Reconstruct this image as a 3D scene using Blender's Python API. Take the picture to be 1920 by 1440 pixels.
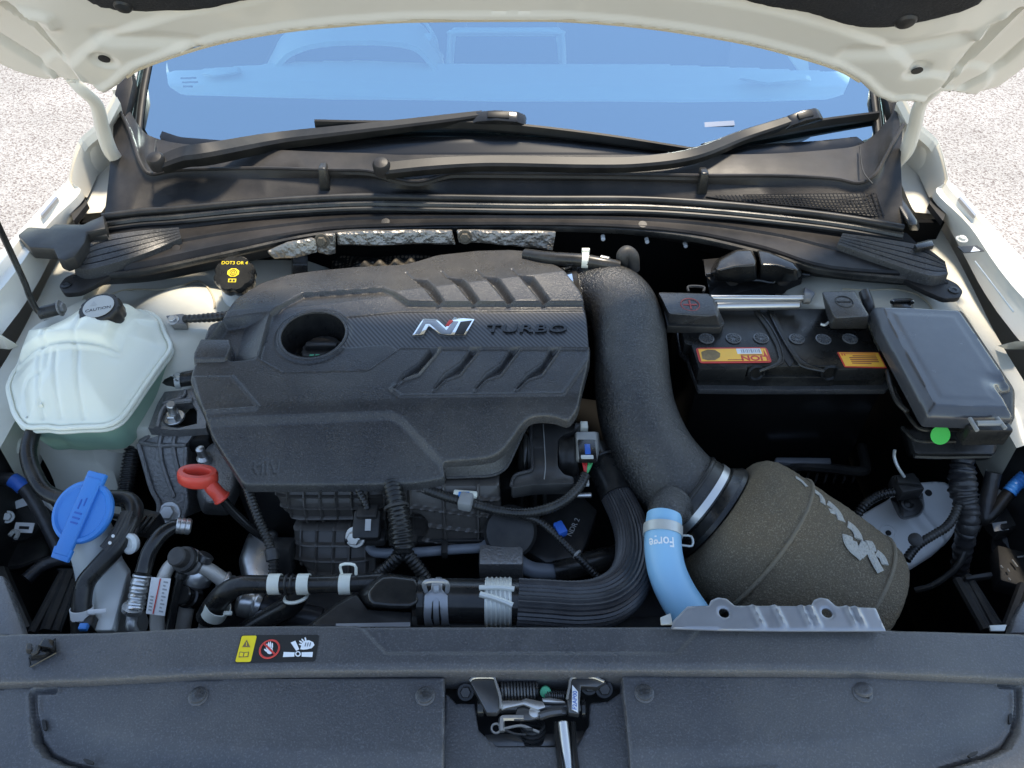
import bpy, bmesh, math, random
import numpy as np
from mathutils import Vector, Matrix, Euler

SC = bpy.context.scene
for o in list(bpy.data.objects): bpy.data.objects.remove(o)
R = math.radians

# ------------------------------------------------------------------ camera
CAM_Z, PITCH, FPX = 1.65, 45.0, 1450.0
cam_d = bpy.data.cameras.new('camera'); cam = bpy.data.objects.new('camera', cam_d)
SC.collection.objects.link(cam)
cam.location = (0, 0, CAM_Z); cam.rotation_euler = (R(90 - PITCH), 0, 0)
cam_d.sensor_width = 36; cam_d.lens = 36 * FPX / 1920; cam_d.clip_start = .02; cam_d.clip_end = 1000
SC.camera = cam

# ------------------------------------------------------------------ world, sun, exposure
SUN_EL, SUN_AZ = 68.5, 20.0            # azimuth measured from +Y (behind the car) towards +X
W = bpy.data.worlds.new('World'); SC.world = W; W.use_nodes = True
nt = W.node_tree; nt.nodes.clear()
sky = nt.nodes.new('ShaderNodeTexSky'); sky.sky_type = 'NISHITA'; sky.sun_disc = False
sky.sun_elevation = R(SUN_EL); sky.sun_rotation = R(SUN_AZ)
sky.air_density = 1.0; sky.dust_density = 0.0; sky.ozone_density = 0.5
bg = nt.nodes.new('ShaderNodeBackground'); bg.inputs[1].default_value = .13
wo = nt.nodes.new('ShaderNodeOutputWorld')
nt.links.new(sky.outputs[0], bg.inputs[0]); nt.links.new(bg.outputs[0], wo.inputs[0])
sl = bpy.data.lights.new('sun', 'SUN'); sl.energy = 2.1; sl.angle = R(10); sl.color = (1, .955, .88)
sun = bpy.data.objects.new('sun', sl); SC.collection.objects.link(sun)
sd = Vector((math.sin(R(SUN_AZ)) * math.cos(R(SUN_EL)), math.cos(R(SUN_AZ)) * math.cos(R(SUN_EL)), math.sin(R(SUN_EL))))
sun.rotation_euler = sd.to_track_quat('Z', 'Y').to_euler(); sun.location = (2, 6, 8)
SC.view_settings.view_transform = 'Standard'; SC.view_settings.look = 'None'
SC.view_settings.gamma = 1; SC.view_settings.use_curve_mapping = False
SC.view_settings.exposure = 1.82
SC.view_settings.use_white_balance = True; SC.view_settings.white_balance_temperature = 7600; SC.view_settings.white_balance_tint = 10   # camera set for open shade
SC.render.engine = 'CYCLES'
SC.cycles.max_bounces = 8; SC.cycles.transparent_max_bounces = 12

# ------------------------------------------------------------------ measuring helpers (photo point -> place in the bay)
_c, _s = math.cos(R(PITCH)), math.sin(R(PITCH))
def ray(u, v):
    a, b = (u - 960) / FPX, (v - 720) / FPX
    return Vector((a, _c - b * _s, -_s - b * _c))
def P(u, v, z):
    r = ray(u, v); t = (z - CAM_Z) / r.z
    return Vector((r.x * t, r.y * t, z))
def PY(u, v, y):
    r = ray(u, v); t = y / r.y
    return Vector((r.x * t, y, CAM_Z + r.z * t))
def PP(u, v, p0, n):
    r = ray(u, v); o = Vector((0, 0, CAM_Z)); t = (Vector(p0) - o).dot(n) / r.dot(n)
    return o + r * t
def PS(u, v, fn, z=.9):
    for _ in range(14):
        p = P(u, v, z); z = .5 * z + .5 * float(fn(p.x, p.y))
    return P(u, v, z)
def mpp(p): return (p.y * _c + (CAM_Z - p.z) * _s) / FPX       # metres per photo pixel at p
def Zm(ox, oy, s): return lambda *pts: [(ox + x / s, oy + y / s) for x, y in pts]
Z1 = Zm(0, 0, 3); Z2 = Zm(640, 0, 3); Z3 = Zm(1280, 0, 3); Z4 = Zm(0, 400, 3.6); Z5 = Zm(0, 780, 3.429)
Z6 = Zm(340, 440, 2.4); Z7 = Zm(440, 780, 2.4); Z8 = Zm(1040, 440, 3.13); Z9 = Zm(1200, 440, 3.13)
Z10 = Zm(1580, 440, 3.13); Z11 = Zm(1160, 820, 3.2); Z12 = Zm(1520, 820, 3.79); Z13 = Zm(0, 1140, 2.743)
Z14 = Zm(780, 1240, 4.364); Z15 = Zm(1200, 1140, 2.667); Z16 = Zm(440, 420, 3.097)
def PZ(pts, z): return [P(u, v, z) for u, v in pts]

# ------------------------------------------------------------------ object helpers
def link(o): SC.collection.objects.link(o); return o
def tag(o, label=None, cat=None, group=None, kind=None):
    if label: o['label'] = label
    if cat: o['category'] = cat
    if group: o['group'] = group
    if kind: o['kind'] = kind
    return o
def thing(name, label, cat, loc, group=None):
    o = link(bpy.data.objects.new(name, None)); o.location = loc; o.empty_display_size = .02
    return tag(o, label, cat, group)
def root_loc(o):
    l = Vector((0, 0, 0))
    while o is not None: l += Vector(o.location); o = o.parent
    return l
def obj(name, me, mat, parent=None, label=None):
    """mesh in world coordinates -> one object (origin at its parent's base)"""
    o = bpy.data.objects.new(name, me); link(o)
    ms = mat if isinstance(mat, (list, tuple)) else [mat]
    for m in ms: me.materials.append(m)
    if parent is not None:
        o.parent = parent; off = root_loc(parent)
        me.transform(Matrix.Translation(-off))
    else:
        vs = np.empty(len(me.vertices) * 3, dtype=np.float32); me.vertices.foreach_get('co', vs); vs = vs.reshape(-1, 3)
        c = Vector(((vs[:, 0].min() + vs[:, 0].max()) / 2, (vs[:, 1].min() + vs[:, 1].max()) / 2, vs[:, 2].min()))
        me.transform(Matrix.Translation(-c)); o.location = c
    if label: o['label'] = label
    return o
def clone(o, delta=(0, 0, 0), parent=None, label=None, rotz=0):
    c = o.copy(); link(c)
    if parent is not None: c.parent = parent
    c.location = Vector(o.location) + Vector(delta)
    if rotz: c.rotation_euler = (o.rotation_euler[0], o.rotation_euler[1], o.rotation_euler[2] + rotz)
    if label: c['label'] = label
    for ch in [x for x in o.children]:
        clone(ch, (0, 0, 0), c)
    return c
def smooth(me, ang=35):
    me.shade_smooth(); me.set_sharp_from_angle(angle=R(ang)); return me
def mk(verts, faces, ang=35, mi=None):
    me = bpy.data.meshes.new('m'); me.from_pydata([tuple(v) for v in verts], [], [tuple(f) for f in faces])
    if mi is not None: me.polygons.foreach_set('material_index', np.array(mi, dtype=np.int32))
    me.update(); return smooth(me, ang)
def bm_done(bm, ang=35):
    bmesh.ops.recalc_face_normals(bm, faces=bm.faces)
    me = bpy.data.meshes.new('m'); bm.to_mesh(me); bm.free(); return smooth(me, ang)
def bevel_all(bm, w, seg=2, ang=25):
    if w <= 0: return
    es = [e for e in bm.edges if len(e.link_faces) == 2 and e.calc_face_angle(0) > R(ang)]
    bmesh.ops.bevel(bm, geom=es, offset=w, segments=seg, profile=.5, affect='EDGES', clamp_overlap=True)
def frame(origin, x, n):
    """matrix with local x along x, local z along n"""
    n = Vector(n).normalized(); x = Vector(x); x = (x - n * x.dot(n)).normalized(); y = n.cross(x)
    m = Matrix.Identity(4)
    for i in range(3): m[i][0], m[i][1], m[i][2], m[i][3] = x[i], y[i], n[i], origin[i]
    return m
def box(c, size, bev=.003, rot=(0, 0, 0), seg=2, taper=None):
    bm = bmesh.new(); bmesh.ops.create_cube(bm, size=1)
    for v in bm.verts:
        k = 1 if not taper or v.co.z < 0 else taper
        v.co = Vector((v.co.x * size[0] * k, v.co.y * size[1] * k, v.co.z * size[2]))
    bevel_all(bm, bev, seg)
    bm.transform(Matrix.Translation(c) @ Euler([R(a) for a in rot]).to_matrix().to_4x4())
    return bm_done(bm)
def boxf(M, size, bev=.002, seg=2, taper=None, off=(0, 0, 0)):
    bm = bmesh.new(); bmesh.ops.create_cube(bm, size=1)
    for v in bm.verts:
        k = 1 if not taper or v.co.z < 0 else taper
        v.co = Vector((v.co.x * size[0] * k, v.co.y * size[1] * k, v.co.z * size[2])) + Vector(off)
    bevel_all(bm, bev, seg); bm.transform(M); return bm_done(bm)
def round_poly(pts, r, n=4):
    """round the corners of a closed outline"""
    out = []; N = len(pts)
    for i in range(N):
        p = Vector(pts[i]); a = Vector(pts[i - 1]) - p; b = Vector(pts[(i + 1) % N]) - p
        rr = min(r, a.length * .45, b.length * .45)
        a = p + a.normalized() * rr; b = p + b.normalized() * rr
        for k in range(n + 1):
            t = k / n; out.append((1 - t) ** 2 * a + 2 * t * (1 - t) * p + t * t * b)
    return out
def prism(pts, vec, bev=.002, seg=2, rnd=0, ang=35, holes=()):
    """closed 3-D outline extruded along vec"""
    if rnd: pts = round_poly(pts, rnd)
    vec = Vector(vec); bm = bmesh.new()
    if holes:
        loops = [pts] + list(holes); es = []
        for lp in loops:
            vs = [bm.verts.new(p) for p in lp]; es += [bm.edges.new((vs[i], vs[(i + 1) % len(vs)])) for i in range(len(vs))]
        g = bmesh.ops.triangle_fill(bm, edges=es, use_beauty=True)
        ext = bmesh.ops.extrude_face_region(bm, geom=list(bm.faces))
        bmesh.ops.translate(bm, vec=vec, verts=[v for v in ext['geom'] if isinstance(v, bmesh.types.BMVert)])
        bmesh.ops.recalc_face_normals(bm, faces=bm.faces)
        return bm_done(bm, ang)
    a = [bm.verts.new(p) for p in pts]; b = [bm.verts.new(Vector(p) + vec) for p in pts]
    bm.faces.new(a); bm.faces.new(b[::-1]); n = len(a)
    for i in range(n): bm.faces.new((a[i], b[i], b[(i + 1) % n], a[(i + 1) % n]))
    bmesh.ops.recalc_face_normals(bm, faces=bm.faces)
    bevel_all(bm, bev, seg)
    bmesh.ops.triangulate(bm, faces=[f for f in bm.faces if len(f.verts) > 4])
    return bm_done(bm, ang)
def pxprism(px, z, h, bev=.002, rnd=0, seg=2, ang=35): return prism(PZ(px, z), (0, 0, -h), bev, seg, rnd, ang)
def loftpoly(lo, hi, bev=.002, seg=2):
    """two outlines with the same number of points joined into a solid"""
    bm = bmesh.new(); a = [bm.verts.new(p) for p in lo]; b = [bm.verts.new(p) for p in hi]; n = len(a)
    bm.faces.new(a); bm.faces.new(b[::-1])
    for i in range(n): bm.faces.new((a[i], b[i], b[(i + 1) % n], a[(i + 1) % n]))
    bmesh.ops.recalc_face_normals(bm, faces=bm.faces); bevel_all(bm, bev, seg); return bm_done(bm)
def catmull(pts, per=8, closed=False):
    pts = [np.array(p, float) for p in pts]; n = len(pts); out = []
    if n == 2: return [pts[0] + (pts[1] - pts[0]) * k / per for k in range(per + 1)]
    rng = range(n) if closed else range(n - 1)
    for i in rng:
        p1, p2 = pts[i], pts[(i + 1) % n]
        p0 = pts[i - 1] if (i > 0 or closed) else 2 * p1 - p2
        p3 = pts[(i + 2) % n] if (i + 2 < n or closed) else 2 * p2 - p1
        for k in range(per):
            t = k / per
            out.append(.5 * ((2 * p1) + (-p0 + p2) * t + (2 * p0 - 5 * p1 + 4 * p2 - p3) * t * t + (-p0 + 3 * p1 - 3 * p2 + p3) * t ** 3))
    if not closed: out.append(pts[-1])
    return out
def sweep(path, seg=14, prof=None, caps=True, ang=40, up=None, flat=1.0, radfn=None):
    """path: rows of (x,y,z,r); prof: (cos,sin) list; parallel-transported frame"""
    path = [np.array(p, float) for p in path]; n = len(path)
    X = np.array([p[:3] for p in path]); T = np.gradient(X, axis=0); T /= np.linalg.norm(T, axis=1)[:, None] + 1e-12
    u = np.array(up, float) if up is not None else (np.array([0, 0, 1.]) if abs(T[0][2]) < .9 else np.array([0, 1., 0]))
    V = []; F = []; k = seg if prof is None else len(prof)
    for i in range(n):
        u = u - T[i] * u.dot(T[i]); u /= np.linalg.norm(u) + 1e-12; w = np.cross(T[i], u); r = path[i][3]
        for j in range(k):
            if prof is None: a = 2 * math.pi * j / k; c, s = math.cos(a), math.sin(a) * flat
            else: c, s = prof[j]
            rr = r if radfn is None else r * radfn(i, j / k)
            V.append(X[i] + rr * (c * w + s * u))
    for i in range(n - 1):
        for j in range(k):
            a, b = i * k + j, i * k + (j + 1) % k; F.append((a, b, b + k, a + k))
    if caps: F.append(tuple(range(k))[::-1]); F.append(tuple(range((n - 1) * k, n * k)))
    return mk(V, F, ang)
def tube(pts, r=None, per=8, seg=14, flat=1.0, up=None, ang=40):
    """pts: (Vector/xyz) with radius r, or (x,y,z,r)"""
    q = [list(p)[:3] + [p[3] if len(p) > 3 else r] for p in pts]
    return sweep(catmull(q, per), seg, flat=flat, up=up, ang=ang)
def resample(path, step):
    path = np.array(path); d = np.r_[0, np.cumsum(np.linalg.norm(np.diff(path[:, :3], axis=0), axis=1))]
    n = max(2, int(d[-1] / step)); t = np.linspace(0, d[-1], n + 1)
    return np.stack([np.interp(t, d, path[:, c]) for c in range(path.shape[1])], 1), t
def corrug(pts, r=None, pitch=.0045, depth=.18, seg=12):
    q = [list(p)[:3] + [p[3] if len(p) > 3 else r] for p in pts]
    path, t = resample(catmull(q, 10), pitch / 4)
    ph = np.arange(len(path)) % 4
    path[:, 3] *= np.where((ph == 1) | (ph == 2), 1.0, 1 - depth)
    return sweep(path, seg, ang=60)
def pxz(rows): 
    """(u,v,z[,r]) rows -> (x,y,z[,r])"""
    return [list(P(a[0], a[1], a[2])) + list(a[3:]) for a in rows]
def pytube(rows): return [list(PY(a[0], a[1], a[2])) + list(a[3:]) for a in rows]
def lathe(p, d, prof, seg=24, ang=35, lobes=0, lobe=.0, up=None):
    """prof: (radius, height) rows along direction d from p"""
    d = Vector(d).normalized(); x = Vector(up) if up is not None else (Vector((1, 0, 0)) if abs(d.x) < .9 else Vector((0, 1, 0)))
    M = frame(p, x, d); V = []; F = []
    for r, h in prof:
        for j in range(seg):
            a = 2 * math.pi * j / seg; rr = r
            if lobes and r > lobe * 2: rr = r - lobe * (.5 + .5 * math.cos(lobes * a)) ** 3
            V.append(M @ Vector((rr * math.cos(a), rr * math.sin(a), h)))
    n = len(prof)
    for i in range(n - 1):
        for j in range(seg):
            a, b = i * seg + j, i * seg + (j + 1) % seg; F.append((a, b, b + seg, a + seg))
    F.append(tuple(range(seg))[::-1]); F.append(tuple(range((n - 1) * seg, n * seg)))
    return mk(V, F, ang)
def cyl(p0, p1, r, seg=16, bev=.001, r1=None):
    p0, p1 = Vector(p0), Vector(p1); L = (p1 - p0).length; r1 = r if r1 is None else r1; b = min(bev, r * .4, L * .3)
    return lathe(p0, p1 - p0, [(r - b, 0), (r, b), (r1, L - b), (r1 - b, L)], seg)
def hexbolt(p, d, r, h=None, washer=True):
    h = h or r * .9; d = Vector(d).normalized(); p = Vector(p); ms = []
    if washer: ms.append(lathe(p, d, [(r * 1.5, 0), (r * 1.5, h * .22), (r * 1.4, h * .3)], 18))
    ms.append(lathe(p + d * h * .28, d, [(r, 0), (r, h * .6), (r * .85, h * .75), (r * .3, h * .76)], 6, 20))
    return joinme(ms)
def torus(p, d, Rr, r, seg=32, s2=8, arc=(0, 360), up=None):
    M = frame(p, Vector(up) if up is not None else (Vector((1, 0, 0)) if abs(Vector(d).normalized().x) < .9 else Vector((0, 1, 0))), d)
    V = []; F = []; full = abs(arc[1] - arc[0]) >= 360; n = seg if full else seg + 1
    for i in range(n):
        a = R(arc[0] + (arc[1] - arc[0]) * i / seg)
        for j in range(s2):
            b = 2 * math.pi * j / s2; rr = Rr + r * math.cos(b)
            V.append(M @ Vector((rr * math.cos(a), rr * math.sin(a), r * math.sin(b))))
    for i in range(n if full else n - 1):
        for j in range(s2):
            a0, a1 = i * s2 + j, i * s2 + (j + 1) % s2; k = ((i + 1) % n) * s2
            F.append((a0, k + j, k + (j + 1) % s2, a1))
    return mk(V, F, 50)
def band(p, d, r, w, t=.0008, seg=32):
    """flat hose-clamp strap"""
    d = Vector(d).normalized(); p = Vector(p) - d * w / 2
    M = frame(p, Vector((1, 0, 0)) if abs(d.x) < .9 else Vector((0, 1, 0)), d); V = []; F = []
    rows = [(r, 0), (r + t, 0), (r + t, w), (r, w)]
    for rr, h in rows:
        for j in range(seg):
            a = 2 * math.pi * j / seg; V.append(M @ Vector((rr * math.cos(a), rr * math.sin(a), h)))
    for i in range(4):
        for j in range(seg):
            a, b = i * seg + j, i * seg + (j + 1) % seg; k = ((i + 1) % 4) * seg - i * seg
            F.append((a, b, b + k, a + k))
    return mk(V, F, 40)
def joinme(ms):
    bm = bmesh.new()
    for m in ms: bm.from_mesh(m)
    me = bpy.data.meshes.new('m'); bm.to_mesh(me); bm.free()
    for m in ms: bpy.data.meshes.remove(m)
    return smooth(me)
def rails(rs, thick=0, ang=35, per=0, closed=False):
    """surface through a list of rails with equal point counts"""
    if per: rs = [catmull(r, per) for r in rs]
    n = len(rs[0]); V = [v for r in rs for v in r]; F = []
    for i in range(len(rs) - (0 if closed else 1)):
        for j in range(n - 1):
            a = i * n + j; b = ((i + 1) % len(rs)) * n + j; F.append((a, a + 1, b + 1, b))
    if closed: F.append(tuple(i * n for i in range(len(rs)))); F.append(tuple(i * n + n - 1 for i in range(len(rs)))[::-1])
    if not thick: return mk(V, F, ang)
    bm = bmesh.new(); bv = [bm.verts.new(tuple(v)) for v in V]
    for f in F: bm.faces.new([bv[i] for i in f])
    bmesh.ops.recalc_face_normals(bm, faces=bm.faces); bmesh.ops.solidify(bm, geom=bm.faces[:], thickness=thick)
    return bm_done(bm, ang)
def text(s, M, size, depth=.0004, mat=None, parent=None, name='lettering', bold=0, shear=0, sx=1.0, spacing=1.0, align='CENTER'):
    cu = bpy.data.curves.new('t', 'FONT'); cu.body = s; cu.size = size; cu.extrude = depth; cu.align_x = align; cu.align_y = 'CENTER'
    cu.offset = bold; cu.shear = shear; cu.space_character = spacing; cu.resolution_u = 3
    to = link(bpy.data.objects.new('t', cu)); dg = bpy.context.evaluated_depsgraph_get()
    me = bpy.data.meshes.new_from_object(to.evaluated_get(dg)); bpy.data.objects.remove(to); bpy.data.curves.remove(cu)
    me.transform(M @ Matrix.Diagonal((sx, 1, 1, 1)))
    return obj(name, me, mat, parent)

# ------------------------------------------------------------------ height-field panels
def sdf(X, Y, poly):
    """signed distance (inside positive) and nearest point to a closed outline"""
    P_ = np.array([(p[0], p[1]) for p in poly], float); best = np.full(X.shape, 1e9); nx = np.zeros_like(best); ny = np.zeros_like(best)
    ins = np.zeros(X.shape, bool); n = len(P_)
    for i in range(n):
        ax, ay = P_[i]; bx, by = P_[(i + 1) % n]; dx, dy = bx - ax, by - ay; L = dx * dx + dy * dy + 1e-18
        t = np.clip(((X - ax) * dx + (Y - ay) * dy) / L, 0, 1); qx, qy = ax + t * dx, ay + t * dy
        d = (X - qx) ** 2 + (Y - qy) ** 2; m = d < best
        best = np.where(m, d, best); nx = np.where(m, qx, nx); ny = np.where(m, qy, ny)
        c = ((ay > Y) != (by > Y)) & (X < dx * (Y - ay) / (dy if abs(dy) > 1e-12 else 1e-12) + ax); ins ^= c
    d = np.sqrt(best); return np.where(ins, d, -d), nx, ny
def pdist(X, Y, line):
    P_ = [(p[0], p[1]) for p in line]; best = np.full(X.shape, 1e9)
    for (ax, ay), (bx, by) in zip(P_[:-1], P_[1:]):
        dx, dy = bx - ax, by - ay; t = np.clip(((X - ax) * dx + (Y - ay) * dy) / (dx * dx + dy * dy + 1e-18), 0, 1)
        best = np.minimum(best, (X - ax - t * dx) ** 2 + (Y - ay - t * dy) ** 2)
    return np.sqrt(best)
def sstep(a, b, x): t = np.clip((x - a) / (b - a), 0, 1); return t * t * (3 - 2 * t)
def lstep(a, b, x): return np.clip((x - a) / (b - a), 0, 1)
def ridge(X, Y, line, w, h): return h * np.exp(-(pdist(X, Y, line) / w) ** 2)
def plateau(X, Y, poly, h, w): return h * lstep(-w / 2, w / 2, sdf(X, Y, poly)[0])
def hf(outline, zfun, res=.002, fillet=.003, skirt=.02, holes=(), M=None, matfn=None, flare=0.0, ang=50, thick=True):
    """panel over an outline (local x,y) with height zfun(X,Y,S); boundary points lie on the outline"""
    xs = [p[0] for p in outline]; ys = [p[1] for p in outline]
    gx = np.arange(min(xs) - res, max(xs) + 2 * res, res); gy = np.arange(min(ys) - res, max(ys) + 2 * res, res)
    X, Y = np.meshgrid(gx, gy, indexing='ij'); S, NX, NY = sdf(X, Y, outline)
    for h in holes:
        s2, a, b = sdf(X, Y, h); s2 = -s2; m = s2 < S
        S = np.where(m, s2, S); NX = np.where(m, a, NX); NY = np.where(m, b, NY)
    Sc = .25 * (S[:-1, :-1] + S[1:, :-1] + S[:-1, 1:] + S[1:, 1:]); keep = Sc > 0
    use = np.zeros(X.shape, int)
    use[:-1, :-1] += keep; use[1:, :-1] += keep; use[:-1, 1:] += keep; use[1:, 1:] += keep
    bnd = (use > 0) & (use < 4)
    X = np.where(bnd, NX, X); Y = np.where(bnd, NY, Y); S = np.where(bnd, 0, np.maximum(S, 0))
    Zv = zfun(X, Y, S)
    if fillet > 0:
        q = np.clip(fillet - S, 0, fillet); Zv = Zv - (fillet - np.sqrt(np.maximum(fillet * fillet - q * q, 0)))
    idx = -np.ones(X.shape, int); mask = use > 0; idx[mask] = np.arange(mask.sum())
    V = np.stack([X[mask], Y[mask], Zv[mask]], 1)
    I, J = np.nonzero(keep)
    F = np.stack([idx[I, J], idx[I + 1, J], idx[I + 1, J + 1], idx[I, J + 1]], 1)
    mi = None
    if matfn is not None:
        cx = .25 * (X[I, J] + X[I + 1, J] + X[I + 1, J + 1] + X[I, J + 1]); cy = .25 * (Y[I, J] + Y[I + 1, J] + Y[I + 1, J + 1] + Y[I, J + 1])
        mi = matfn(cx, cy).astype(np.int32)
    if skirt > 0:
        e = {}
        for f in F:
            for a, b in ((f[0], f[1]), (f[1], f[2]), (f[2], f[3]), (f[3], f[0])):
                k = (int(a), int(b)); r_ = (k[1], k[0])
                if r_ in e: del e[r_]
                else: e[k] = 1
        # inward normal comes from the boundary edges
        new = {}; add = []; n0 = len(V)
        nrm = {}
        for a, b in e:
            d = V[b] - V[a]; nn = np.array([d[1], -d[0]]); L = np.linalg.norm(nn) + 1e-12
            for k in (a, b): nrm[k] = nrm.get(k, 0) + nn / L
        for k in nrm:
            nn = nrm[k] / (np.linalg.norm(nrm[k]) + 1e-12); new[k] = n0 + len(add)
            add.append([V[k][0] + nn[0] * flare, V[k][1] + nn[1] * flare, V[k][2] - skirt])
        F = [tuple(f) for f in F] + [(b, a, new[a], new[b]) for a, b in e]
        if mi is not None: mi = np.r_[mi, np.zeros(len(e), np.int32)]
        V = np.r_[V, np.array(add)]
    me = bpy.data.meshes.new('m'); me.from_pydata(V.tolist(), [], [tuple(int(i) for i in f) for f in F])
    if mi is not None: me.polygons.foreach_set('material_index', mi)
    me.update()
    if M is not None: me.transform(M)
    return smooth(me, ang)
def circle2(c, r, n=28, ry=None): return [(c[0] + r * math.cos(2 * math.pi * i / n), c[1] + (ry or r) * math.sin(2 * math.pi * i / n)) for i in range(n)]
def spline2(pts, per=5, closed=True): return [tuple(p) for p in catmull([list(p)[:2] for p in pts], per, closed)]
# ------------------------------------------------------------------ materials
MT = {}
def mat(name, base, rough=.5, metal=0, grain=0, gscale=500, var=0, vscale=12, dust=0, dustcol=(.30, .27, .22), dscale=9, coat=0, coatr=.1,
        spec=.5, speck=0, sscale=700, speckcol=(.5, .5, .5), sss=0, trans=0, ior=1.45, gtype='noise', rvar=0, edge_light=0, alpha=1, gdist=.0006, sheen=0, scratch=0):
    m = bpy.data.materials.new(name); m.use_nodes = True; t = m.node_tree; N = t.nodes; L = t.links
    b = N['Principled BSDF']; MT[name] = m
    b.inputs['Base Color'].default_value = (*base, 1); b.inputs['Roughness'].default_value = rough; b.inputs['Metallic'].default_value = metal
    b.inputs['Specular IOR Level'].default_value = spec; b.inputs['Coat Weight'].default_value = coat; b.inputs['Coat Roughness'].default_value = coatr
    b.inputs['Transmission Weight'].default_value = trans; b.inputs['IOR'].default_value = ior
    b.inputs['Sheen Weight'].default_value = sheen
    if sss: b.inputs['Subsurface Weight'].default_value = sss; b.inputs['Subsurface Radius'].default_value = (.02, .02, .02); b.inputs['Subsurface Scale'].default_value = .5
    tc = N.new('ShaderNodeTexCoord'); co = tc.outputs['Object']
    def noise(sc, det=3, ro=.55):
        n = N.new('ShaderNodeTexNoise'); n.inputs['Scale'].default_value = sc; n.inputs['Detail'].default_value = det; n.inputs['Roughness'].default_value = ro
        L.new(co, n.inputs['Vector']); return n.outputs['Fac']
    def ramp(src, a, b_):
        r = N.new('ShaderNodeMapRange'); r.inputs[1].default_value = a; r.inputs[2].default_value = b_; r.clamp = True
        L.new(src, r.inputs[0]); return r.outputs[0]
    def mul(src, k):
        q = N.new('ShaderNodeMath'); q.operation = 'MULTIPLY'; L.new(src, q.inputs[0]); q.inputs[1].default_value = k; return q.outputs[0]
    col = None
    def mix(fac, a, bcol):
        x = N.new('ShaderNodeMix'); x.data_type = 'RGBA'; L.new(fac, x.inputs[0])
        if a is None: x.inputs[6].default_value = (*base, 1)
        else: L.new(a, x.inputs[6])
        x.inputs[7].default_value = (*bcol, 1); return x.outputs[2]
    if var: col = mix(mul(ramp(noise(vscale, 5), .3, .7), var), col, tuple(min(1, c * 1.9 + .004) for c in base)); 
    if speck: col = mix(mul(ramp(noise(sscale, 2), .52, .68), speck), col, speckcol)
    if dust: col = mix(mul(ramp(noise(dscale, 8, .68), .42, .78), dust), col, dustcol)
    if edge_light: 
        g = N.new('ShaderNodeNewGeometry'); col = mix(mul(ramp(g.outputs['Pointiness'], .53, .62), edge_light), col, tuple(min(1, c * 2.2 + .05) for c in base))  # bright edge highlights put into the base colour on convex edges
    if col is not None: L.new(col, b.inputs['Base Color'])
    if rvar:
        r = N.new('ShaderNodeMapRange'); r.inputs[1].default_value = .3; r.inputs[2].default_value = .7; r.inputs[3].default_value = max(.03, rough - rvar); r.inputs[4].default_value = min(1, rough + rvar)
        L.new(noise(25, 5), r.inputs[0]); L.new(r.outputs[0], b.inputs['Roughness'])
    h = None
    if grain:
        if gtype == 'voronoi':
            n = N.new('ShaderNodeTexVoronoi'); n.inputs['Scale'].default_value = gscale; L.new(co, n.inputs['Vector']); h = n.outputs['Distance']
        else: h = noise(gscale, 3, .6)
        bp = N.new('ShaderNodeBump'); bp.inputs['Strength'].default_value = grain; bp.inputs['Distance'].default_value = gdist
        L.new(h, bp.inputs['Height']); L.new(bp.outputs[0], b.inputs['Normal'])
    return m

mat('cover_plastic', (.028, .028, .029), .29, grain=.8, gscale=430, speck=.26, sscale=560, speckcol=(.16, .16, .17), dust=.16, dscale=5, edge_light=.5, rvar=.06)
mat('panel_plastic', (.064, .064, .067), .33, grain=.8, gscale=430, speck=.20, sscale=540, speckcol=(.25, .25, .27), dust=.24, dscale=3.5, rvar=.09, scratch=.3, edge_light=.3)
mat('cowl_plastic', (.011, .0105, .0105), .42, spec=.28, grain=.4, gscale=600, dust=.16, dscale=6, dustcol=(.22, .19, .17), rvar=.08)
mat('black_plastic', (.014, .0135, .0135), .36, spec=.35, grain=.25, gscale=600, dust=.12, dscale=14, rvar=.1, edge_light=.2)
mat('gloss_black', (.012, .012, .012), .20, dust=.08, dscale=20, rvar=.07)
mat('battery_plastic', (.008, .0078, .0075), .30, spec=.30, grain=.2, gscale=500, dust=.14, dscale=12, rvar=.1, edge_light=.3)
mat('deep_black', (.007, .007, .008), .6, dust=.1, dscale=15)
mat('rubber', (.011, .011, .011), .30, spec=.45, dust=.16, dscale=16, rvar=.1, grain=.15, gscale=300)
mat('rubber_dusty', (.026, .025, .025), .55, dust=.3, dscale=14, dustcol=(.22, .20, .17), grain=.2, gscale=400)
mat('grey_hose', (.17, .19, .22), .4, dust=.2, dscale=20)
mat('paint_cream', (.65, .62, .545), .30, coat=.35, coatr=.08, dust=.14, dscale=5, dustcol=(.50, .43, .30), var=0, grain=.05, gscale=60, gdist=.002)
mat('paint_inner', (.54, .52, .44), .45, dust=.38, dscale=7, dustcol=(.36, .30, .20), coat=.1, rvar=.1)
mat('paint_white', (.72, .73, .72), .32, coat=.4, dust=.16, dscale=6, dustcol=(.5, .45, .36))
mat('sealant', (.50, .42, .29), .6, dust=.4, dscale=20, dustcol=(.35, .24, .13))
mat('hood_pad', (.012, .012, .013), .9, grain=.8, gscale=300, gdist=.002, speck=.25, sscale=400, speckcol=(.05, .05, .05))
mat('cast_aluminium', (.22, .215, .21), .50, metal=.7, grain=1.0, gscale=200, gdist=.002, var=.25, dust=.35, dscale=12, dustcol=(.24, .22, .19))
mat('dirty_cast', (.20, .195, .19), .55, metal=.6, grain=.8, gscale=200, gdist=.0015, dust=.5, dscale=25, dustcol=(.34, .32, .28))
mat('bare_aluminium', (.62, .62, .61), .35, metal=.9, grain=.3, gscale=200, dust=.3, dscale=25, dustcol=(.42, .41, .37), rvar=.12)
mat('zinc_steel', (.55, .54, .52), .35, metal=.9, dust=.3, dscale=30, dustcol=(.4, .38, .33), grain=.15, gscale=300)
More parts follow.
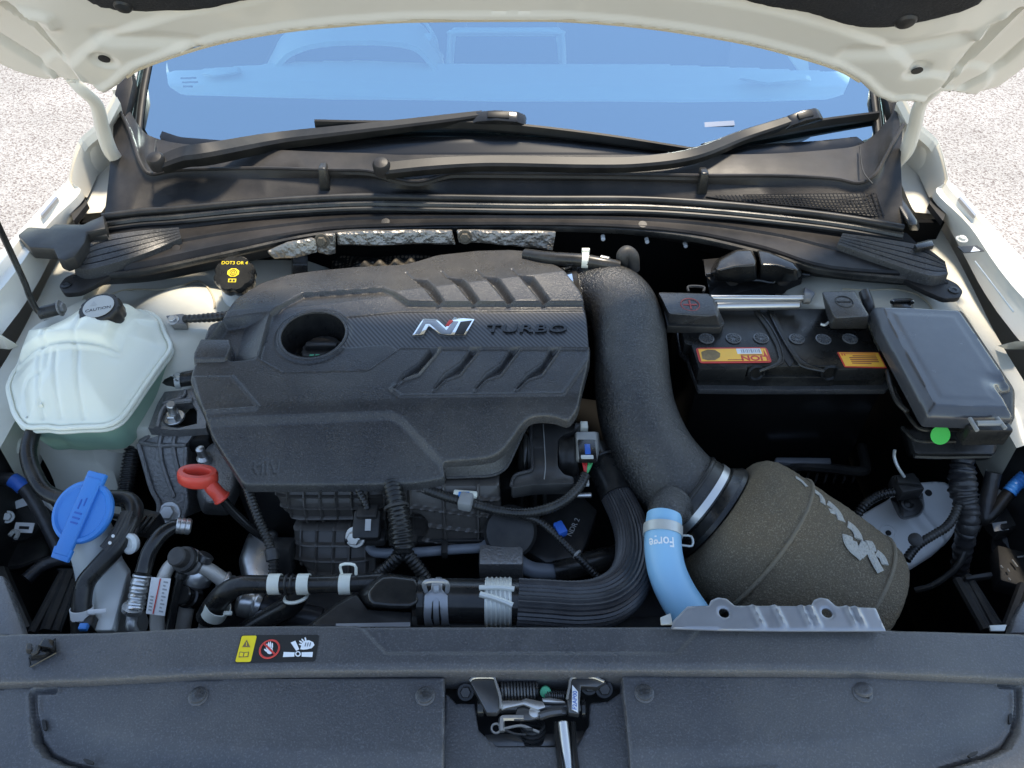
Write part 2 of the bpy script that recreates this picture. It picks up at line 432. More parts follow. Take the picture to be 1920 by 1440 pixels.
mat('chrome', (.75, .75, .74), .12, metal=1)
mat('clamp_grey', (.52, .53, .50), .42, metal=.35, dust=.3, dscale=40, dustcol=(.35, .33, .28))
mat('steel_dark', (.10, .10, .10), .35, metal=.7, dust=.3, dscale=30, dustcol=(.2, .17, .14), rvar=.1)
mat('wiper_black', (.008, .008, .008), .45, spec=.3, grain=.1, gscale=400, dust=.08)
mat('carbon', (.05, .05, .052), .38)
mat('crinkle', (.013, .013, .0135), .27, spec=.8, grain=1.0, gscale=330, gdist=.0022, speck=.30, sscale=360, speckcol=(.10, .10, .10), dust=.15, dscale=6)
mat('foam', (.115, .093, .067), .95, grain=1.0, gscale=330, gdist=.003, speck=.6, sscale=620, speckcol=(.27, .23, .17), dust=.35, dscale=14, dustcol=(.17, .13, .08), spec=.15)
mat('foam_seam', (.17, .145, .11), .95, grain=1.0, gscale=330, gdist=.003, spec=.15)
mat('foam_print', (.36, .35, .32), .9, grain=1.0, gscale=330, gdist=.003, speck=.45, sscale=420, speckcol=(.2, .18, .15), spec=.2)
mat('tank_plastic', (.80, .79, .66), .30, sss=.35, var=0, dust=.10, dscale=8, dustcol=(.55, .55, .38), coat=.15)
mat('tank_green', (.27, .43, .32), .30, sss=.3, dust=.2, dscale=10, dustcol=(.30, .36, .27), coat=.15)
mat('washer_plastic', (.62, .64, .62), .4, sss=.4, dust=.25, dscale=9, dustcol=(.45, .46, .44))
mat('blue_plastic', (.022, .20, .56), .38, grain=.1, gscale=300, dust=.06)
mat('blue_dark', (.015, .10, .40), .4)
mat('blue_silicone', (.24, .49, .68), .34, dust=.1, dscale=20, dustcol=(.35, .4, .45), coat=.1)
mat('red_plastic', (.80, .075, .045), .36, dust=.06, coat=.1)
mat('white_label', (.75, .74, .72), .5, dust=.15, dscale=40)
mat('grey_label', (.42, .42, .40), .45, dust=.2, dscale=50)
mat('white_print', (.80, .80, .80), .5)
mat('red_print', (.62, .05, .04), .5)
mat('dull_red_print', (.33, .05, .045), .6)
mat('yellow_print', (.85, .62, .02), .5)
mat('orange_label', (1.0, .50, .06), .45, dust=.1, dscale=60)
mat('black_print', (.015, .015, .015), .5)
mat('grey_print', (.35, .35, .34), .5)
mat('brown_print', (.16, .10, .04), .5, var=.8, vscale=120)
mat('green_dot', (.02, .44, .05), .5)
mat('green_print', (.05, .35, .18), .5)
mat('weatherstrip', (.012, .012, .012), .40, spec=.35, dust=.2, dscale=10, dustcol=(.2, .19, .18))
mat('dash_plastic', (.60, .66, .64), .6, grain=.2, gscale=300)
mat('dash_dark', (.05, .06, .065), .55)
mat('headliner', (.10, .11, .12), .9)
mat('actuator_plastic', (.030, .029, .028), .30, grain=.2, gscale=500, dust=.15, dscale=18, edge_light=.6)
mat('shade_black', (.003, .003, .003), .8, spec=.1)  # near black paints deep bay shade onto sunlit firewall, floor and block
mat('vent_gloss', (.10, .10, .10), .25)  # black plastic lightened, its gloss highlights put into the base colour
mat('case_black', (.006, .006, .006), .22, spec=.5)
mat('reflection_tint', (.10, .15, .24), .3)
mat('manifold_plastic', (.060, .054, .048), .36, grain=.4, gscale=400, dust=.3, dscale=20, dustcol=(.16, .14, .12), edge_light=.5)
mat('screen_glass', (.10, .13, .15), .15)
mat('frit', (.012, .014, .02), .3)
mat('tape', (.022, .022, .024), .34, grain=.5, gscale=120, gdist=.002, dust=.15, dscale=20)
mat('fuse_lid', (.045, .047, .052), .25, coat=.3, coatr=.12, dust=.07, dscale=30, dustcol=(.25, .25, .25), rvar=.03)
mat('connector_grey', (.24, .24, .23), .45, dust=.2, dscale=40)
mat('heat_brown', (.10, .085, .065), .6, metal=.3, grain=.6, gscale=300, gdist=.002)
mat('wire_red', (.5, .03, .03), .4); mat('wire_green', (.05, .35, .12), .4)
mat('wire_yellow', (.55, .45, .1), .4)
mat('pipe_pale', (.56, .53, .48), .45, metal=.35, dust=.4, dscale=22, dustcol=(.40, .36, .30), grain=.3, gscale=250)
mat('bracket_grey', (.26, .27, .29), .42, metal=.55, dust=.4, dscale=12, dustcol=(.42, .42, .42), rvar=.1)
mat('black_metal', (.03, .03, .031), .4, metal=.3, dust=.25, dscale=15, dustcol=(.2, .18, .16))

# asphalt: pale worn aggregate in a darker binder
m = mat('asphalt', (.27, .255, .24), .85); t = m.node_tree; N = t.nodes; L = t.links; b = N['Principled BSDF']
tc = N.new('ShaderNodeTexCoord'); vo = N.new('ShaderNodeTexVoronoi'); vo.inputs['Scale'].default_value = 150; L.new(tc.outputs['Object'], vo.inputs['Vector'])
cr = N.new('ShaderNodeValToRGB'); e = cr.color_ramp.elements; e[0].position = .0; e[0].color = (.20, .16, .145, 1); e[1].position = .55; e[1].color = (.50, .475, .45, 1)
sep = N.new('ShaderNodeSeparateColor'); L.new(vo.outputs['Color'], sep.inputs[0]); L.new(sep.outputs[0], cr.inputs[0])
no = N.new('ShaderNodeTexNoise'); no.inputs['Scale'].default_value = 2.2; no.inputs['Detail'].default_value = 6; L.new(tc.outputs['Object'], no.inputs['Vector'])
mx = N.new('ShaderNodeMix'); mx.data_type = 'RGBA'; mx.blend_type = 'MULTIPLY'; mx.inputs[0].default_value = .5; L.new(cr.outputs[0], mx.inputs[6]); L.new(no.outputs['Fac'], mx.inputs[7]); L.new(mx.outputs[2], b.inputs['Base Color'])
bp = N.new('ShaderNodeBump'); bp.inputs['Distance'].default_value = .006; bp.inputs['Strength'].default_value = .8; L.new(vo.outputs['Distance'], bp.inputs['Height']); L.new(bp.outputs[0], b.inputs['Normal'])

# carbon-look film: fine diagonal weave
m = MT['carbon']; t = m.node_tree; N = t.nodes; L = t.links; b = N['Principled BSDF']
tc = N.new('ShaderNodeTexCoord'); mp = N.new('ShaderNodeMapping'); mp.inputs['Rotation'].default_value = (0, 0, R(-38)); L.new(tc.outputs['Object'], mp.inputs[0])
wv = N.new('ShaderNodeTexWave'); wv.inputs['Scale'].default_value = 62; wv.bands_direction = 'X'; wv.wave_profile = 'SIN'; L.new(mp.outputs[0], wv.inputs[0])
cr = N.new('ShaderNodeValToRGB'); e = cr.color_ramp.elements; e[0].position = .35; e[0].color = (.022, .022, .023, 1); e[1].position = .65; e[1].color = (.075, .075, .078, 1)
L.new(wv.outputs['Fac'], cr.inputs[0]); L.new(cr.outputs[0], b.inputs['Base Color'])

# embossed foil heat shield
m = mat('foil', (.30, .28, .25), .48, metal=.95, dust=.25, dscale=18, dustcol=(.35, .28, .20)); t = m.node_tree; N = t.nodes; L = t.links; b = N['Principled BSDF']
tc = N.new('ShaderNodeTexCoord'); vo = N.new('ShaderNodeTexVoronoi'); vo.inputs['Scale'].default_value = 190; L.new(tc.outputs['Object'], vo.inputs['Vector'])
no = N.new('ShaderNodeTexNoise'); no.inputs['Scale'].default_value = 60; no.inputs['Detail'].default_value = 4; L.new(tc.outputs['Object'], no.inputs['Vector'])
ad = N.new('ShaderNodeMath'); ad.operation = 'ADD'; L.new(vo.outputs['Distance'], ad.inputs[0]); L.new(no.outputs['Fac'], ad.inputs[1])
bp = N.new('ShaderNodeBump'); bp.inputs['Distance'].default_value = .0016; bp.inputs['Strength'].default_value = .8; L.new(ad.outputs[0], bp.inputs['Height']); L.new(bp.outputs[0], b.inputs['Normal'])

# perforated brown heat shield
m = mat('perforated', (.11, .09, .07), .45, metal=.6); t = m.node_tree; N = t.nodes; L = t.links; b = N['Principled BSDF']
tc = N.new('ShaderNodeTexCoord'); vo = N.new('ShaderNodeTexVoronoi'); vo.inputs['Scale'].default_value = 150; vo.inputs['Randomness'].default_value = .15; L.new(tc.outputs['Object'], vo.inputs['Vector'])
cr = N.new('ShaderNodeValToRGB'); e = cr.color_ramp.elements; e[0].position = .32; e[0].color = (.16, .13, .10, 1); e[1].position = .42; e[1].color = (.01, .01, .01, 1)
L.new(vo.outputs['Distance'], cr.inputs[0]); L.new(cr.outputs[0], b.inputs['Base Color'])

# braided sleeve: woven relief
m = mat('braid', (.030, .030, .033), .34, dust=.2, dscale=20, dustcol=(.2, .2, .2))

# coated windscreen: tinted see-through glass with a strong bluish sky reflection
m = bpy.data.materials.new('windscreen_glass'); MT['windscreen_glass'] = m; m.use_nodes = True; t = m.node_tree; N = t.nodes; L = t.links; N.clear()
o_ = N.new('ShaderNodeOutputMaterial'); gl = N.new('ShaderNodeBsdfGlossy'); gl.inputs['Roughness'].default_value = .01; gl.inputs['Color'].default_value = (.70, .90, 1, 1)
tr = N.new('ShaderNodeBsdfTransparent'); tr.inputs['Color'].default_value = (.62, .95, 1, 1)
fr = N.new('ShaderNodeFresnel'); fr.inputs['IOR'].default_value = 1.5; ma = N.new('ShaderNodeMath'); ma.operation = 'MULTIPLY_ADD'; ma.inputs[1].default_value = .9; ma.inputs[2].default_value = .42
L.new(fr.outputs[0], ma.inputs[0]); mx = N.new('ShaderNodeMixShader'); L.new(ma.outputs[0], mx.inputs[0]); L.new(tr.outputs[0], mx.inputs[1]); L.new(gl.outputs[0], mx.inputs[2]); L.new(mx.outputs[0], o_.inputs[0])
# ================================================================== ground
g = obj('ground', mk([(-90, -90, 0), (90, -90, 0), (90, 90, 0), (-90, 90, 0)], [(0, 1, 2, 3)]), MT['asphalt']); tag(g, kind='structure')

# ================================================================== car body (painted shell round the bay)
def fl(rows, s):            # mirror a row of (u,v,..) across the car's middle when s
    return [((1906 - a[0]) if s else a[0],) + tuple(a[1:]) for a in rows]
body = thing('car_body', 'cream white car body: fenders and painted inner panels around the engine bay', 'car body', (0, .7, .3))
def V3(rows): return [P(*a) for a in rows]
for s in (0, 1):
    r1 = [(213, 177, 1.06), (180, 232, 1.03), (145, 268, 1.0), (128, 333, .975), (110, 354, .968), (33, 437, .955), (-70, 550, .945), (-330, 860, .92)]
    r2 = [(219, 181, 1.06), (188, 236, 1.03), (152, 273, 1.0), (134, 337, .974), (150, 361, .962), (88, 424, .955), (8, 536, .942), (-230, 800, .915)]
    r3 = [(236, 235, .99), (206, 280, .95), (196, 300, .935), (166, 366, .928), (156, 376, .928), (103, 470, .918), (36, 585, .905), (-170, 850, .88)]
    sg = 1 if s else -1
    a = V3(fl(r1, s)) + [Vector((sg * .845, .40, .875)), Vector((sg * .80, .22, .83))]; b = V3(fl(r2, s)) + [Vector((sg * .775, .42, .87)), Vector((sg * .74, .25, .825))]; c = V3(fl(r3, s)) + [Vector((sg * .765, .43, .84)), Vector((sg * .735, .26, .80))]
    a1 = [p + Vector((sg * .006, 0, -.008)) for p in a]; a2 = [p + Vector((sg * .05, 0, -.12)) for p in a]; a3 = [p + Vector((sg * .09, 0, -.55)) for p in a]
    b0 = [p.lerp(q, .45) + Vector((0, 0, .004)) for p, q in zip(a, b)]
    groove = [p.lerp(q, .62) + Vector((0, 0, -.004)) for p, q in zip(a, b)]
    b1 = [p + Vector((-sg * .002, 0, -.012)) for p in b]
    me = rails([a3, a2, a1, a, b0, groove, b, b1, c], per=5, ang=28)
    obj('fender', me, MT['paint_cream'], body)
    # gutter strip beside the cowl and the rain channel
    r4 = [(240, 250, .985), (234, 300, .945), (226, 320, .93), (200, 382, .92), (190, 398, .918)]
    r3b = [(236, 235, .985), (206, 280, .945), (196, 300, .93), (166, 366, .922), (148, 402, .916)]
    r5 = [(u, v, z - .12) for u, v, z in r4]
    obj('gutter', rails([V3(fl(r3b, s)), V3(fl(r4, s)), V3(fl(r5, s))], per=4), MT['paint_cream'], body)
    # black opening between fender brace and gutter
    hole = fl([(128, 386, .945), (155, 365, .945), (164, 381, .945), (138, 414, .945)], s)
    obj('opening', prism(V3(hole), (0, 0, -.01), 0), MT['deep_black'], body)
    # long slot and screws on the fender flange
    sl_ = fl([(75, 402, .966), (79, 404, .966), (108, 370, .970), (105, 367, .970)], s)
    obj('slot', prism(V3(sl_), (0, 0, -.006), 0), MT['bracket_grey'], body)
    # apron: the inner wing running alongside the bay
    ap0 = fl([(150, 415, .90), (118, 470, .895), (82, 540, .89), (36, 632, .88), (-30, 740, .87), (-80, 820, .86)], s)
    ap1 = fl([(215, 430, .885), (190, 490, .88), (150, 570, .872), (100, 665, .865), (45, 760, .857), (0, 840, .85)], s)
    p0 = V3(ap0); p1 = V3(ap1); dn = [p + Vector((sg * .01, 0, -.10)) for p in p1]; up = [p + Vector((sg * .004, 0, -.06)) for p in p0]
    obj('apron', rails([up, p0, [p.lerp(q, .5) + Vector((0, 0, .004)) for p, q in zip(p0, p1)], p1, dn], per=5), MT['paint_inner'], body)
# fender details on the right: screw, small black warning sticker, pressed groove lines
for s, (u, v) in enumerate([(92, 455), (1814, 448)]):
    pass
obj('screw', hexbolt(P(1803, 449, .956), (0, 0, 1), .006, .005), MT['paint_cream'], body)
stk = obj('warning_sticker', pxprism([(1795, 462), (1832, 460), (1846, 470), (1808, 474)], .9605, .0012, 0), MT['black_print'], body)
obj('warning_mark', pxprism([(1826, 462), (1838, 470), (1820, 472)], .961, .0009, 0), MT['white_print'], stk)
obj('groove_line', tube(pxz([(1828, 490, .952), (1870, 545, .946), (1900, 585, .943)]), .0012, seg=6), MT['clamp_grey'], body)

# strut towers: pressed sheet with sealed seams
def tower(px, zf, res=.004, skirt=.05):
    out = [PS(u, v, lambda x, y: zf(np.array(x), np.array(y))) for u, v in px]
    return hf(spline2(out, 4), lambda X, Y, S: zf(X, Y), res, .004, skirt)
c0 = P(330, 600, .88)
def zl(X, Y):
    r = np.hypot((X - c0.x) * 1.0, Y - c0.y); return .838 + .045 * (1 - sstep(.05, .14, r)) - .5 * np.maximum(0, X + .36) + .012 * sstep(.9, 1.0, Y)
twl = obj('strut_tower', tower([(60, 600), (120, 535), (220, 495), (340, 480), (470, 455), (590, 450), (640, 500), (560, 560), (450, 620), (380, 690), (335, 760), (300, 800), (180, 800), (50, 750)], zl), MT['paint_inner'], body)
obj('seam_sealer', tube([PS(u, v, lambda x, y: zl(np.array(x), np.array(y)) + .001) for u, v in Z4((540, 620), (720, 560), (860, 515), (1080, 515), (1220, 490), (1330, 455), (1400, 500), (1440, 570), (1450, 640))], .0016, seg=6), MT['sealant'], twl)
obj('seam_sealer', tube([PS(u, v, lambda x, y: zl(np.array(x), np.array(y)) + .001) for u, v in Z4((470, 590), (600, 530), (760, 450), (900, 440))], .002, seg=6), MT['sealant'], twl)
c1 = P(1650, 580, .87)
def zr(X, Y):
    r = np.hypot(X - c1.x, Y - c1.y); return .862 + .03 * (1 - sstep(.08, .2, r))
twr = obj('strut_tower', tower([(1470, 510), (1560, 500), (1680, 505), (1760, 540), (1800, 570), (1850, 650), (1880, 740), (1800, 700), (1680, 610), (1560, 585), (1480, 560)], zr), MT['paint_inner'], body)
obj('seam_sealer', tube([PS(u, v, lambda x, y: zr(np.array(x), np.array(y)) + .001) for u, v in Z10((0, 318), (160, 325), (300, 320), (420, 345), (490, 390), (530, 440))], .0014, seg=6), MT['sealant'], twr)
# front aprons (white sheet metal low in the bay)
wl = obj('front_apron', rails([V3(r) for r in (
    [(20, 800, .80), (60, 830, .78), (100, 900, .74), (110, 960, .70)],
    [(110, 805, .80), (120, 850, .78), (140, 910, .74), (160, 960, .70)],
    [(160, 815, .81), (175, 850, .79), (190, 910, .745), (200, 970, .70)],
    [(200, 815, .80), (208, 860, .775), (222, 920, .735), (230, 980, .69)],
    [(240, 815, .79), (232, 870, .76), (236, 920, .72), (245, 980, .67)])], per=5), MT['paint_inner'], body)
obj('washer_bump', lathe(P(20, 835, .82), (0, -.5, .6), [(.016, -.02), (.016, 0), (.012, .004), (.011, -.002), (.004, -.002)], 18), MT['paint_inner'], wl)
def zw(X, Y): return .70 + .35 * (Y - P(1700, 980, .72).y) + .012 * np.exp(-((X - P(1762, 990, .72).x + .6 * (Y - P(1762, 990, .72).y)) / .012) ** 2)
wo_ = [PS(u, v, lambda x, y: zw(np.array(x), np.array(y))) for u, v in Z12((330, 590), (420, 510), (560, 430), (700, 330), (960, 310), (1000, 400), (1060, 500), (1040, 640), (960, 740), (850, 830), (700, 915), (640, 880), (480, 700))]
wr = obj('front_apron', hf(spline2(wo_, 3), lambda X, Y, S: zw(X, Y), .003, .003, .012), MT['paint_white'], body)
obj('hole', lathe(PS(*Z12((550, 678))[0], lambda x, y: zw(np.array(x), np.array(y))) + Vector((0, 0, -.002)), (0, -.33, 1), [(.004, 0), (.004, .0035)], 14), MT['deep_black'], wr)
obj('hole', lathe(PS(*Z12((835, 393))[0], lambda x, y: zw(np.array(x), np.array(y))) + Vector((0, 0, -.002)), (0, -.33, 1), [(.005, 0), (.005, .0035)], 14), MT['deep_black'], wr)
obj('pressed_ring', torus(PS(*Z12((550, 670))[0], lambda x, y: zw(np.array(x), np.array(y))) + Vector((0, 0, -.001)), (0, -.33, 1), .011, .0022, 24, 6), MT['paint_white'], wr)
obj('side_member', rails([V3(r) for r in ([(1920, 800, .83), (1880, 845, .80), (1850, 880, .77), (1830, 960, .72)], [(1925, 840, .81), (1890, 865, .785), (1868, 900, .75), (1835, 985, .70)], [(1925, 870, .77), (1892, 880, .76), (1870, 915, .73), (1836, 1000, .68)])], per=4), MT['paint_white'], body)
obj('side_member', tube(pxz([(1850, 925, .74, .012), (1885, 935, .74, .014), (1915, 948, .73, .010)]), seg=12, flat=.5), MT['paint_white'], body)
obj('flange_end', prism([P(1872, 648, .885), P(1890, 655, .885), P(1925, 655, .885), P(1925, 640, .915), P(1905, 640, .915)], (0, .002, -.002), 0), MT['paint_cream'], body)
obj('flange_end', prism([P(34, 648, .885), P(16, 655, .885), P(-19, 652, .885), P(-19, 625, .915), P(1, 628, .915)], (0, .002, -.002), 0), MT['paint_cream'], body)
# firewall and floor of the bay, subframe
obj('firewall', prism([(-.72, 1.14, .35), (.72, 1.14, .35), (.72, 1.10, .93), (-.72, 1.10, .93)], (0, .01, 0), 0), MT['shade_black'], body)
obj('under_tray', prism([(-.95, .1, .34), (.95, .1, .34), (.95, 1.2, .34), (-.95, 1.2, .34)], (0, 0, -.01), 0), MT['shade_black'], body)
obj('subframe', box((0, .62, .42), (1.0, .10, .08), .01), MT['black_metal'], body)
for s in (-1, 1):
    obj('wing_liner', prism([(s * .735, .1, .34), (s * .735, 1.2, .34), (s * .715, 1.2, .87), (s * .70, .30, .84), (s * .70, .1, .84)], (s * .01, 0, 0), 0), MT['deep_black'], body)
for (u, v) in ((1212, 447), (1284, 455), (1130, 442)):
    p = PY(u, v, 1.095); obj('stud', cyl(p, p + Vector((0, -.012, 0)), .0035), MT['white_label'], body)
# bumper skin and grille below the front cover
obj('bumper', rails([[Vector((x, y0 - .16 + .16 * (abs(x) / .85) ** 2.2, z)) for x in (-.85, -.7, -.5, -.25, 0, .25, .5, .7, .85)] for y0, z in ((.30, .66), (.26, .60), (.25, .45), (.30, .30))], .01, per=3), MT['paint_cream'], body)
obj('grille', rails([[Vector((x, y0 - .16 + .16 * (abs(x) / .85) ** 2.2, z)) for x in (-.62, -.5, -.25, 0, .25, .5, .62)] for y0, z in ((.39, .855), (.34, .80), (.315, .68), (.32, .64))], .008, per=3), MT['black_plastic'], body)
# unseen roof and dark lining added to block light behind the windscreen
obj('roof', rails([[Vector((x, y, z - .06 * (x / .6) ** 2)) for x in (-.62, -.4, -.2, 0, .2, .4, .62)] for y, z in ((1.95, 1.44), (2.2, 1.49), (2.8, 1.50), (3.4, 1.42))], .03, per=2), MT['paint_cream'], body)
obj('cabin_lining', rails([[Vector((-.74, 1.5, .4)), Vector((-.74, 3.2, .4)), Vector((.74, 3.2, .4)), Vector((.74, 1.5, .4))], [Vector((-.72, 1.62, 1.0)), Vector((-.70, 3.2, 1.0)), Vector((.70, 3.2, 1.0)), Vector((.72, 1.62, 1.0))], [Vector((-.60, 2.0, 1.36)), Vector((-.60, 3.2, 1.40)), Vector((.60, 3.2, 1.40)), Vector((.60, 2.0, 1.36))]]), MT['headliner'], body)
# ================================================================== hood
HP, HN = Vector((0, 1.10, 1.14)), Vector((0, -.819, -.574))
HM = frame(HP, (1, 0, 0), HN); HMi = HM.inverted()
def hl(u, v): q = HMi @ PP(u, v, HP, HN); return (q.x, q.y)
hood = thing('hood', 'opened cream white hood with bare painted underside above the bay', 'hood', (0, 1.10, 1.10))
hpx = [(0, 152), (30, 165), (80, 178), (130, 173), (172, 170), (200, 172), (222, 158), (240, 142), (262, 127), (330, 102), (420, 76), (540, 55), (640, 45), (760, 37), (960, 35), (1060, 36), (1180, 45), (1280, 58), (1400, 79), (1500, 105), (1570, 128), (1610, 150), (1640, 178), (1668, 190), (1700, 187), (1727, 192), (1770, 190), (1805, 198), (1835, 202), (1875, 192), (1906, 170), (1935, 148)]
h2 = [hl(*p) for p in hpx] + [(.80, .22), (.80, .6), (.72, .88), (.45, 1.0), (0, 1.04), (-.45, 1.0), (-.72, .88), (-.80, .6), (-.80, .22)]
edge = [hl(*p) for p in hpx[4:27]]
def HL(*pts): return [hl(*p) for p in pts]
sideL = HL((-80, 40), (10, 15), (55, 40), (100, 95), (150, 150), (190, 172), (120, 200), (60, 210), (-80, 190))
sideR = HL((1990, 40), (1915, 25), (1860, 55), (1815, 110), (1765, 170), (1725, 195), (1790, 220), (1860, 225), (1990, 190))
padpx = [(100, -40), (162, 0), (187, 10), (233, 20), (283, 24), (333, 21), (400, 13), (467, 0), (560, -22), (760, -48), (960, -52), (1160, -45), (1290, -25), (1387, 0), (1500, 25), (1550, 37), (1600, 46), (1650, 49), (1700, 47), (1750, 38), (1800, 22), (1848, 0), (1880, -40)]
pad2 = HL(*padpx) + [(.62, .8), (.3, .9), (-.3, .9), (-.62, .8)]
def zh(X, Y, S):
    z = 0 * X
    d = pdist(X, Y, edge)
    z += .004 * (1 - lstep(.010, .0145, d))                                   # flange lip along the rear edge
    z += -.006 * lstep(.058, .066, d)                             # rounded frame member
    z += -.018 * sstep(-.005, .006, sdf(X, Y, sideL)[0]) - .018 * sstep(-.005, .006, sdf(X, Y, sideR)[0])
    for ln, w, h in ((HL((-20, 20), (60, 70), (110, 118), (160, 160)), .006, .010), (HL((-20, 92), (60, 140), (120, 178)), .007, -.009), (HL((1930, 30), (1880, 80), (1830, 125), (1770, 175)), .006, .010), (HL((1940, 100), (1880, 150), (1810, 185)), .007, -.009),
                     (HL((195, 75), (300, 76), (360, 82)), .012, -.006), (HL((1590, 100), (1690, 100), (1800, 80)), .012, -.006), (HL((30, 30), (85, 40), (95, 55)), .008, .008), (HL((1890, 40), (1840, 75)), .008, .008)):
        z += ridge(X, Y, ln, w, h)
    z += -.012 * sstep(-.01, .012, sdf(X, Y, pad2)[0])
    for c, r in ((hl(195, 114), .02), (hl(1720, 136), .02)):
        z += -.004 * (1 - sstep(r * .6, r, np.hypot(X - c[0], Y - c[1])))
    return z
inner = obj('inner_panel', hf(h2, zh, .0036, .004, .02, M=HM, ang=40), MT['paint_cream'], hood)
obj('outer_skin', hf(h2, lambda X, Y, S: -.045 + .02 * np.exp(-(S / .05) ** 2) + 0 * X, .012, 0, .004, M=HM, ang=60), MT['paint_cream'], hood)
obj('sealant_bead', tube([HM @ Vector((x, y + .0015, .003)) for x, y in HL(*[p for p in hpx[7:22]])], .0022, per=4, seg=6), MT['sealant'], hood)
obj('insulation_pad', hf(pad2, lambda X, Y, S: .010 - .014 * np.exp(-(S / .007) ** 2) + .0 * X + .003 * np.sin(X * 40) * np.sin(Y * 55), .006, .006, .014, M=HM, ang=60), MT['hood_pad'], hood)
for (u, v, r) in ((1697, 27, .013), (232, -2, .011)):
    x, y = hl(u, v); obj('pad_clip', lathe(HM @ Vector((x, y, .008)), HN, [(r, -.004), (r, .002), (r * .8, .005), (r * .2, .006)], 20), MT['black_plastic'], hood)
for (u, v) in ((195, 114), (1720, 136)):
    x, y = hl(u, v); obj('drain_hole', lathe(HM @ Vector((x, y, -.0035)), HN, [(.0075, 0), (.0075, .0016), (.004, .0017)], 16), MT['deep_black'], hood)
for s in (0, 1):
    arm = pxz(fl([(92, 98, 1.20, .010), (120, 128, 1.175, .011), (150, 165, 1.15, .010), (180, 195, 1.115, .010), (192, 240, 1.06, .011), (208, 285, 1.005, .012), (234, 315, .96, .0115), (262, 345, .92, .011)], s))
    h_ = obj('hinge', tube(arm, per=6, seg=12, flat=.55, up=(0, -1, .5)), MT['paint_cream'], hood)
    b0 = P(*fl([(102, 105, 1.196)], s)[0]); obj('hinge_bolt', hexbolt(b0, HN, .008, .008), MT['paint_cream'], h_)
    b0 = P(*fl([(136, 147, 1.163)], s)[0]); obj('hinge_bolt', hexbolt(b0, HN, .008, .008), MT['paint_cream'], h_)

# ================================================================== windscreen and what shows through it
GP, GA = Vector((0, 1.252, .990)), R(28)
GN = Vector((0, -math.sin(GA), math.cos(GA))); GM = frame(GP, (1, 0, 0), GN); GMi = GM.inverted()
def gl2(u, v): q = GMi @ PP(u, v, GP, GN); return (q.x, q.y)
ws = thing('windscreen', 'raked windscreen reflecting blue sky behind the wipers', 'windscreen', (0, 1.25, .98))
gout = [gl2(*p) for p in ((224, 250), (231, 200), (243, 130), (285, -60), (325, -300), (1585, -300), (1627, -60), (1660, 130), (1671, 200), (1678, 262), (1500, 296), (1200, 300), (700, 300), (400, 285))]
bow = lambda X, Y: -.055 * X * X
obj('glass', hf(gout, lambda X, Y, S: bow(X, Y), .02, 0, .005, M=GM), MT['windscreen_glass'], ws)
see = [gl2(*p) for p in ((298, 108), (303, 142), (330, 160), (480, 170), (620, 178), (940, 186), (1280, 184), (1440, 178), (1560, 170), (1592, 160), (1606, 130), (1600, 80), (1560, -290), (350, -290))]
obj('frit_band', hf(gout, lambda X, Y, S: bow(X, Y) - .007 - 0 * X, .012, 0, .0, holes=[see], M=GM), MT['frit'], ws)
for s in (0, 1):
    st = [gl2(*p) for p in fl([(247, 240), (255, 170), (268, 100), (320, -150)], s)]
    obj('side_moulding', tube([GM @ Vector((x, y, bow(x, y) + .002)) for x, y in st], .007, seg=8, flat=.5, up=tuple(GN)), MT['weatherstrip'], ws)
    tr_ = [gl2(*p) for p in fl([(212, 208), (222, 160), (246, 120), (252, 160), (238, 222)], s)]
    obj('pillar_trim', prism([GM @ Vector((x, y, .006)) for x, y in tr_], GN * -.02, .002), MT['cowl_plastic'], ws)
lowm = [gl2(*p) for p in ((286, 230), (330, 246), (420, 256), (560, 262), (700, 258), (960, 256), (1120, 262), (1290, 274), (1400, 268), (1540, 255), (1615, 244), (1640, 262), (1560, 292), (1200, 302), (700, 300), (300, 275))]
obj('moulding_dark_reflection', hf(lowm, lambda X, Y, S: bow(X, Y) + .004 + 0 * X, .008, .002, .006, M=GM), MT['case_black'], ws)  # real strip below; its raised centre paints a dark hood and wiper reflection
for u, v, w in ((338, 129, .020), (352, 129, .012), (336, 137, .010), (350, 137, .022), (342, 145, .018)):
    x, y = gl2(u, v); obj('glass_marking', boxf(GM @ Matrix.Translation((x, y, bow(x, y) - .0055)), (w, .0035, .0003), 0), MT['frit'], ws)
x0, y0 = gl2(1350, 228)
obj('reflection_tab', boxf(GM @ Matrix.Translation((x0, y0, bow(x0, y0) + .0006)) @ Matrix.Rotation(R(4), 4, 'Z'), (.055, .010, .0008), 0), MT['reflection_tint'], ws, label='small painted reflection strip low on the windscreen')  # windscreen reflection painted as a thin coloured strip
for s in (0, 1):
    rr = [[(206, 178), (222, 118), (244, 30), (290, -160)], [(213, 172), (230, 112), (253, 26), (300, -162)], [(240, 168), (254, 108), (276, 22), (318, -162)]]
    rr = [[GM @ Vector((*gl2(u, v), h)) for u, v in fl(r, s)] for r, h in zip(rr, (-.02, .006, .0))]
    obj('pillar', rails(rr, .004, per=3), MT['paint_cream'], body)
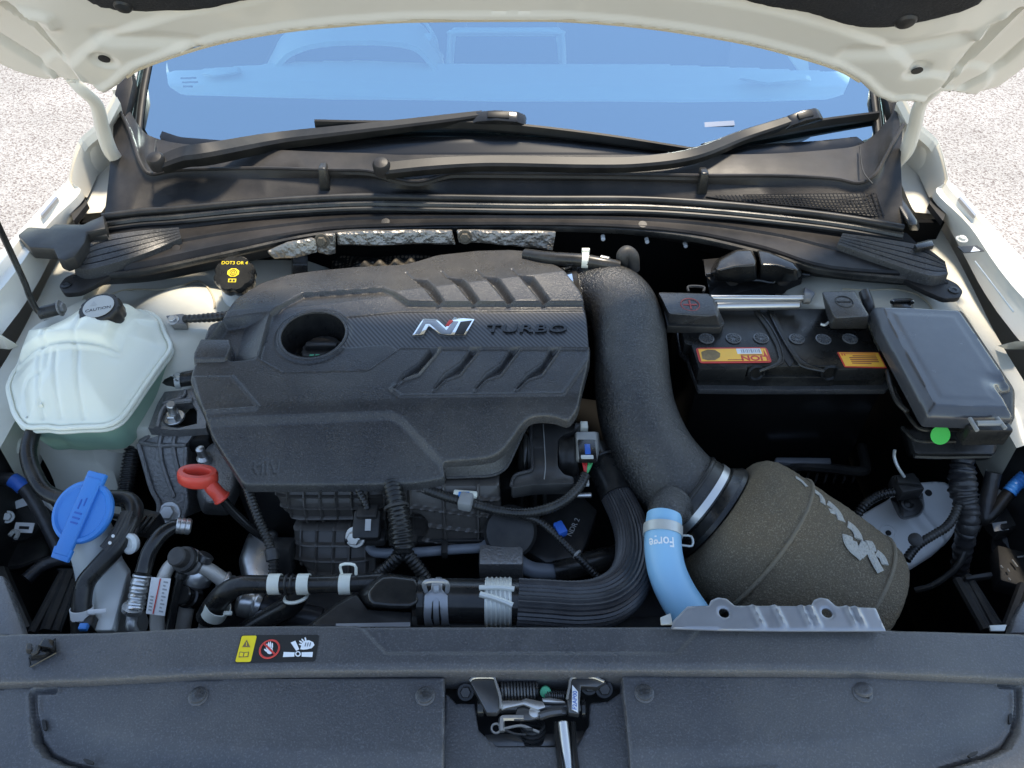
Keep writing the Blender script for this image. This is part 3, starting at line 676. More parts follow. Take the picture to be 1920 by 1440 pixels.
# dashboard
dash = thing('dashboard', 'pale dashboard top with display seen through the windscreen', 'dashboard', (0, 1.6, .9))
def zd(X, Y, S): return .955 + .022 * sstep(1.40, 1.44, Y) + .012 * sstep(1.475, 1.49, Y) - .006 * np.exp(-((Y - 1.465) / .006) ** 2) + .010 * np.exp(-((X + .42) / .2) ** 2)
obj('dash_top', hf([(-.68, 1.30), (.68, 1.30), (.72, 1.45), (.70, 1.56), (.3, 1.60), (-.3, 1.60), (-.70, 1.56), (-.72, 1.45)], zd, .006, .004, .1), MT['dash_plastic'], dash)
ihr = [[PY(u, v, y) for u, v in row] for y, row in ((1.56, ((505, 140), (520, 118), (545, 96), (600, 80), (690, 76), (770, 84), (805, 110), (825, 140))), (1.62, ((500, 138), (516, 108), (540, 78), (596, 56), (690, 50), (775, 60), (812, 96), (832, 138))), (1.74, ((495, 132), (512, 98), (534, 62), (590, 34), (690, 26), (778, 38), (818, 82), (838, 132))))]
obj('instrument_hood', rails(ihr, .01, per=4), MT['dash_plastic'], dash)
obj('steering_column', tube([PY(800, 70, 1.66), PY(812, 95, 1.68), PY(822, 108, 1.70)], .012, seg=10), MT['dash_plastic'], dash)
obj('column_stalk', tube([PY(795, 38, 1.70), PY(815, 70, 1.70), PY(820, 95, 1.70)], .004, seg=8), MT['dash_plastic'], dash)
scr = obj('display', prism([PY(u, v, 1.66) for u, v in ((834, 132), (840, 66), (850, 57), (1048, 57), (1058, 66), (1060, 132))], (0, .02, 0), .003), MT['dash_plastic'], dash)
obj('display_screen', prism([PY(u, v, 1.659) for u, v in ((850, 124), (855, 68), (1042, 68), (1048, 124))], (0, -.002, 0), 0), MT['dash_dark'], scr)
obj('air_vent', loftpoly(PZ([(1380, 150), (1440, 138), (1520, 142), (1522, 152), (1440, 160)], 1.0), PZ([(1390, 146), (1440, 136), (1510, 140), (1512, 148), (1440, 155)], 1.012), .002), MT['dash_plastic'], dash)
obj('air_vent', loftpoly(PZ([(376, 140), (400, 128), (450, 126), (455, 138), (400, 146)], 1.0), PZ([(382, 138), (402, 127), (445, 125), (448, 134), (402, 142)], 1.012), .002), MT['dash_plastic'], dash)
obj('display_frame', tube([PY(u, v, 1.655) for u, v in ((842, 134), (843, 70), (852, 60), (950, 58), (1046, 60), (1055, 70), (1058, 134))], .005, per=4, seg=8), MT['dash_plastic'], scr)
obj('sun_sensor', lathe(P(958, 182, .96), (0, 0, 1), [(.028, 0), (.026, .008), (.018, .013), (.004, .015)], 24), MT['dash_plastic'], dash)
obj('dash_end', prism([PY(u, v, 1.7) for u, v in ((1470, 95), (1515, 100), (1520, 148), (1500, 140))], (0, .05, 0), .004), MT['dash_plastic'], dash)
st_ = thing('seat_back', 'dim dark seat backs behind the dashboard', 'seat', (0, 2.3, .6))
for x in (-.38, .38):
    obj('backrest', boxf(Matrix.Translation((x, 2.35, 1.0)) @ Matrix.Rotation(R(-15), 4, 'X'), (.50, .14, .7), .05, 3), MT['dash_dark'], st_)

# ================================================================== cowl
cowl = thing('cowl_panel', 'black plastic cowl panel below the windscreen', 'cowl', (0, 1.15, .9))
Uc = [212, 238, 252, 264, 282, 330, 420, 500, 610, 690, 740, 785, 835, 870, 1000, 1200, 1320, 1450, 1560, 1610, 1640, 1658, 1674, 1694]
rim_v = [190, 235, 275, 308, 328, 321, 318, 317, 320, 322, 336, 342, 329, 326, 327, 329, 331, 331, 336, 345, 330, 300, 270, 235]
bk_v = [160, 195, 222, 240, 255, 268, 276, 280, 285, 287, 290, 290, 290, 290, 290, 290, 290, 288, 280, 272, 252, 232, 212, 175]
wb_u = [196, 210, 226, 242, 262, 330, 420, 500, 610, 690, 740, 785, 835, 870, 1000, 1200, 1320, 1450, 1560, 1610, 1640, 1660, 1678, 1694]
wb_v = [404, 402, 400, 398, 396, 390, 381, 374, 367, 365, 365, 365, 366, 366, 369, 370, 378, 390, 403, 411, 416, 420, 423, 427]
n_ = len(Uc); ez = [max(0, abs(i - (n_ - 1) / 2) - 7.5) for i in range(n_)]
rz = [.985 + .012 * e for e in ez]
rim = [P(u, v, z) for u, v, z in zip(Uc, rim_v, rz)]
bk = [P(u, v, z + .004) for u, v, z in zip([min(max(u, 236), 1672) for u in Uc], bk_v, rz)]
wb = [P(u, v, .953) for u, v in zip(wb_u, wb_v)]
rim_in = [p + Vector((0, .010, -.007)) for p in rim]
mid = [p.lerp(q, .35) + Vector((0, .010, -.003)) for p, q in zip(rim, wb)]
obj('upper_shell', rails([bk, [p.lerp(q, .8) + Vector((0, 0, -.006)) for p, q in zip(bk, rim)], rim_in, rim, [p + Vector((0, -.002, -.006)) for p in rim], mid, wb], per=4, ang=40), MT['cowl_plastic'], cowl)
obj('rim_bead', tube([p + Vector((0, .001, .001)) for p in rim], .0032, per=4, seg=8), MT['cowl_plastic'], cowl)
for (u, v) in ((612, 348), (1313, 357)):
    p = P(u, v + 6, .955); q = P(u, v - 36, .985)
    st2 = obj('rubber_stop', loftpoly([p + Vector((a * .009, b * .012, 0)) for a, b in ((-1, -1), (1, -1), (1, 1), (-1, 1))], [p + Vector((a * .0065, b * .011 + .004, .042)) for a, b in ((-1, -1), (1, -1), (1, 1), (-1, 1))], .003, 3), MT['rubber'], cowl)
for a in ([(292, 262), (287, 300), (283, 325)], [(1612, 275), (1618, 320), (1636, 345)]):
    obj('panel_joint', tube([PS(u, v, lambda x, y: .997) for u, v in a], .0012, seg=6), MT['deep_black'], cowl)
# intake grille in the right end of the cowl
gr = obj('grille_tray', prism([P(u, v, .985 - .032 * (v - np.interp(u, Uc, rim_v)) / (np.interp(u, wb_u, wb_v) - np.interp(u, Uc, rim_v)) + .002) for u, v in Z3((130, 1105), (620, 1095), (1080, 1085), (1150, 1150), (1165, 1215), (1060, 1215), (700, 1165), (300, 1130))], (0, 0, -.004), 0), MT['deep_black'], cowl)
def gvz(u, v, dz=.004):
    a = np.interp(u, Uc, rim_v); b = np.interp(u, wb_u, wb_v); f = (v - a) / (b - a); return P(u, v, .985 - .032 * f + dz)
ms = []
for i in range(42):
    t = i / 41; u = 1342 + t * 300; v0 = 366 - 4 * t; v1 = 373 + 31 * t ** 1.15
    a = gvz(u, v0); b_ = gvz(u + 6 + 10 * t, v1); ms.append(sweep([(*a, .0011), (*b_, .0011)], 4, ang=10))
for k in range(6):
    f = k / 5; a = [gvz(1350 + (290 + 14 * f) * t, 366 - 4 * t + (7 + 31 * t) * f) for t in (.15 + .1 * f, .5, .75, 1)]
    ms.append(tube(a, .0008, per=3, seg=4))
tag(obj('grille_bars', joinme(ms), MT['cowl_plastic'], cowl), kind='stuff')
obj('end_block', loftpoly([P(u, v, .945) for u, v in Z3((1140, 1060), (1195, 1050), (1335, 1270), (1330, 1300), (1270, 1300))], [P(u, v, .968) for u, v in Z3((1150, 1050), (1190, 1045), (1320, 1240), (1318, 1262), (1275, 1268))], .003), MT['rubber'], cowl)
# front shelf of the cowl, arched over the engine
Ax = [(195, 414), (330, 404), (480, 390), (660, 380), (800, 381), (1000, 383), (1200, 385), (1350, 393), (1500, 408), (1600, 421), (1700, 437)]
Bx = [(186, 440), (330, 424), (480, 404), (660, 393), (800, 393), (1000, 394), (1200, 397), (1350, 405), (1500, 421), (1600, 437), (1725, 462)]
Cx = [(140, 500), (255, 492), (400, 462), (590, 428), (740, 419), (960, 416), (1160, 420), (1300, 433), (1430, 460), (1560, 498), (1776, 512)]
Dx = [(142, 524), (262, 514), (410, 484), (590, 446), (740, 434), (960, 430), (1150, 434), (1290, 448), (1424, 478), (1556, 513), (1772, 534)]
A_, B_, C_, D_ = PZ(Ax, .946), PZ(Bx, .936), PZ(Cx, .934), PZ(Dx, .918)
B2 = [p + Vector((0, -.004, -.004)) for p in B_]; Cm = [p.lerp(q, .5) + Vector((0, 0, .001)) for p, q in zip(B_, C_)]; Cm2 = [p + Vector((0, -.003, -.004)) for p in Cm]; C2 = [p + Vector((0, -.003, -.003)) for p in C_]
E_ = [p + Vector((0, .05, -.05)) for p in D_]
obj('front_shelf', rails([A_, B_, B2, Cm, Cm2, C_, C2, D_, E_], per=5, ang=30), MT['cowl_plastic'], cowl)
obj('edge_seal', tube([p + Vector((0, -.002, .004)) for p in D_], .005, per=6, seg=8, flat=1.3), MT['rubber'], cowl)
for (u, v) in ((723, 416), (1205, 421), (330, 466)):
    obj('push_pin', lathe(P(u, v, .9335), (0, -.3, 1), [(.007, 0), (.007, .0010), (.003, .0012)], 18), MT['cowl_plastic'], cowl)
# ribbed wing ends
for s in (0, 1):
    wa, wc2 = ([(148, 478), (184, 446), (250, 434), (335, 426)], [(138, 502), (172, 506), (262, 480), (340, 447)]) if not s else ([(1772, 490), (1730, 462), (1660, 448), (1580, 437)], [(1778, 514), (1742, 518), (1655, 490), (1570, 458)])
    wrl = []
    for k in range(5):
        t0, t1 = k / 5, (k + .82) / 5
        wrl += [[P(a[0] + (b[0] - a[0]) * t0, a[1] + (b[1] - a[1]) * t0, .949 - .0012 * k) for a, b in zip(wa, wc2)], [P(a[0] + (b[0] - a[0]) * t1, a[1] + (b[1] - a[1]) * t1, .9465 - .0012 * k) for a, b in zip(wa, wc2)], [P(a[0] + (b[0] - a[0]) * t1, a[1] + (b[1] - a[1]) * t1, .9465 - .0012 * k) + Vector((0, -.001, -.006)) for a, b in zip(wa, wc2)]]
    wrl.append([p + Vector((0, -.002, -.016)) for p in wrl[-1]])
    obj('ribbed_wing', rails(wrl, per=4, ang=25), MT['cover_plastic'], cowl)
    tb = [(110, 536), (122, 520), (150, 508), (215, 494), (300, 496), (215, 512), (175, 535), (150, 548), (120, 550)] if not s else [(1806, 546), (1795, 532), (1770, 520), (1700, 508), (1610, 505), (1690, 522), (1735, 545), (1770, 560), (1800, 558)]
    t_ = obj('fixing_tab', pxprism(tb, .925, .008, .002, .006), MT['cowl_plastic'], cowl)
    obj('tab_screw', lathe(P(*((124, 535) if not s else (1788, 545)), .925), (0, 0, 1), [(.008, 0), (.008, .002), (.004, .0024), (.003, .001)], 18), MT['rubber'], t_)
obj('corner_clip', pxprism([(1715, 458), (1748, 450), (1752, 460), (1720, 466)], .957, .008, .001), MT['rubber'], cowl)

seal = thing('hood_seal', 'long black rubber weatherstrip lying across the cowl front edge', 'seal', P(960, 372, .945))
sp = [(192, 407), (260, 398), (330, 393), (480, 379), (660, 369), (800, 370), (1000, 373), (1200, 374), (1350, 383), (1500, 398), (1600, 411), (1694, 428)]
obj('bulb', tube(PZ(sp, .957), .0062, per=6, seg=10), MT['weatherstrip'], seal)
obj('base_strip', tube([p + Vector((0, -.006, -.010)) for p in PZ(sp, .957)], .006, per=6, seg=8), MT['rubber'], seal)
obj('lower_lip', tube([p + Vector((0, -.012, -.016)) for p in PZ(sp, .957)], .0045, per=6, seg=8), MT['weatherstrip'], seal)

sb = thing('seal_end_bracket', 'black plastic bracket at the left end of the hood seal', 'bracket', P(110, 440, .93))
obj('plate', pxprism(Z4((115, 145), (185, 88), (330, 97), (365, 68), (560, 72), (612, 46), (700, 8), (712, 98), (585, 128), (572, 195), (500, 292), (432, 318), (388, 300), (358, 238), (195, 228)), .965, .022, .003), MT['black_plastic'], sb)
obj('lug', pxprism(Z4((590, 130), (640, 122), (660, 138), (720, 135), (720, 150), (600, 158)), .955, .008, .001), MT['black_plastic'], sb)

rod = thing('prop_rod', 'thin black hood prop rod rising at the left edge', 'prop rod', P(90, 588, .90))
obj('rod', tube(pxz([(84, 590, .925, .0042), (70, 582, .932, .0042), (56, 556, .955, .0042), (44, 525, .985, .0042), (0, 430, 1.08, .0042)]) + [(-.665, .885, 1.40, .0042)], seg=10), MT['gloss_black'], rod)
obj('pivot_sleeve', cyl(P(72, 588, .925), P(112, 578, .925), .0095), MT['rubber'], rod)
obj('pivot_base', pxprism(Z4((270, 740), (300, 715), (400, 700), (410, 720), (330, 765), (285, 770)), .905, .01, .002), MT['rubber_dusty'], rod)
obj('pivot_nut', hexbolt(P(112, 578, .925), (1, .2, .1), .008, .007), MT['dirty_cast'], rod)

# ================================================================== wipers
def gz(u, v, h): x, y = gl2(u, v); return GM @ Vector((x, y, bow(x, y) + h))
def wiper(label, pivot, armpx, bladepx, adapt, scale=1):
    w = thing('wiper', label, 'wiper', pivot, 'windscreen wipers')
    obj('pivot_cap', lathe(pivot + Vector((0, -.002, .006)), (0, -.35, 1), [(.0145, -.01), (.0145, .006), (.011, .011), (.004, .0125)], 24), MT['cowl_plastic'], w)
    path = catmull([list(a) for a in armpx], 6)
    prof = [(-1.1, -.75), (-1.1, -.1), (-.75, .35), (.55, .55), (.95, .35), (1.05, -.1), (1.05, -.75)]
    obj('arm', sweep(path, prof=prof, up=tuple(GN), ang=30), MT['wiper_black'], w)
    b = [list(gz(u, v, h)) + [r] for u, v, h, r in bladepx]
    bl = obj('blade', sweep(catmull(b, 6), prof=[(-1, -.5), (-1, 0), (-.2, 1.2), (.25, 1.2), (1, .1), (1, -.5)], up=tuple(GN), ang=30), MT['wiper_black'], w)
    rb = [list(gz(u, v, max(h - .011, .003))) + [.0035] for u, v, h, r in bladepx]
    obj('rubber_edge', sweep(catmull(rb, 6), 6, up=tuple(GN)), MT['rubber'], bl)
    M = frame(adapt[0], adapt[1] - adapt[0], GN); L_ = (adapt[1] - adapt[0]).length
    bm = bmesh.new(); pr = [(-.15, 0), (.1, .016), (.45, .022), (.85, .020), (1.0, .012), (1.02, 0)]
    a = [bm.verts.new((x * L_, -.011, z)) for x, z in pr]; c = [bm.verts.new((x * L_, .011, z)) for x, z in pr]
    bm.faces.new(a); bm.faces.new(c[::-1])
    for i in range(len(a)): bm.faces.new((a[i], c[i], c[(i + 1) % len(a)], a[(i + 1) % len(a)]))
    bmesh.ops.recalc_face_normals(bm, faces=bm.faces); bevel_all(bm, .003, 2); bm.transform(M)
    ad = obj('adapter', bm_done(bm), MT['gloss_black'], w)
    obj('adapter_latch', boxf(M @ Matrix.Translation((.5 * L_, 0, .0215)), (.4 * L_, .012, .004), .001), MT['wiper_black'], ad)
    return w
pv1 = P(297, 308, 1.012); pv2 = P(717, 318, 1.000)
wiper('left wiper whose long blade lies across the middle of the windscreen', pv1,
      [list(P(300, 306, 1.014)) + [.014], list(P(345, 290, 1.020)) + [.016], list(P(395, 283, 1.024)) + [.017], list(gz(520, 268, .02)) + [.015], list(gz(640, 258, .022)) + [.013], list(gz(760, 246, .022)) + [.011], list(gz(850, 236, .022)) + [.010], list(gz(905, 230, .024)) + [.008]],
      [(594, 236, .012, .009), (700, 240, .012, .009), (900, 243, .013, .009), (1100, 262, .012, .009), (1298, 287, .010, .008)], (gz(885, 236, .012), gz(985, 240, .012)))
wiper('right wiper reaching to the right pillar of the windscreen', pv2,
      [list(P(722, 317, 1.002)) + [.013], list(P(800, 309, 1.004)) + [.013], list(P(880, 304, 1.004)) + [.012], list(P(950, 303, 1.004)) + [.012], list(P(1100, 306, 1.004)) + [.012], list(P(1200, 304, 1.004)) + [.012], list(P(1300, 290, 1.008)) + [.012], list(gz(1385, 266, .024)) + [.011], list(gz(1450, 243, .024)) + [.010], list(gz(1490, 229, .026)) + [.008]],
      [(1317, 279, .010, .008), (1400, 258, .012, .009), (1520, 232, .013, .009), (1650, 207, .010, .008)], (gz(1468, 238, .013), gz(1535, 222, .013)))
# ================================================================== engine cover
F0, F1 = P(382, 773, .925), P(1056, 744, .930)
B0, B1 = P(430, 572, .95), P(1048, 499, .955)
def zcb(X, Y):
    yf = F0.y + (F1.y - F0.y) * (X - F0.x) / (F1.x - F0.x); q = yf - Y
    fold = np.where(q > .012, q, np.where(q < -.012, 0, (q + .012) ** 2 / .048))
    yb = B0.y + (B1.y - B0.y) * (X - B0.x) / (B1.x - B0.x); qb = np.maximum(0, Y - yb)
    return .937 + .07 * (Y - .83) - .34 * fold - .30 * qb
def CS(u, v): return PS(u, v, lambda x, y: zcb(np.array(x), np.array(y)))
def C6(*pts): return [CS(*p) for p in Z6(*pts)]
out6 = [(272, 1112), (600, 1112), (860, 1110), (1050, 1104), (1120, 1094), (1188, 1080), (1172, 1020), (1300, 1012), (1390, 1002), (1445, 972), (1490, 915), (1530, 855), (1570, 820), (1620, 812), (1690, 818), (1742, 842), (1785, 785), (1800, 705), (1838, 560), (1840, 500), (1826, 340), (1800, 255), (1700, 140), (1640, 118), (1560, 72), (1480, 66), (1330, 70), (1150, 90), (1060, 118), (1000, 132), (800, 142), (600, 160), (480, 178), (350, 218), (240, 292), (200, 345), (185, 382), (125, 400), (95, 480), (52, 600), (36, 650), (60, 720), (100, 802), (128, 890)]
cout = round_poly([Vector((p.x, p.y, 0)) for p in C6(*out6)], .008, 3)
bandp = C6((400, 352), (545, 262), (905, 238), (1020, 300), (1200, 302), (1860, 300), (1880, 508), (985, 505), (840, 605), (460, 615), (345, 550))
carb = C6((738, 352), (985, 328), (1880, 322), (1880, 506), (985, 503), (922, 474), (700, 492), (748, 420))
front6 = C6((110, 845), (200, 835), (940, 806), (990, 832), (1168, 1022), (1210, 1130), (240, 1150), (100, 900))
lp = C6((1165, 512), (1832, 514), (1830, 560), (1720, 718), (985, 728), (944, 696), (992, 655), (1066, 632), (1165, 512))
trap = C6((55, 640), (228, 640), (347, 775), (335, 787), (100, 802))
ramp6 = C6((190, 385), (400, 352), (345, 552), (230, 560), (150, 520), (120, 480))
la, lb = C6((395, 356), (345, 550)); lc = C6((275, 375))[0]
lvU = []; lvUg = []
for i in range(4):
    dx, dy = 159 * i, -5 * i
    lvU.append(C6((1034 + dx, 196 + dy), (1060 + dx, 199 + dy), (1108 + dx, 203 + dy), (1184 + dx, 296 + dy * .3), (1150 + dx, 312)))
    lvUg.append(C6((1010 + dx, 170 + dy), (1040 + dx, 200 + dy)))
lvL = []; lvLg = []
for i in range(4):
    dx, dk = 180 * i, 185 * i
    lvL.append(C6((1118 + dx, 514), (1165 + dx, 512), (1140 + dx, 548), (1066 + dk, 632), (1010 + dk, 652), (960 + dk, 698), (946 + dk, 694), (1000 + dk, 622), (1070 + dk, 575)))
    lvLg.append(C6((1165 + dx, 514), (1140 + dx, 550), (1066 + dk, 634), (1004 + dk, 654), (950 + dk, 706)))
oc = C6((590, 434))[0]; OR = .0455
kn = [C6((322, 1008), (320, 1038), (333, 1060)), C6((340, 1026), (378, 998), (377, 1060)), C6((357, 1018), (356, 1060)), C6((398, 1012), (412, 1058), (426, 1056), (432, 1006))]
def zcov(X, Y, S):
    z = zcb(X, Y)
    z -= plateau(X, Y, bandp, .0085, .0034)
    z -= .0012 * lstep(-.001, .001, sdf(X, Y, carb)[0])
    low = C6((345, 550), (460, 615), (840, 605), (985, 505), (1840, 508))
    z += ridge(X, Y, low, .0022, .0022)
    z -= plateau(X, Y, front6, .0060, .008)
    z += ridge(X, Y, C6((110, 812), (200, 800)), .003, .0)
    z += plateau(X, Y, trap, .002, .002) + ridge(X, Y, C6((228, 640), (347, 775), (335, 787), (100, 802)), .0018, .0018)
    z += ridge(X, Y, lp, .0022, .0024) * (sdf(X, Y, bandp)[0] < .0)
    for q, g_ in zip(lvU, lvUg):
        s = sdf(X, Y, q)[0]; z -= np.clip(s * 1.6 + .0006, 0, .0125) + ridge(X, Y, g_, .0016, .0022)
    for q, g_ in zip(lvL, lvLg):
        s = sdf(X, Y, q)[0]; z -= np.clip(s * 1.4 + .0004, 0, .0085); z += ridge(X, Y, g_, .0014, .0022)
    xl = la.x + (lb.x - la.x) * (Y - la.y) / (lb.y - la.y); w = la.x - lc.x
    z -= .016 * lstep(0, w, xl - X) * lstep(-.004, .004, sdf(X, Y, ramp6)[0])
    for k in kn: z -= ridge(X, Y, k, .0010, .0011)
    r = np.hypot(X - oc.x, Y - oc.y); z += .0035 * np.exp(-((r - OR - .004) / .0035) ** 2)
    return z
ec = thing('engine_cover', 'large dark grey moulded engine cover lettered TURBO', 'engine cover', (0 - .15, .75, .80))
ohole = circle2((oc.x, oc.y), OR, 40)
obj('cover_shell', hf(cout, zcov, .0013, .0035, .010, holes=[ohole], ang=60, flare=.001,
    matfn=lambda x, y: (sdf(x, y, carb)[0] > 0) * 1), [MT['cover_plastic'], MT['carbon']], ec)
# side and front walls below the shell
def wall(pts6, depth, inset):
    a = C6(*pts6); a = [p + Vector((0, 0, -.012)) for p in a]
    return rails([a, [p + Vector((inset[0], inset[1], -depth)) for p in a]], per=3)
wt = [p + Vector((0, 0, -.011)) for p in C6((1176, 1022), (1300, 1014), (1390, 1004), (1445, 974), (1490, 917), (1530, 857), (1570, 822), (1620, 814), (1690, 818), (1742, 842))]
wbm = [P(u, v, z) for (u, v), z in zip(Z6((1192, 1094), (1300, 1090), (1400, 1083), (1462, 1048), (1506, 962), (1545, 880), (1580, 836), (1622, 824), (1695, 832), (1745, 858)), (.872, .872, .873, .875, .882, .89, .895, .898, .899, .90))]
obj('side_wall', rails([wt, wbm], per=3), MT['cover_plastic'], ec)
obj('edge_lip', tube(wbm, .0018, per=4, seg=8), MT['cover_plastic'], ec)
obj('side_wall', wall([(1785, 785), (1800, 705), (1838, 560), (1840, 500), (1826, 340), (1800, 255)], .055, (-.004, .006)), MT['cover_plastic'], ec)
obj('side_wall', wall([(36, 650), (60, 720), (100, 802), (128, 890), (272, 1112)], .018, (.008, .004)), MT['cover_plastic'], ec)
obj('clip_block', loftpoly([p + Vector((0, 0, -.024)) for p in C6((86, 484), (226, 486), (236, 524), (212, 590), (196, 606), (48, 612), (50, 575))], [p + Vector((0, 0, .006)) for p in C6((92, 482), (220, 484), (226, 515), (206, 560), (190, 566), (60, 568), (62, 545))], .004, 3), MT['cover_plastic'], ec)
# oil filler well
well = rails([[Vector((oc.x + OR * k * math.cos(a), oc.y + OR * k * math.sin(a), zcb(np.array(oc.x), np.array(oc.y)) + h)) for a in [2 * math.pi * i / 36 for i in range(37)]] for k, h in ((1.0, -.006), (.97, -.02), (.90, -.055), (.0, -.056))])
ow = obj('filler_well', well, MT['gloss_black'], ec)
oz = float(zcb(np.array(oc.x), np.array(oc.y)))
capc = Vector((oc.x + .006, oc.y + .004, oz - .052))
ocap = obj('oil_cap', lathe(capc, (0, 0, 1), [(.030, -.01), (.031, .010), (.029, .014), (.008, .015)], 40, lobes=16, lobe=.002), MT['black_plastic'], ec)
obj('cap_grip', box(capc + Vector((0, .002, .018)), (.046, .010, .010), .002), MT['black_plastic'], ocap)
for x in (-.012, -.004, .005, .013): obj('green_mark', box(capc + Vector((x, -.014, .0152)), (.006, .004, .0004), 0), MT['green_print'], ocap)
obj('well_rim', torus((oc.x, oc.y, oz - .006), (0, -.07, 1), OR + .001, .0022, 44, 8), MT['cover_plastic'], ec)
# badge and lettering on the carbon strip
zt = lambda p: Vector((p.x, p.y, float(zcov(np.array([p.x]), np.array([p.y]), np.array([1.]))[0])))
def badge(pts6, h, bev=.0006):
    q = [CS(*p) for p in Z6(*pts6)]; q = [Vector((p.x, p.y, p.z - .0087 + h)) for p in q]
    return prism(q, (0, 0, -.005), bev)
bd = obj('badge', badge([(1036, 441), (1086, 364), (1148, 364), (1188, 402), (1226, 358), (1320, 366), (1276, 441), (1200, 441), (1160, 437), (1112, 396), (1088, 440)], .0035, .001), MT['chrome'], ec)
obj('badge_face', badge([(1050, 435), (1090, 371), (1142, 371), (1192, 418), (1222, 378), (1246, 378), (1212, 436), (1168, 434), (1116, 388), (1098, 388), (1072, 436)], .0042, .0003), MT['bracket_grey'], bd)
obj('badge_bar', badge([(1256, 380), (1308, 374), (1270, 437), (1228, 437)], .0042, .0003), MT['black_print'], bd)
obj('badge_accent', badge([(1188, 396), (1206, 372), (1222, 374), (1202, 398)], .0044, .0003), MT['red_print'], bd)
tp = C6((1552, 406))[0]
TM = frame((tp.x, tp.y, tp.z - .0083), (1, .0, 0), (0, -.07, 1))
text('TURBO', TM, .0215, .0018, MT['gloss_black'], ec, 'lettering', sx=1.55, spacing=1.08, bold=.0003, shear=.12)
# ================================================================== coolant reservoir
rs = thing('coolant_reservoir', 'translucent white coolant reservoir with green coolant and black cap', 'reservoir', P(160, 800, .78))
o4 = [(140, 1010), (200, 850), (330, 835), (430, 800), (545, 725), (600, 690), (680, 665), (800, 650), (880, 660), (990, 668), (1060, 720), (1100, 815), (1130, 880), (1120, 930), (1060, 1010), (960, 1150), (880, 1270), (800, 1370), (700, 1415), (560, 1420), (400, 1430), (320, 1420), (180, 1420), (110, 1340), (85, 1260), (66, 1180), (70, 1140), (100, 1070)]
def zrb(X, Y):
    return .905 + .10 * (Y - .80) - .0 * X
cR = P(165, 690, .90)
hi = PS(190, 620, lambda x, y: .915)
def RS(u, v): return PS(u, v, lambda x, y: .888)
ro = [RS(*p) for p in Z4(*o4)]
step = [RS(*p) for p in Z4((0, 1056), (110, 1056), (830, 1052), (900, 900), (960, 800), (1080, 760), (1200, 600), (400, 500), (0, 700))]
rib_v = [[RS(*p) for p in Z4((x, 1060), (x - 30, 1390))] for x in (330, 450, 600)]
rib_u = [[RS(*p) for p in Z4((x, 1040), (x + 40, 900), (x + 90, 790))] for x in (370, 590)]
arc = [RS(*p) for p in Z4((190, 1370), (185, 1240), (230, 1185), (340, 1170), (380, 1150), (400, 1060))]
rcrease = [RS(*p) for p in Z4((820, 1050), (880, 900), (920, 810), (1000, 700))]
blk = [RS(*p) for p in Z4((165, 1005), (240, 870), (440, 815), (560, 750), (650, 705), (850, 685), (940, 715), (880, 830), (815, 985), (790, 1015))]
def zres(X, Y, S):
    z = .888 + .030 * (1 - np.exp(-(S / .030) ** 1.6)) + .016 * (1 - np.exp(-(S / .075) ** 2))
    z += plateau(X, Y, step, .007, .008)
    z += plateau(X, Y, blk, .011, .009)
    for l in rib_v: z -= ridge(X, Y, l, .0028, .0028)
    for l in rib_u: z -= ridge(X, Y, l, .0035, .0028)
    z -= ridge(X, Y, arc, .004, .0025) + ridge(X, Y, rcrease, .010, .004)
    z -= ridge(X, Y, [RS(*p) for p in Z4((135, 1030), (830, 1030))], .0035, .005)
    return z
tk = obj('tank_top', hf(spline2(ro, 3), zres, .0025, .004, .004, ang=60), MT['tank_plastic'], rs)
def off(pts, d):
    c = sum((Vector((p[0], p[1], 0)) for p in pts), Vector()) / len(pts); return [Vector((p[0], p[1], 0)) + (Vector((p[0], p[1], 0)) - c).normalized() * d for p in pts]
rso = spline2(ro, 3)
for d, z, r in ((.003, .885, .0035), (.0035, .878, .003)):
    q = off(rso, d); q = [(p.x, p.y, z, r) for p in q]; q.append(q[0]); obj('seam_flange', sweep(q, 8), MT['tank_plastic'], tk)
lo0 = [Vector((p.x, p.y, .877)) for p in off(rso, -.001)]; lo1 = [Vector((p.x, p.y, .842)) for p in off(rso, -.006)]; lo2 = [Vector((p.x, p.y, .822)) for p in off(rso, -.012)]; lo3 = [Vector((p.x, p.y, .814)) for p in off(rso, -.03)]
for q in (lo0, lo1, lo2, lo3): q.append(q[0])
obj('tank_bottom', rails([lo0, lo1, lo2, lo3, [Vector((-.56, .72, .812))] * len(lo3)]), MT['tank_green'], rs)
cc = P(*Z4((705, 690))[0], .930); cd = Vector((-.03, -.12, 1))
nk = obj('filler_neck', lathe(cc - cd * .03, cd, [(.030, 0), (.026, .012), (.024, .03)], 28), MT['tank_plastic'], rs)
cp = obj('cap', lathe(cc + cd * .0, cd, [(.0285, -.006), (.0295, -.004), (.0295, .014), (.027, .018), (.010, .0185)], 48, lobes=14, lobe=.0016), MT['black_plastic'], rs)
cf = cc + cd * .0188
obj('cap_sticker', lathe(cf, cd, [(.0215, 0), (.0215, .0006), (.002, .0007)], 36), MT['grey_label'], cp)
CM = frame(cf + cd * .0008, (1, .25, 0), cd)
text('CAUTION', CM @ Matrix.Translation((0, -.006, 0)), .0078, .0001, MT['black_print'], cp)
obj('warning_triangle', prism([CM @ Vector(p) for p in ((-.012, .003, 0), (-.002, .003, 0), (-.007, .012, 0))], CM.to_3x3() @ Vector((0, 0, .0002)), 0), MT['grey_print'], cp)
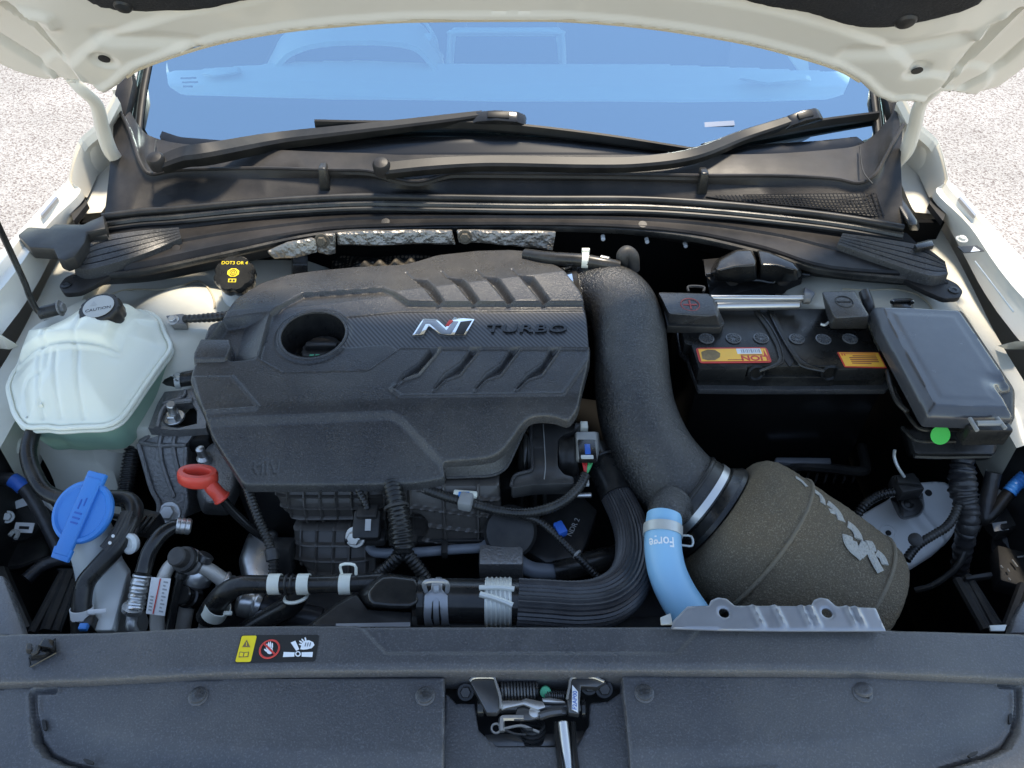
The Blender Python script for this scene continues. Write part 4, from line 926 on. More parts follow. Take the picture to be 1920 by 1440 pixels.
# reservoir mounting ear painted bracket beside the rod
obj('mount_strap', rails([V3(r) for r in ([(52, 622, .905), (75, 605, .908), (100, 595, .908), (130, 575, .906), (160, 560, .904)], [(55, 635, .90), (85, 632, .905), (115, 612, .906), (140, 592, .905), (165, 578, .902)], [(58, 645, .88), (88, 640, .885), (118, 620, .888), (143, 600, .886), (168, 586, .884)])], .003, per=4), MT['paint_inner'], body)

# reservoir drain hose that winds past the washer cap to the radiator
hs = thing('coolant_hose', 'black rubber hose winding from the reservoir past the blue cap', 'hose', P(155, 1160, .78))
hp = pxz([(74, 786, .872, .00851), (60, 815, .872, .00999), (53, 850, .868, .01036), (64, 890, .86, .01036), (90, 925, .85, .01036), (150, 942, .845, .01036), (205, 934, .85, .01036), (240, 938, .85, .01073), (252, 958, .848, .01110), (240, 990, .845, .01110), (215, 1030, .838, .01110), (180, 1068, .83, .01073), (160, 1095, .822, .01110), (153, 1130, .812, .01110), (154, 1165, .80, .01110)])
obj('hose_body', tube(hp, per=8, seg=18), MT['rubber'], hs)
obj('ribbed_sleeve', sweep(catmull(pxz([(246, 966, .847, .01254), (236, 992, .844, .01330), (222, 1015, .840, .01307), (204, 1036, .836, .01254)]), 5), 36, radfn=lambda i, f: 1 + .05 * math.cos(f * 2 * math.pi * 18)), MT['rubber_dusty'], hs)
for (u, v, z) in ((212, 1005, .856), (206, 1018, .853)):
    obj('paint_dot', lathe(P(u, v, z), (0, -.7, .7), [(.0022, 0), (.0018, .0006)], 10), MT['white_label'], hs)
def clampat(parent, u, v, z, d, r, w=.010, m='clamp_grey', ears=True):
    p = P(u, v, z); c = obj('clamp', band(p, d, r, w), MT[m], parent); d = Vector(d).normalized()
    if ears:
        s = d.cross(Vector((0, .6, -.8))).normalized(); up = s.cross(d).normalized()
        if up.z < 0: up = -up
        M = frame(p + (Vector((0, -.5, .85)).normalized()) * (r + .005), d, Vector((0, -.5, .85)))
        obj('clamp_ear', joinme([boxf(M, (w * .35, .0015, .012), .0003, off=(-w * .25, .003, 0)), boxf(M, (w * .35, .0015, .012), .0003, off=(w * .25, -.003, 0))]), MT[m], c)
    return c
clampat(hs, 72, 787, .874, (-.3, -.9, .0), .0102, .008)
clampat(hs, 76, 783, .876, (-.3, -.9, .0), .0098, .004, ears=False)
ck = clampat(hs, 154, 1148, .807, (0, -.5, -.8), .0120, .012, 'white_label', False)
obj('tie_tail', boxf(frame(P(182, 1146, .815), (1, .1, 0), (0, -.6, .8)), (.022, .005, .0012), .0003), MT['white_label'], ck)
obj('connector', joinme([cyl(P(154, 1158, .80), P(156, 1195, .78), .013), box(P(172, 1170, .80), (.012, .014, .02), .002)]), MT['rubber'], hs)
obj('blue_clip', box(P(157, 1176, .812), (.010, .008, .007), .0015), MT['blue_plastic'], hs)
obj('reservoir_nipple', loftpoly([P(u, v, .884) for u, v in ((58, 790), (92, 786), (80, 772), (66, 774))], [P(u, v, .890) for u, v in ((64, 784), (86, 782), (78, 772), (68, 774))], .002), MT['tank_plastic'], rs)
obj('mould_fin', loftpoly([P(u, v, .886) for u, v in ((65, 776), (88, 776), (85, 765), (70, 765))], [P(u, v, .906) for u, v in ((74, 758), (78, 758), (77, 755), (75, 755))], .0005), MT['tank_plastic'], rs)

# ================================================================== brake fluid reservoir with octagonal cap
bf = thing('brake_fluid_reservoir', 'white brake fluid reservoir neck with black lobed cap marked DOT', 'reservoir', P(445, 570, .80))
bc = P(438, 512, .935); bd_ = Vector((.02, -.42, .9)).normalized()
obj('neck', lathe(P(446, 566, .87), (0, .25, 1), [(.033, -.05), (.033, -.012), (.022, 0), (.020, .05)], 24), MT['washer_plastic'], bf)
bcap = obj('cap', lathe(bc - bd_ * .022, bd_, [(.026, 0), (.0305, .003), (.0315, .012), (.0315, .019), (.029, .023), (.012, .0235)], 64, lobes=8, lobe=.0028), MT['gloss_black'], bf)
BM = frame(bc + bd_ * .0016, (1, .0, .0), bd_)
text('DOT3 OR 4', BM @ Matrix.Translation((0, .0165, 0)), .0078, .0002, MT['yellow_print'], bcap)
obj('symbol_disc', prism([BM @ Vector((.0095 * math.cos(a), .0075 * math.sin(a), 0)) for a in [2 * math.pi * i / 8 + .4 for i in range(8)]], bd_ * .0003, 0), MT['yellow_print'], bcap)
obj('symbol_ring', torus(BM @ Vector((0, 0, .0005)), bd_, .0050, .0006, 24, 6), MT['black_print'], bcap)
obj('symbol_ring', torus(BM @ Vector((0, 0, .0005)), bd_, .0025, .0005, 20, 6), MT['black_print'], bcap)
obj('symbol_book', prism([BM @ Vector(p) for p in ((-.006, -.0165, 0), (.006, -.0165, 0), (.006, -.0105, 0), (-.006, -.0105, 0))], bd_ * .0003, 0), MT['yellow_print'], bcap)
for x in (-.0025, .0025): obj('symbol_book_line', prism([BM @ Vector((x + a, b, .0003)) for a, b in ((-.0018, -.0155), (.0018, -.0155), (.0018, -.0118), (-.0018, -.0118))], bd_ * .0002, 0), MT['black_print'], bcap)

# ================================================================== small fittings on the left tower
sn = thing('ground_strap', 'small bolted metal lug with black cable on the painted left tower', 'cable', P(335, 597, .86))
obj('lug', pxprism(Z4((1120, 690), (1235, 675), (1258, 690), (1255, 745), (1160, 745), (1140, 720)), .897, .012, .001), MT['dirty_cast'], sn)
obj('lug_bolt', hexbolt(P(*Z4((1168, 722))[0], .897), (0, -.2, 1), .006, .006), MT['zinc_steel'], sn)
obj('cable', corrug(pxz([(345, 598, .900, .0065), (370, 597, .902, .0065), (400, 595, .904, .0075), (430, 592, .906, .0075)]), pitch=.007, depth=.12), MT['rubber'], sn)
gm = thing('grommet', 'round black rubber grommet set in a cream plate on the left tower', 'grommet', P(338, 633, .85))
obj('plate', pxprism(Z4((1100, 805), (1290, 790), (1305, 880), (1160, 905), (1110, 870)), .872, .004, .0015, .006), MT['paint_inner'], gm)
obj('rubber_plug', lathe(P(*Z4((1218, 838))[0], .873), (0, -.1, 1), [(.0085, 0), (.0085, .003), (.0065, .004), (.005, .0015), (.001, .001)], 22), MT['rubber'], gm)
hh = thing('clamped_hose', 'short black hose with wire clamp left of the engine cover', 'hose', P(345, 717, .80))
obj('hose_body', tube(pxz([(300, 722, .84, .011), (325, 717, .845, .0115), (345, 712, .85, .0115), (375, 706, .85, .0115)])), MT['rubber'], hh)
clampat(hh, 337, 715, .848, (1, .1, 0), .0122, .008)

# ================================================================== engine mount bracket
em = thing('engine_mount', 'ribbed cast aluminium engine mount bracket left of the engine', 'engine mount', P(330, 960, .66))
mo = [(985, 45), (1010, 30), (1050, 60), (1130, 65), (1250, 85), (1240, 130), (1195, 190), (1190, 420), (1205, 560), (1180, 660), (1030, 690), (1000, 640), (1010, 560), (960, 470), (900, 250), (885, 170), (920, 100)]
zt_ = lambda v: .835 - .00052 * (v - 790)
def EMP(u, v, dz=0): return P(u, v, zt_(v) + dz)
mo3 = [EMP(*p) for p in Z5(*mo)]
obj('casting', prism(mo3, (0, .055, -.055), .004), MT['cast_aluminium'], em)
for a in (((900, 170), (960, 120), (1010, 70)), ((1025, 190), (1040, 120), (1080, 80)), ((1115, 190), (1130, 120), (1170, 85)), ((890, 180), (920, 280), (975, 470), (1020, 560), (1015, 660)), ((1195, 200), (1188, 420), (1200, 560), (1175, 650)), ((1030, 200), (1040, 290), (1080, 420), (1120, 520)), ((1115, 200), (1130, 290), (1165, 420)), ((900, 172), (1030, 190), (1115, 188), (1200, 190))):
    obj('rib', tube([EMP(u, v, .001) for u, v in Z5(*a)], .0035, per=4, seg=8), MT['cast_aluminium'], em)
obj('bolt', hexbolt(EMP(*Z5((1090, 625))[0], .001), (.0, -.5, .9), .011, .010), MT['zinc_steel'], em)
obj('bolt_stud', joinme([cyl(P(325, 776, .845), P(320, 758, .872), .006), hexbolt(P(327, 784, .838), (0, 0, 1), .010, .010)]), MT['zinc_steel'], em)
up4 = [(1050, 1290), (1110, 1200), (1290, 1190), (1480, 1230), (1480, 1400), (1300, 1440), (1240, 1440), (1060, 1440), (985, 1440)]
obj('upper_arm', prism([P(u, v, .845) for u, v in Z4((1000, 1450), (1060, 1290), (1110, 1205), (1310, 1185), (1340, 1240), (1360, 1330), (1390, 1400), (1390, 1450), (1200, 1462))], (0, 0, -.014), .003, holes=[[P(u, v, .845) for u, v in Z4((1065, 1430), (1090, 1350), (1150, 1290), (1290, 1270), (1330, 1330), (1330, 1420), (1200, 1450))]]), MT['cast_aluminium'], em)
obj('arm_rib', tube([P(u, v, .847) for u, v in Z4((1060, 1450), (1085, 1345), (1150, 1285), (1300, 1262))], .004, seg=8), MT['cast_aluminium'], em)
obj('arm_rib', tube([P(u, v, .847) for u, v in Z4((1100, 1285), (1230, 1240), (1250, 1195))], .003, seg=8), MT['cast_aluminium'], em)
dk_ = obj('mount_core', box(P(350, 790, .80), (.10, .10, .03), .006), MT['deep_black'], em)
for (u0, v0, u1, v1, z, sz) in ((385, 875, 420, 930, .80, .06), (420, 880, 450, 960, .79, .05)):
    pass
obj('side_casting', loftpoly(PZ(Z5((1270, 320), (1330, 150), (1420, 130), (1560, 300), (1560, 470), (1480, 650), (1300, 640), (1260, 520)), .74), PZ(Z5((1300, 300), (1340, 190), (1410, 170), (1520, 320), (1520, 450), (1450, 560), (1320, 560), (1290, 480)), .815), .008, 3), MT['cast_aluminium'], em)
obj('thermo_stud', lathe(P(*Z5((1325, 300))[0], .81), (0, 0, 1), [(.010, 0), (.010, .012), (.006, .016), (.006, .03), (.003, .032)], 16), MT['zinc_steel'], em)

# ================================================================== dipstick
ds = thing('dipstick', 'red ring handled oil dipstick beside the engine cover', 'dipstick', P(385, 930, .78))
dn_ = Vector((.12, .30, .94)).normalized()
rc = P(371, 893, .865)
RM = frame(rc, (1, -.05, -.25), dn_)
ring = [RM @ Vector((.0205 * math.cos(a), .0125 * math.sin(a) * (1.0 if math.sin(a) > 0 else 1.1), 0)) for a in [2 * math.pi * i / 40 for i in range(41)]]
obj('handle_ring', sweep([(*p, 1) for p in ring], prof=[(.0048 * c, .0085 * s) for c, s in ((1, .6), (.6, 1), (-.6, 1), (-1, .6), (-1, -.6), (-.6, -1), (.6, -1), (1, -.6))], up=tuple(dn_), caps=False), MT['red_plastic'], ds)
obj('handle_stem', tube(pxz([(388, 900, .862, .0085), (398, 914, .854, .0095), (408, 925, .846, .0095), (415, 933, .84, .0105)]), seg=14), MT['red_plastic'], ds)
obj('handle_collar', torus(P(416, 934, .839), P(416, 934, .839) - P(398, 914, .854), .0095, .0022, 20, 8), MT['red_plastic'], ds)
obj('guide_tube', tube(pxz([(416, 935, .838, .006), (440, 962, .815, .006), (470, 990, .79, .006), (500, 1012, .765, .006), (520, 1030, .74, .006)]), seg=10), MT['gloss_black'], ds)

# ================================================================== washer filler
wf = thing('washer_filler', 'bright blue washer fluid cap on a milky filler neck', 'washer filler', P(180, 1100, .60))
wc = P(*Z5((527, 615))[0], .868); wn = Vector((-.12, -.42, .9)).normalized()
wx = (P(*Z5((690, 440))[0], .87) - P(*Z5((400, 790))[0], .87)); WM = frame(wc, wx, wn)
cap = obj('cap', lathe(wc, wn, [(.034, -.008), (.0385, -.006), (.0395, -.001), (.038, .002), (.034, .003), (.031, .0005), (.004, .0005)], 44), MT['blue_plastic'], wf)
obj('grip_bar', boxf(WM, (.098, .022, .007), .0025, 3, off=(-.006, 0, .002)), MT['blue_plastic'], cap)
obj('thumb_tab', prism([WM @ Vector(p) for p in ((-.046, -.013, .0), (-.046, .013, .0), (-.060, .012, -.001), (-.061, -.012, -.001))], wn * .005, .0012), MT['blue_plastic'], cap)
obj('hinge_tab', boxf(WM, (.016, .026, .007), .002, off=(.042, 0, .0005)), MT['blue_plastic'], cap)
for x in (-.015, -.009, -.003):
    obj('symbol_stroke', boxf(WM, (.0022, .010, .0006), .0, off=(x, 0, .0058)), MT['blue_dark'], cap)
obj('symbol_stroke', boxf(WM, (.012, .0016, .0006), 0, off=(.008, .003, .0058)), MT['blue_dark'], cap)
obj('symbol_stroke', boxf(WM, (.010, .0016, .0006), 0, off=(.012, -.003, .0058)), MT['blue_dark'], cap)
nkp = pxz([(162, 985, .832, .026), (174, 1018, .815, .028), (185, 1060, .79, .028), (198, 1110, .74, .034), (210, 1180, .68, .045)])
obj('filler_neck', tube(nkp, per=5, seg=24), MT['washer_plastic'], wf)
obj('neck_fin', loftpoly([P(u, v, .78) for u, v in Z5((590, 1050), (760, 850), (850, 1000), (760, 1400), (590, 1400))], [P(u, v, .80) for u, v in Z5((620, 1060), (740, 920), (820, 1010), (720, 1380), (600, 1380))], .004), MT['washer_plastic'], wf)
obj('white_clip', lathe(P(*Z5((835, 820))[0], .84), (-.3, -.6, .6), [(.012, -.004), (.013, .002), (.009, .005), (.005, .002)], 20), MT['washer_plastic'], wf)

# ================================================================== air-conditioning lines
ac1 = thing('refrigerant_hose', 'black hose with crimped silver fitting leading down at the left front', 'hose', P(245, 1180, .70))
obj('rubber_hose', tube(pxz([(345, 985, .835, .00735), (325, 988, .84, .00875), (300, 1005, .842, .00945), (280, 1035, .838, .00945), (268, 1075, .828, .00945)]), seg=16), MT['gloss_black'], ac1)
obj('crimp_collar', lathe(P(330, 985, .840), P(350, 987, .835) - P(330, 985, .840), [(0.00922, 0), (0.01022, .001), (0.01022, .004), (0.00936, .005), (0.01022, .006), (0.01022, .010), (0.00936, .011), (0.01022, .012), (0.01022, .016), (0.00792, .018)], 22), MT['zinc_steel'], ac1)
crp = pxz([(267, 1078, .826, .01089), (262, 1100, .818, .01089), (258, 1120, .81, .01089), (254, 1140, .803, .01122)])
obj('crimp_fitting', sweep([np.r_[p[:3], p[3] * k] for p, k in zip(catmull(crp, 8), ([1, 1.02, .9, .9, 1.02] * 5 + [1]))], 20), MT['bare_aluminium'], ac1)
obj('metal_pipe', tube(pxz([(253, 1140, .80, .00756), (248, 1160, .793, .00720), (248, 1178, .786, .00720), (262, 1200, .77, .00720)]), seg=14), MT['bare_aluminium'], ac1)
obj('union_nut', lathe(P(*Z5((858, 1225))[0], .808), P(253, 1150, .797) - P(256, 1135, .807), [(.0125, 0), (.0125, .005), (.011, .007)], 20), MT['bare_aluminium'], ac1)
ac2 = thing('refrigerant_pipe', 'bent silver refrigerant pipe with black service cap and white label', 'pipe', P(300, 1180, .70))
obj('pipe', tube(pxz([(300, 1200, .765, .00875), (295, 1170, .78, .00875), (297, 1130, .80, .00840), (306, 1085, .818, .00805), (320, 1060, .825, .00784), (340, 1052, .825, .00805), (362, 1056, .822, .00840), (390, 1068, .812, .00875), (415, 1085, .80, .00910), (432, 1100, .79, .00910)]), per=6, seg=16), MT['pipe_pale'], ac2)
obj('union', corrug(pxz([(416, 1086, .80, .0125), (432, 1098, .79, .0125), (442, 1106, .784, .012)]), pitch=.007, depth=.12, seg=18), MT['bare_aluminium'], ac2)
vb = P(354, 1052, .83); vd = Vector((-.15, -.35, .92))
obj('valve_block', lathe(vb - vd * .012, vd, [(.015, 0), (.016, .010), (.012, .014), (.0105, .02)], 18), MT['dirty_cast'], ac2)
sc_ = obj('service_cap', lathe(vb + vd * .004, vd, [(.0150, 0), (.0150, .010), (.0115, .012), (.0115, .024), (.0100, .026), (.004, .0262)], 26), MT['rubber_dusty'], ac2)
obj('cap_edge', torus(vb + vd * .008, vd, .0148, .0015, 26, 6), MT['gloss_black'], sc_)
obj('side_boss', cyl(P(380, 1052, .825), P(388, 1040, .83), .010), MT['steel_dark'], ac2)
LM = [P(u, v, z) for (u, v), z in zip(Z5((975, 1035), (1100, 1045), (1060, 1285), (940, 1270)), (.835, .835, .806, .806))]
lb = obj('label', prism(LM, Vector((0, -.0006, .0008)), 0), MT['white_label'], ac2)
def onlab(a, b): return LM[0].lerp(LM[1], a).lerp(LM[3].lerp(LM[2], a), b) + Vector((0, -.0009, .0013))
obj('label_stripe', prism([onlab(.46, .02), onlab(.52, .02), onlab(.42, .98), onlab(.36, .98)], (0, -.0002, .0002), 0), MT['red_print'], lb)
for i in range(9):
    b_ = .08 + i * .098; obj('label_print', prism([onlab(.68, b_), onlab(.90 - .1 * (i % 2), b_ + .01), onlab(.90 - .1 * (i % 2), b_ + .05), onlab(.68, b_ + .04)], (0, -.0002, .0002), 0), MT['grey_print'], lb)
for i in range(5):
    b_ = .50 + i * .09; obj('label_print', prism([onlab(.12, b_), onlab(.28, b_ + .01), onlab(.28, b_ + .05), onlab(.12, b_ + .04)], (0, -.0002, .0002), 0), MT['grey_print'], lb)
ac3 = thing('drier_pipe', 'grey pipe with a black capped port leaning at the lower left', 'pipe', P(345, 1180, .68))
obj('pipe', tube(pxz([(370, 1062, .80, .018), (360, 1085, .79, .017), (350, 1120, .775, .013), (342, 1160, .755, .012), (336, 1200, .735, .012)]), seg=16), MT['pipe_pale'], ac3)
obj('shoulder', lathe(P(372, 1072, .80), P(372, 1072, .80) - P(356, 1110, .78), [(.013, -.02), (.020, -.012), (.021, 0), (.017, .008), (.012, .012)], 22), MT['bare_aluminium'], ac3)
obj('port_cap', joinme([lathe(P(352, 1118, .785), (-.1, -.4, .9), [(.0145, -.012), (.0145, .002), (.012, .003), (.012, .016), (.0105, .018), (.003, .018)], 22)]), MT['gloss_black'], ac3)
tn = thing('support_strut', 'slim black gas strut between the lower left pipes', 'strut', P(322, 1180, .72))
obj('sleeve', cyl(P(338, 1085, .815), P(342, 1073, .82), .0075), MT['rubber'], tn)
obj('strut_rod', tube(pxz([(340, 1078, .818, .0058), (330, 1120, .80, .0055), (318, 1185, .775, .0055)]), seg=10), MT['gloss_black'], tn)
# ================================================================== engine block and intake manifold under the cover
eb = thing('engine_block', 'dark engine block partly seen under the engine cover', 'engine', (-.15, .78, .40))
obj('block', box((-.17, .82, .60), (.46, .30, .38), .02), MT['steel_dark'], eb)
obj('cylinder_head', box((-.22, .83, .82), (.32, .24, .08), .015), MT['steel_dark'], eb)
obj('front_casting', loftpoly(PZ(Z5((1530, 930), (1600, 740), (1790, 720), (1800, 1070), (1560, 1080)), .60), PZ(Z5((1545, 920), (1600, 760), (1783, 735), (1790, 1060), (1570, 1060)), .74), .008, 3), MT['bare_aluminium'], eb)
obj('pulley', lathe(P(565, 500, .86), (-1, -.2, .2), [(.030, -.01), (.033, 0), (.033, .014), (.022, .016), (.02, .008)], 36, lobes=24, lobe=.002), MT['rubber'], eb)
obj('exhaust_shield', hf([(p.x, p.y) for p in PZ(Z16((560, 200), (700, 150), (830, 130), (1300, 115), (1500, 130), (1420, 200), (1060, 230), (700, 260), (540, 260)), .86)], lambda X, Y, S: .86 + .012 * np.sin(X * 45) * np.sin(Y * 60), .005, .004, .03), MT['perforated'], eb)
obj('turbo_casting', hf([(p.x, p.y) for p in PZ(Z16((700, 230), (780, 195), (900, 205), (960, 180), (1050, 190), (1090, 235), (900, 260)), .875)], lambda X, Y, S: .872 + .010 * np.sin(X * 120) ** 2 + .008 * np.exp(-S / .01) * -1, .003, .004, .03), MT['heat_brown'], eb)

fs = thing('heat_shield', 'crumpled silver foil heat shield below the cowl', 'heat shield', PY(800, 470, 1.07))
def foil(px, y0, seed):
    rnd = np.random.RandomState(seed); M = frame((0, y0, .90), (1, 0, 0), (0, -1, .35)); Mi = M.inverted()
    q = [Mi @ PP(u, v, (0, y0, .90), M.col[2].to_3d()) for u, v in px]; ph = rnd.rand(6) * 6
    def zf(X, Y, S):
        return .0009 * (np.sin(X * 190 + ph[0] + 3 * np.sin(Y * 90)) * np.sin(Y * 260 + ph[1]) + .8 * np.sin(X * 420 + Y * 300 + ph[2]) * .5) + .002 * np.sin(X * 60 + ph[3])
    return hf([(p.x, p.y) for p in q], zf, .0028, .002, .006, M=M, ang=25)
obj('foil_sheet', foil(Z16((585, 55), (800, 42), (1000, 40), (1260, 38), (1280, 120), (1100, 118), (800, 128), (600, 125)), 1.06, 1), MT['foil'], fs)
obj('foil_sheet', foil(Z16((1290, 40), (1500, 40), (1865, 48), (1845, 158), (1700, 140), (1480, 115), (1300, 110)), 1.06, 2), MT['foil'], fs)
obj('foil_sheet', foil(Z16((180, 165), (300, 110), (440, 85), (470, 95), (475, 165), (360, 195), (230, 205)), 1.02, 3), MT['foil'], fs)
obj('foil_sheet', foil(Z16((475, 90), (520, 62), (580, 60), (580, 175), (540, 185), (480, 165)), 1.045, 4), MT['foil'], fs)
for u, v, y in ((604, 451, 1.04), (872, 444, 1.052)):
    p = PY(u, v, y); obj('shield_nut', hexbolt(p, (0, -1, .3), .008, .008), MT['heat_brown'], fs)

im = thing('intake_manifold', 'black ribbed plastic intake manifold below the cover front', 'intake manifold', PY(800, 1080, .58))
IM = frame((0, .585, .80), (1, 0, 0), (0, -1, .45)); IMi = IM.inverted(); IN = IM.col[2].to_3d()
def ml(u, v): q = IMi @ PP(u, v, (0, .585, .80), IN); return (q.x, q.y)
def grid(X, Y, px, py, w, h, x0=0, y0=0):
    gx = np.abs(((X - x0) / px + .5) % 1 - .5) * px; gy = np.abs(((Y - y0) / py + .5) % 1 - .5) * py
    return h * np.maximum(np.exp(-(gx / w) ** 4), np.exp(-(gy / w) ** 4))
up7 = [ml(*p) for p in Z7((150, 280), (700, 280), (700, 560), (620, 560), (560, 470), (290, 480), (215, 420))]
lo7 = [ml(*p) for p in Z7((265, 490), (560, 480), (640, 560), (660, 690), (560, 705), (370, 665), (275, 605))]
ri7 = [ml(*p) for p in Z7((690, 280), (1190, 280), (1200, 400), (1150, 520), (1110, 560), (830, 565), (700, 560))]
obj('plenum', hf(up7, lambda X, Y, S: .012 * (1 - np.exp(-S / .02)) + .03 * np.cos((Y - up7[0][1] + .05) * 9) - .03 + grid(X, Y, .0205, .0165, .0014, .005), .0016, .003, .02, M=IM, ang=30), MT['manifold_plastic'], im)
obj('runner_block', hf(lo7, lambda X, Y, S: .014 + .012 * (1 - np.exp(-S / .012)) + .014 * np.cos((Y + .075) * 40) + grid(X, Y, .0215, .0175, .0016, .005, .004), .0016, .003, .03, M=IM, ang=30), MT['manifold_plastic'], im)
obj('runner_block', hf(ri7, lambda X, Y, S: .016 + .008 * (1 - np.exp(-S / .02)) + grid(X, Y + .15 * X, .043, .024, .0016, .0045) - .02 * (1 - sstep(.012, .018, np.hypot((X - ml(*Z7((822, 462))[0])[0]), (Y - ml(*Z7((822, 462))[0])[1]) * .8))), .0018, .003, .03, M=IM, ang=30), MT['manifold_plastic'], im)
obj('lower_rail', prism([PY(u, v, .56) for u, v in Z7((820, 566), (1130, 562), (1136, 582), (820, 588))], (0, .01, 0), .002), MT['black_plastic'], im)
obj('vacuum_cup', joinme([lathe(PY(*Z7((1240, 520))[0], .56), (0, -.5, .8), [(.032, -.02), (.034, 0), (.030, .006), (.012, .008)], 26)]), MT['black_plastic'], im)
obj('support_block', box(PY(*Z7((1200, 660))[0], .53), (.055, .03, .04), .004), MT['cast_aluminium'], im)
obj('side_port', boxf(IM @ Matrix.Translation((*ml(*Z7((235, 590))[0]), .02)), (.03, .04, .03), .004), MT['black_plastic'], im)
obj('throttle_flange', prism([PY(u, v, .640) for u, v in Z7((1180, 330), (1560, 320), (1580, 420), (1480, 540), (1180, 540))], (0, .06, 0), .005), MT['black_plastic'], im)
for i, x in enumerate((1270, 1330, 1390)):
    obj('flange_rib', prism([PY(u, v, .638) for u, v in Z7((x, 335), (x + 14, 335), (x + 14, 500), (x, 500))], (0, -.006, 0), .001), MT['black_plastic'], im)

def harness(name, label, rows, pitch=.0045, m='rubber', depth=.22, base=None, cat='wiring'):
    t = thing(name, label, cat, base or P(*rows[-1][:3])); obj('conduit', corrug(pxz(rows), pitch=pitch, depth=depth), MT[m], t); return t
h1 = harness('wiring_conduit', 'black corrugated conduit running down left of the intake manifold', [(*p, z, .0062) for p, z in zip(Z7((50, 300), (72, 370), (105, 460), (150, 560), (172, 640), (172, 720), (168, 810)), (.86, .855, .845, .83, .82, .81, .80))])
obj('tape_wrap', tube(pxz([(*Z7((165, 600))[0], .826, .0085), (*Z7((172, 650))[0], .82, .0085)]), seg=12), MT['tape'], h1)
h2_ = thing('forked_conduit', 'thick black corrugated conduit forking into two below the cover', 'wiring', P(*Z7((755, 640))[0], .80))
obj('trunk', corrug(pxz([(*Z7((705, 300))[0], .875, .01221), (*Z7((722, 370))[0], .872, .01258), (*Z7((740, 460))[0], .862, .01369), (*Z7((755, 560))[0], .848, .01480), (*Z7((758, 620))[0], .838, .01258)]), pitch=.0058, depth=.16, seg=18), MT['rubber'], h2_)
obj('branch', corrug(pxz([(*Z7((755, 610))[0], .838, .0095), (*Z7((720, 650))[0], .83, .0085), (*Z7((660, 705))[0], .815, .0080), (*Z7((610, 750))[0], .80, .0080)]), pitch=.005, depth=.14, seg=14), MT['rubber'], h2_)
obj('branch', corrug(pxz([(*Z7((765, 610))[0], .838, .0095), (*Z7((800, 650))[0], .83, .0085), (*Z7((845, 710))[0], .815, .0080), (*Z7((880, 770))[0], .80, .0080)]), pitch=.005, depth=.14, seg=14), MT['rubber'], h2_)
obj('cable_tie', torus(P(*Z7((727, 408))[0], .869), P(*Z7((722, 370))[0], .872) - P(*Z7((740, 460))[0], .862), .0138, .0020, 26, 6), MT['rubber_dusty'], h2_)
h3 = thing('map_sensor', 'small black pressure sensor with plug on the manifold front', 'sensor', P(*Z7((600, 560))[0], .82))
obj('lead', corrug(pxz([(*Z7((552, 308))[0], .87, .005), (*Z7((565, 350))[0], .868, .005), (*Z7((590, 395))[0], .862, .005), (*Z7((598, 425))[0], .856, .005)]), pitch=.004), MT['rubber'], h3)
obj('plug', box(P(*Z7((600, 440))[0], .852), (.026, .02, .016), .003), MT['black_plastic'], h3)
obj('housing', box(P(*Z7((598, 495))[0], .842), (.034, .036, .022), .004, (20, 0, 0)), MT['black_plastic'], h3)
obj('print_mark', box(P(*Z7((600, 490))[0], .857), (.007, .014, .001), 0, (30, 0, 0)), MT['grey_print'], h3)
obj('flange', box(P(*Z7((590, 545))[0], .828), (.052, .02, .014), .004), MT['black_plastic'], h3)
obj('screw', hexbolt(P(*Z7((545, 545))[0], .836), (-.2, -.7, .6), .009, .009), MT['zinc_steel'], h3)
gt = thing('vacuum_line', 'thin grey vacuum line across the front of the manifold', 'pipe', P(*Z7((860, 612))[0], .78))
obj('line', tube(pxz([(*Z7((605, 588))[0], .80, .0062), (*Z7((630, 612))[0], .80, .0065), (*Z7((700, 618))[0], .80, .0065), (*Z7((850, 612))[0], .80, .0065), (*Z7((1000, 600))[0], .80, .0065), (*Z7((1110, 592))[0], .80, .0065), (*Z7((1138, 565))[0], .80, .006)]), seg=10), MT['grey_hose'], gt)
for x, y in ((945, 600),):
    obj('line_clip', box(P(*Z7((x, y))[0], .803), (.008, .02, .016), .002), MT['black_plastic'], gt)
gh = thing('brake_vacuum_hose', 'grey hose ending in black foam sleeve right of the manifold', 'hose', P(*Z7((1440, 700))[0], .74))
obj('grey_section', tube(pxz([(*Z7((1235, 605))[0], .79, .006), (*Z7((1255, 630))[0], .79, .0100), (*Z7((1290, 668))[0], .785, .0105), (*Z7((1350, 695))[0], .78, .0105), (*Z7((1440, 698))[0], .775, .0105)]), seg=14), MT['grey_hose'], gh)
obj('foam_sleeve', tube(pxz([(*Z7((1435, 698))[0], .775, .0155), (*Z7((1520, 680))[0], .775, .0155), (*Z7((1620, 655))[0], .775, .0155), (*Z7((1730, 630))[0], .775, .0155)]), seg=16), MT['rubber'], gh)

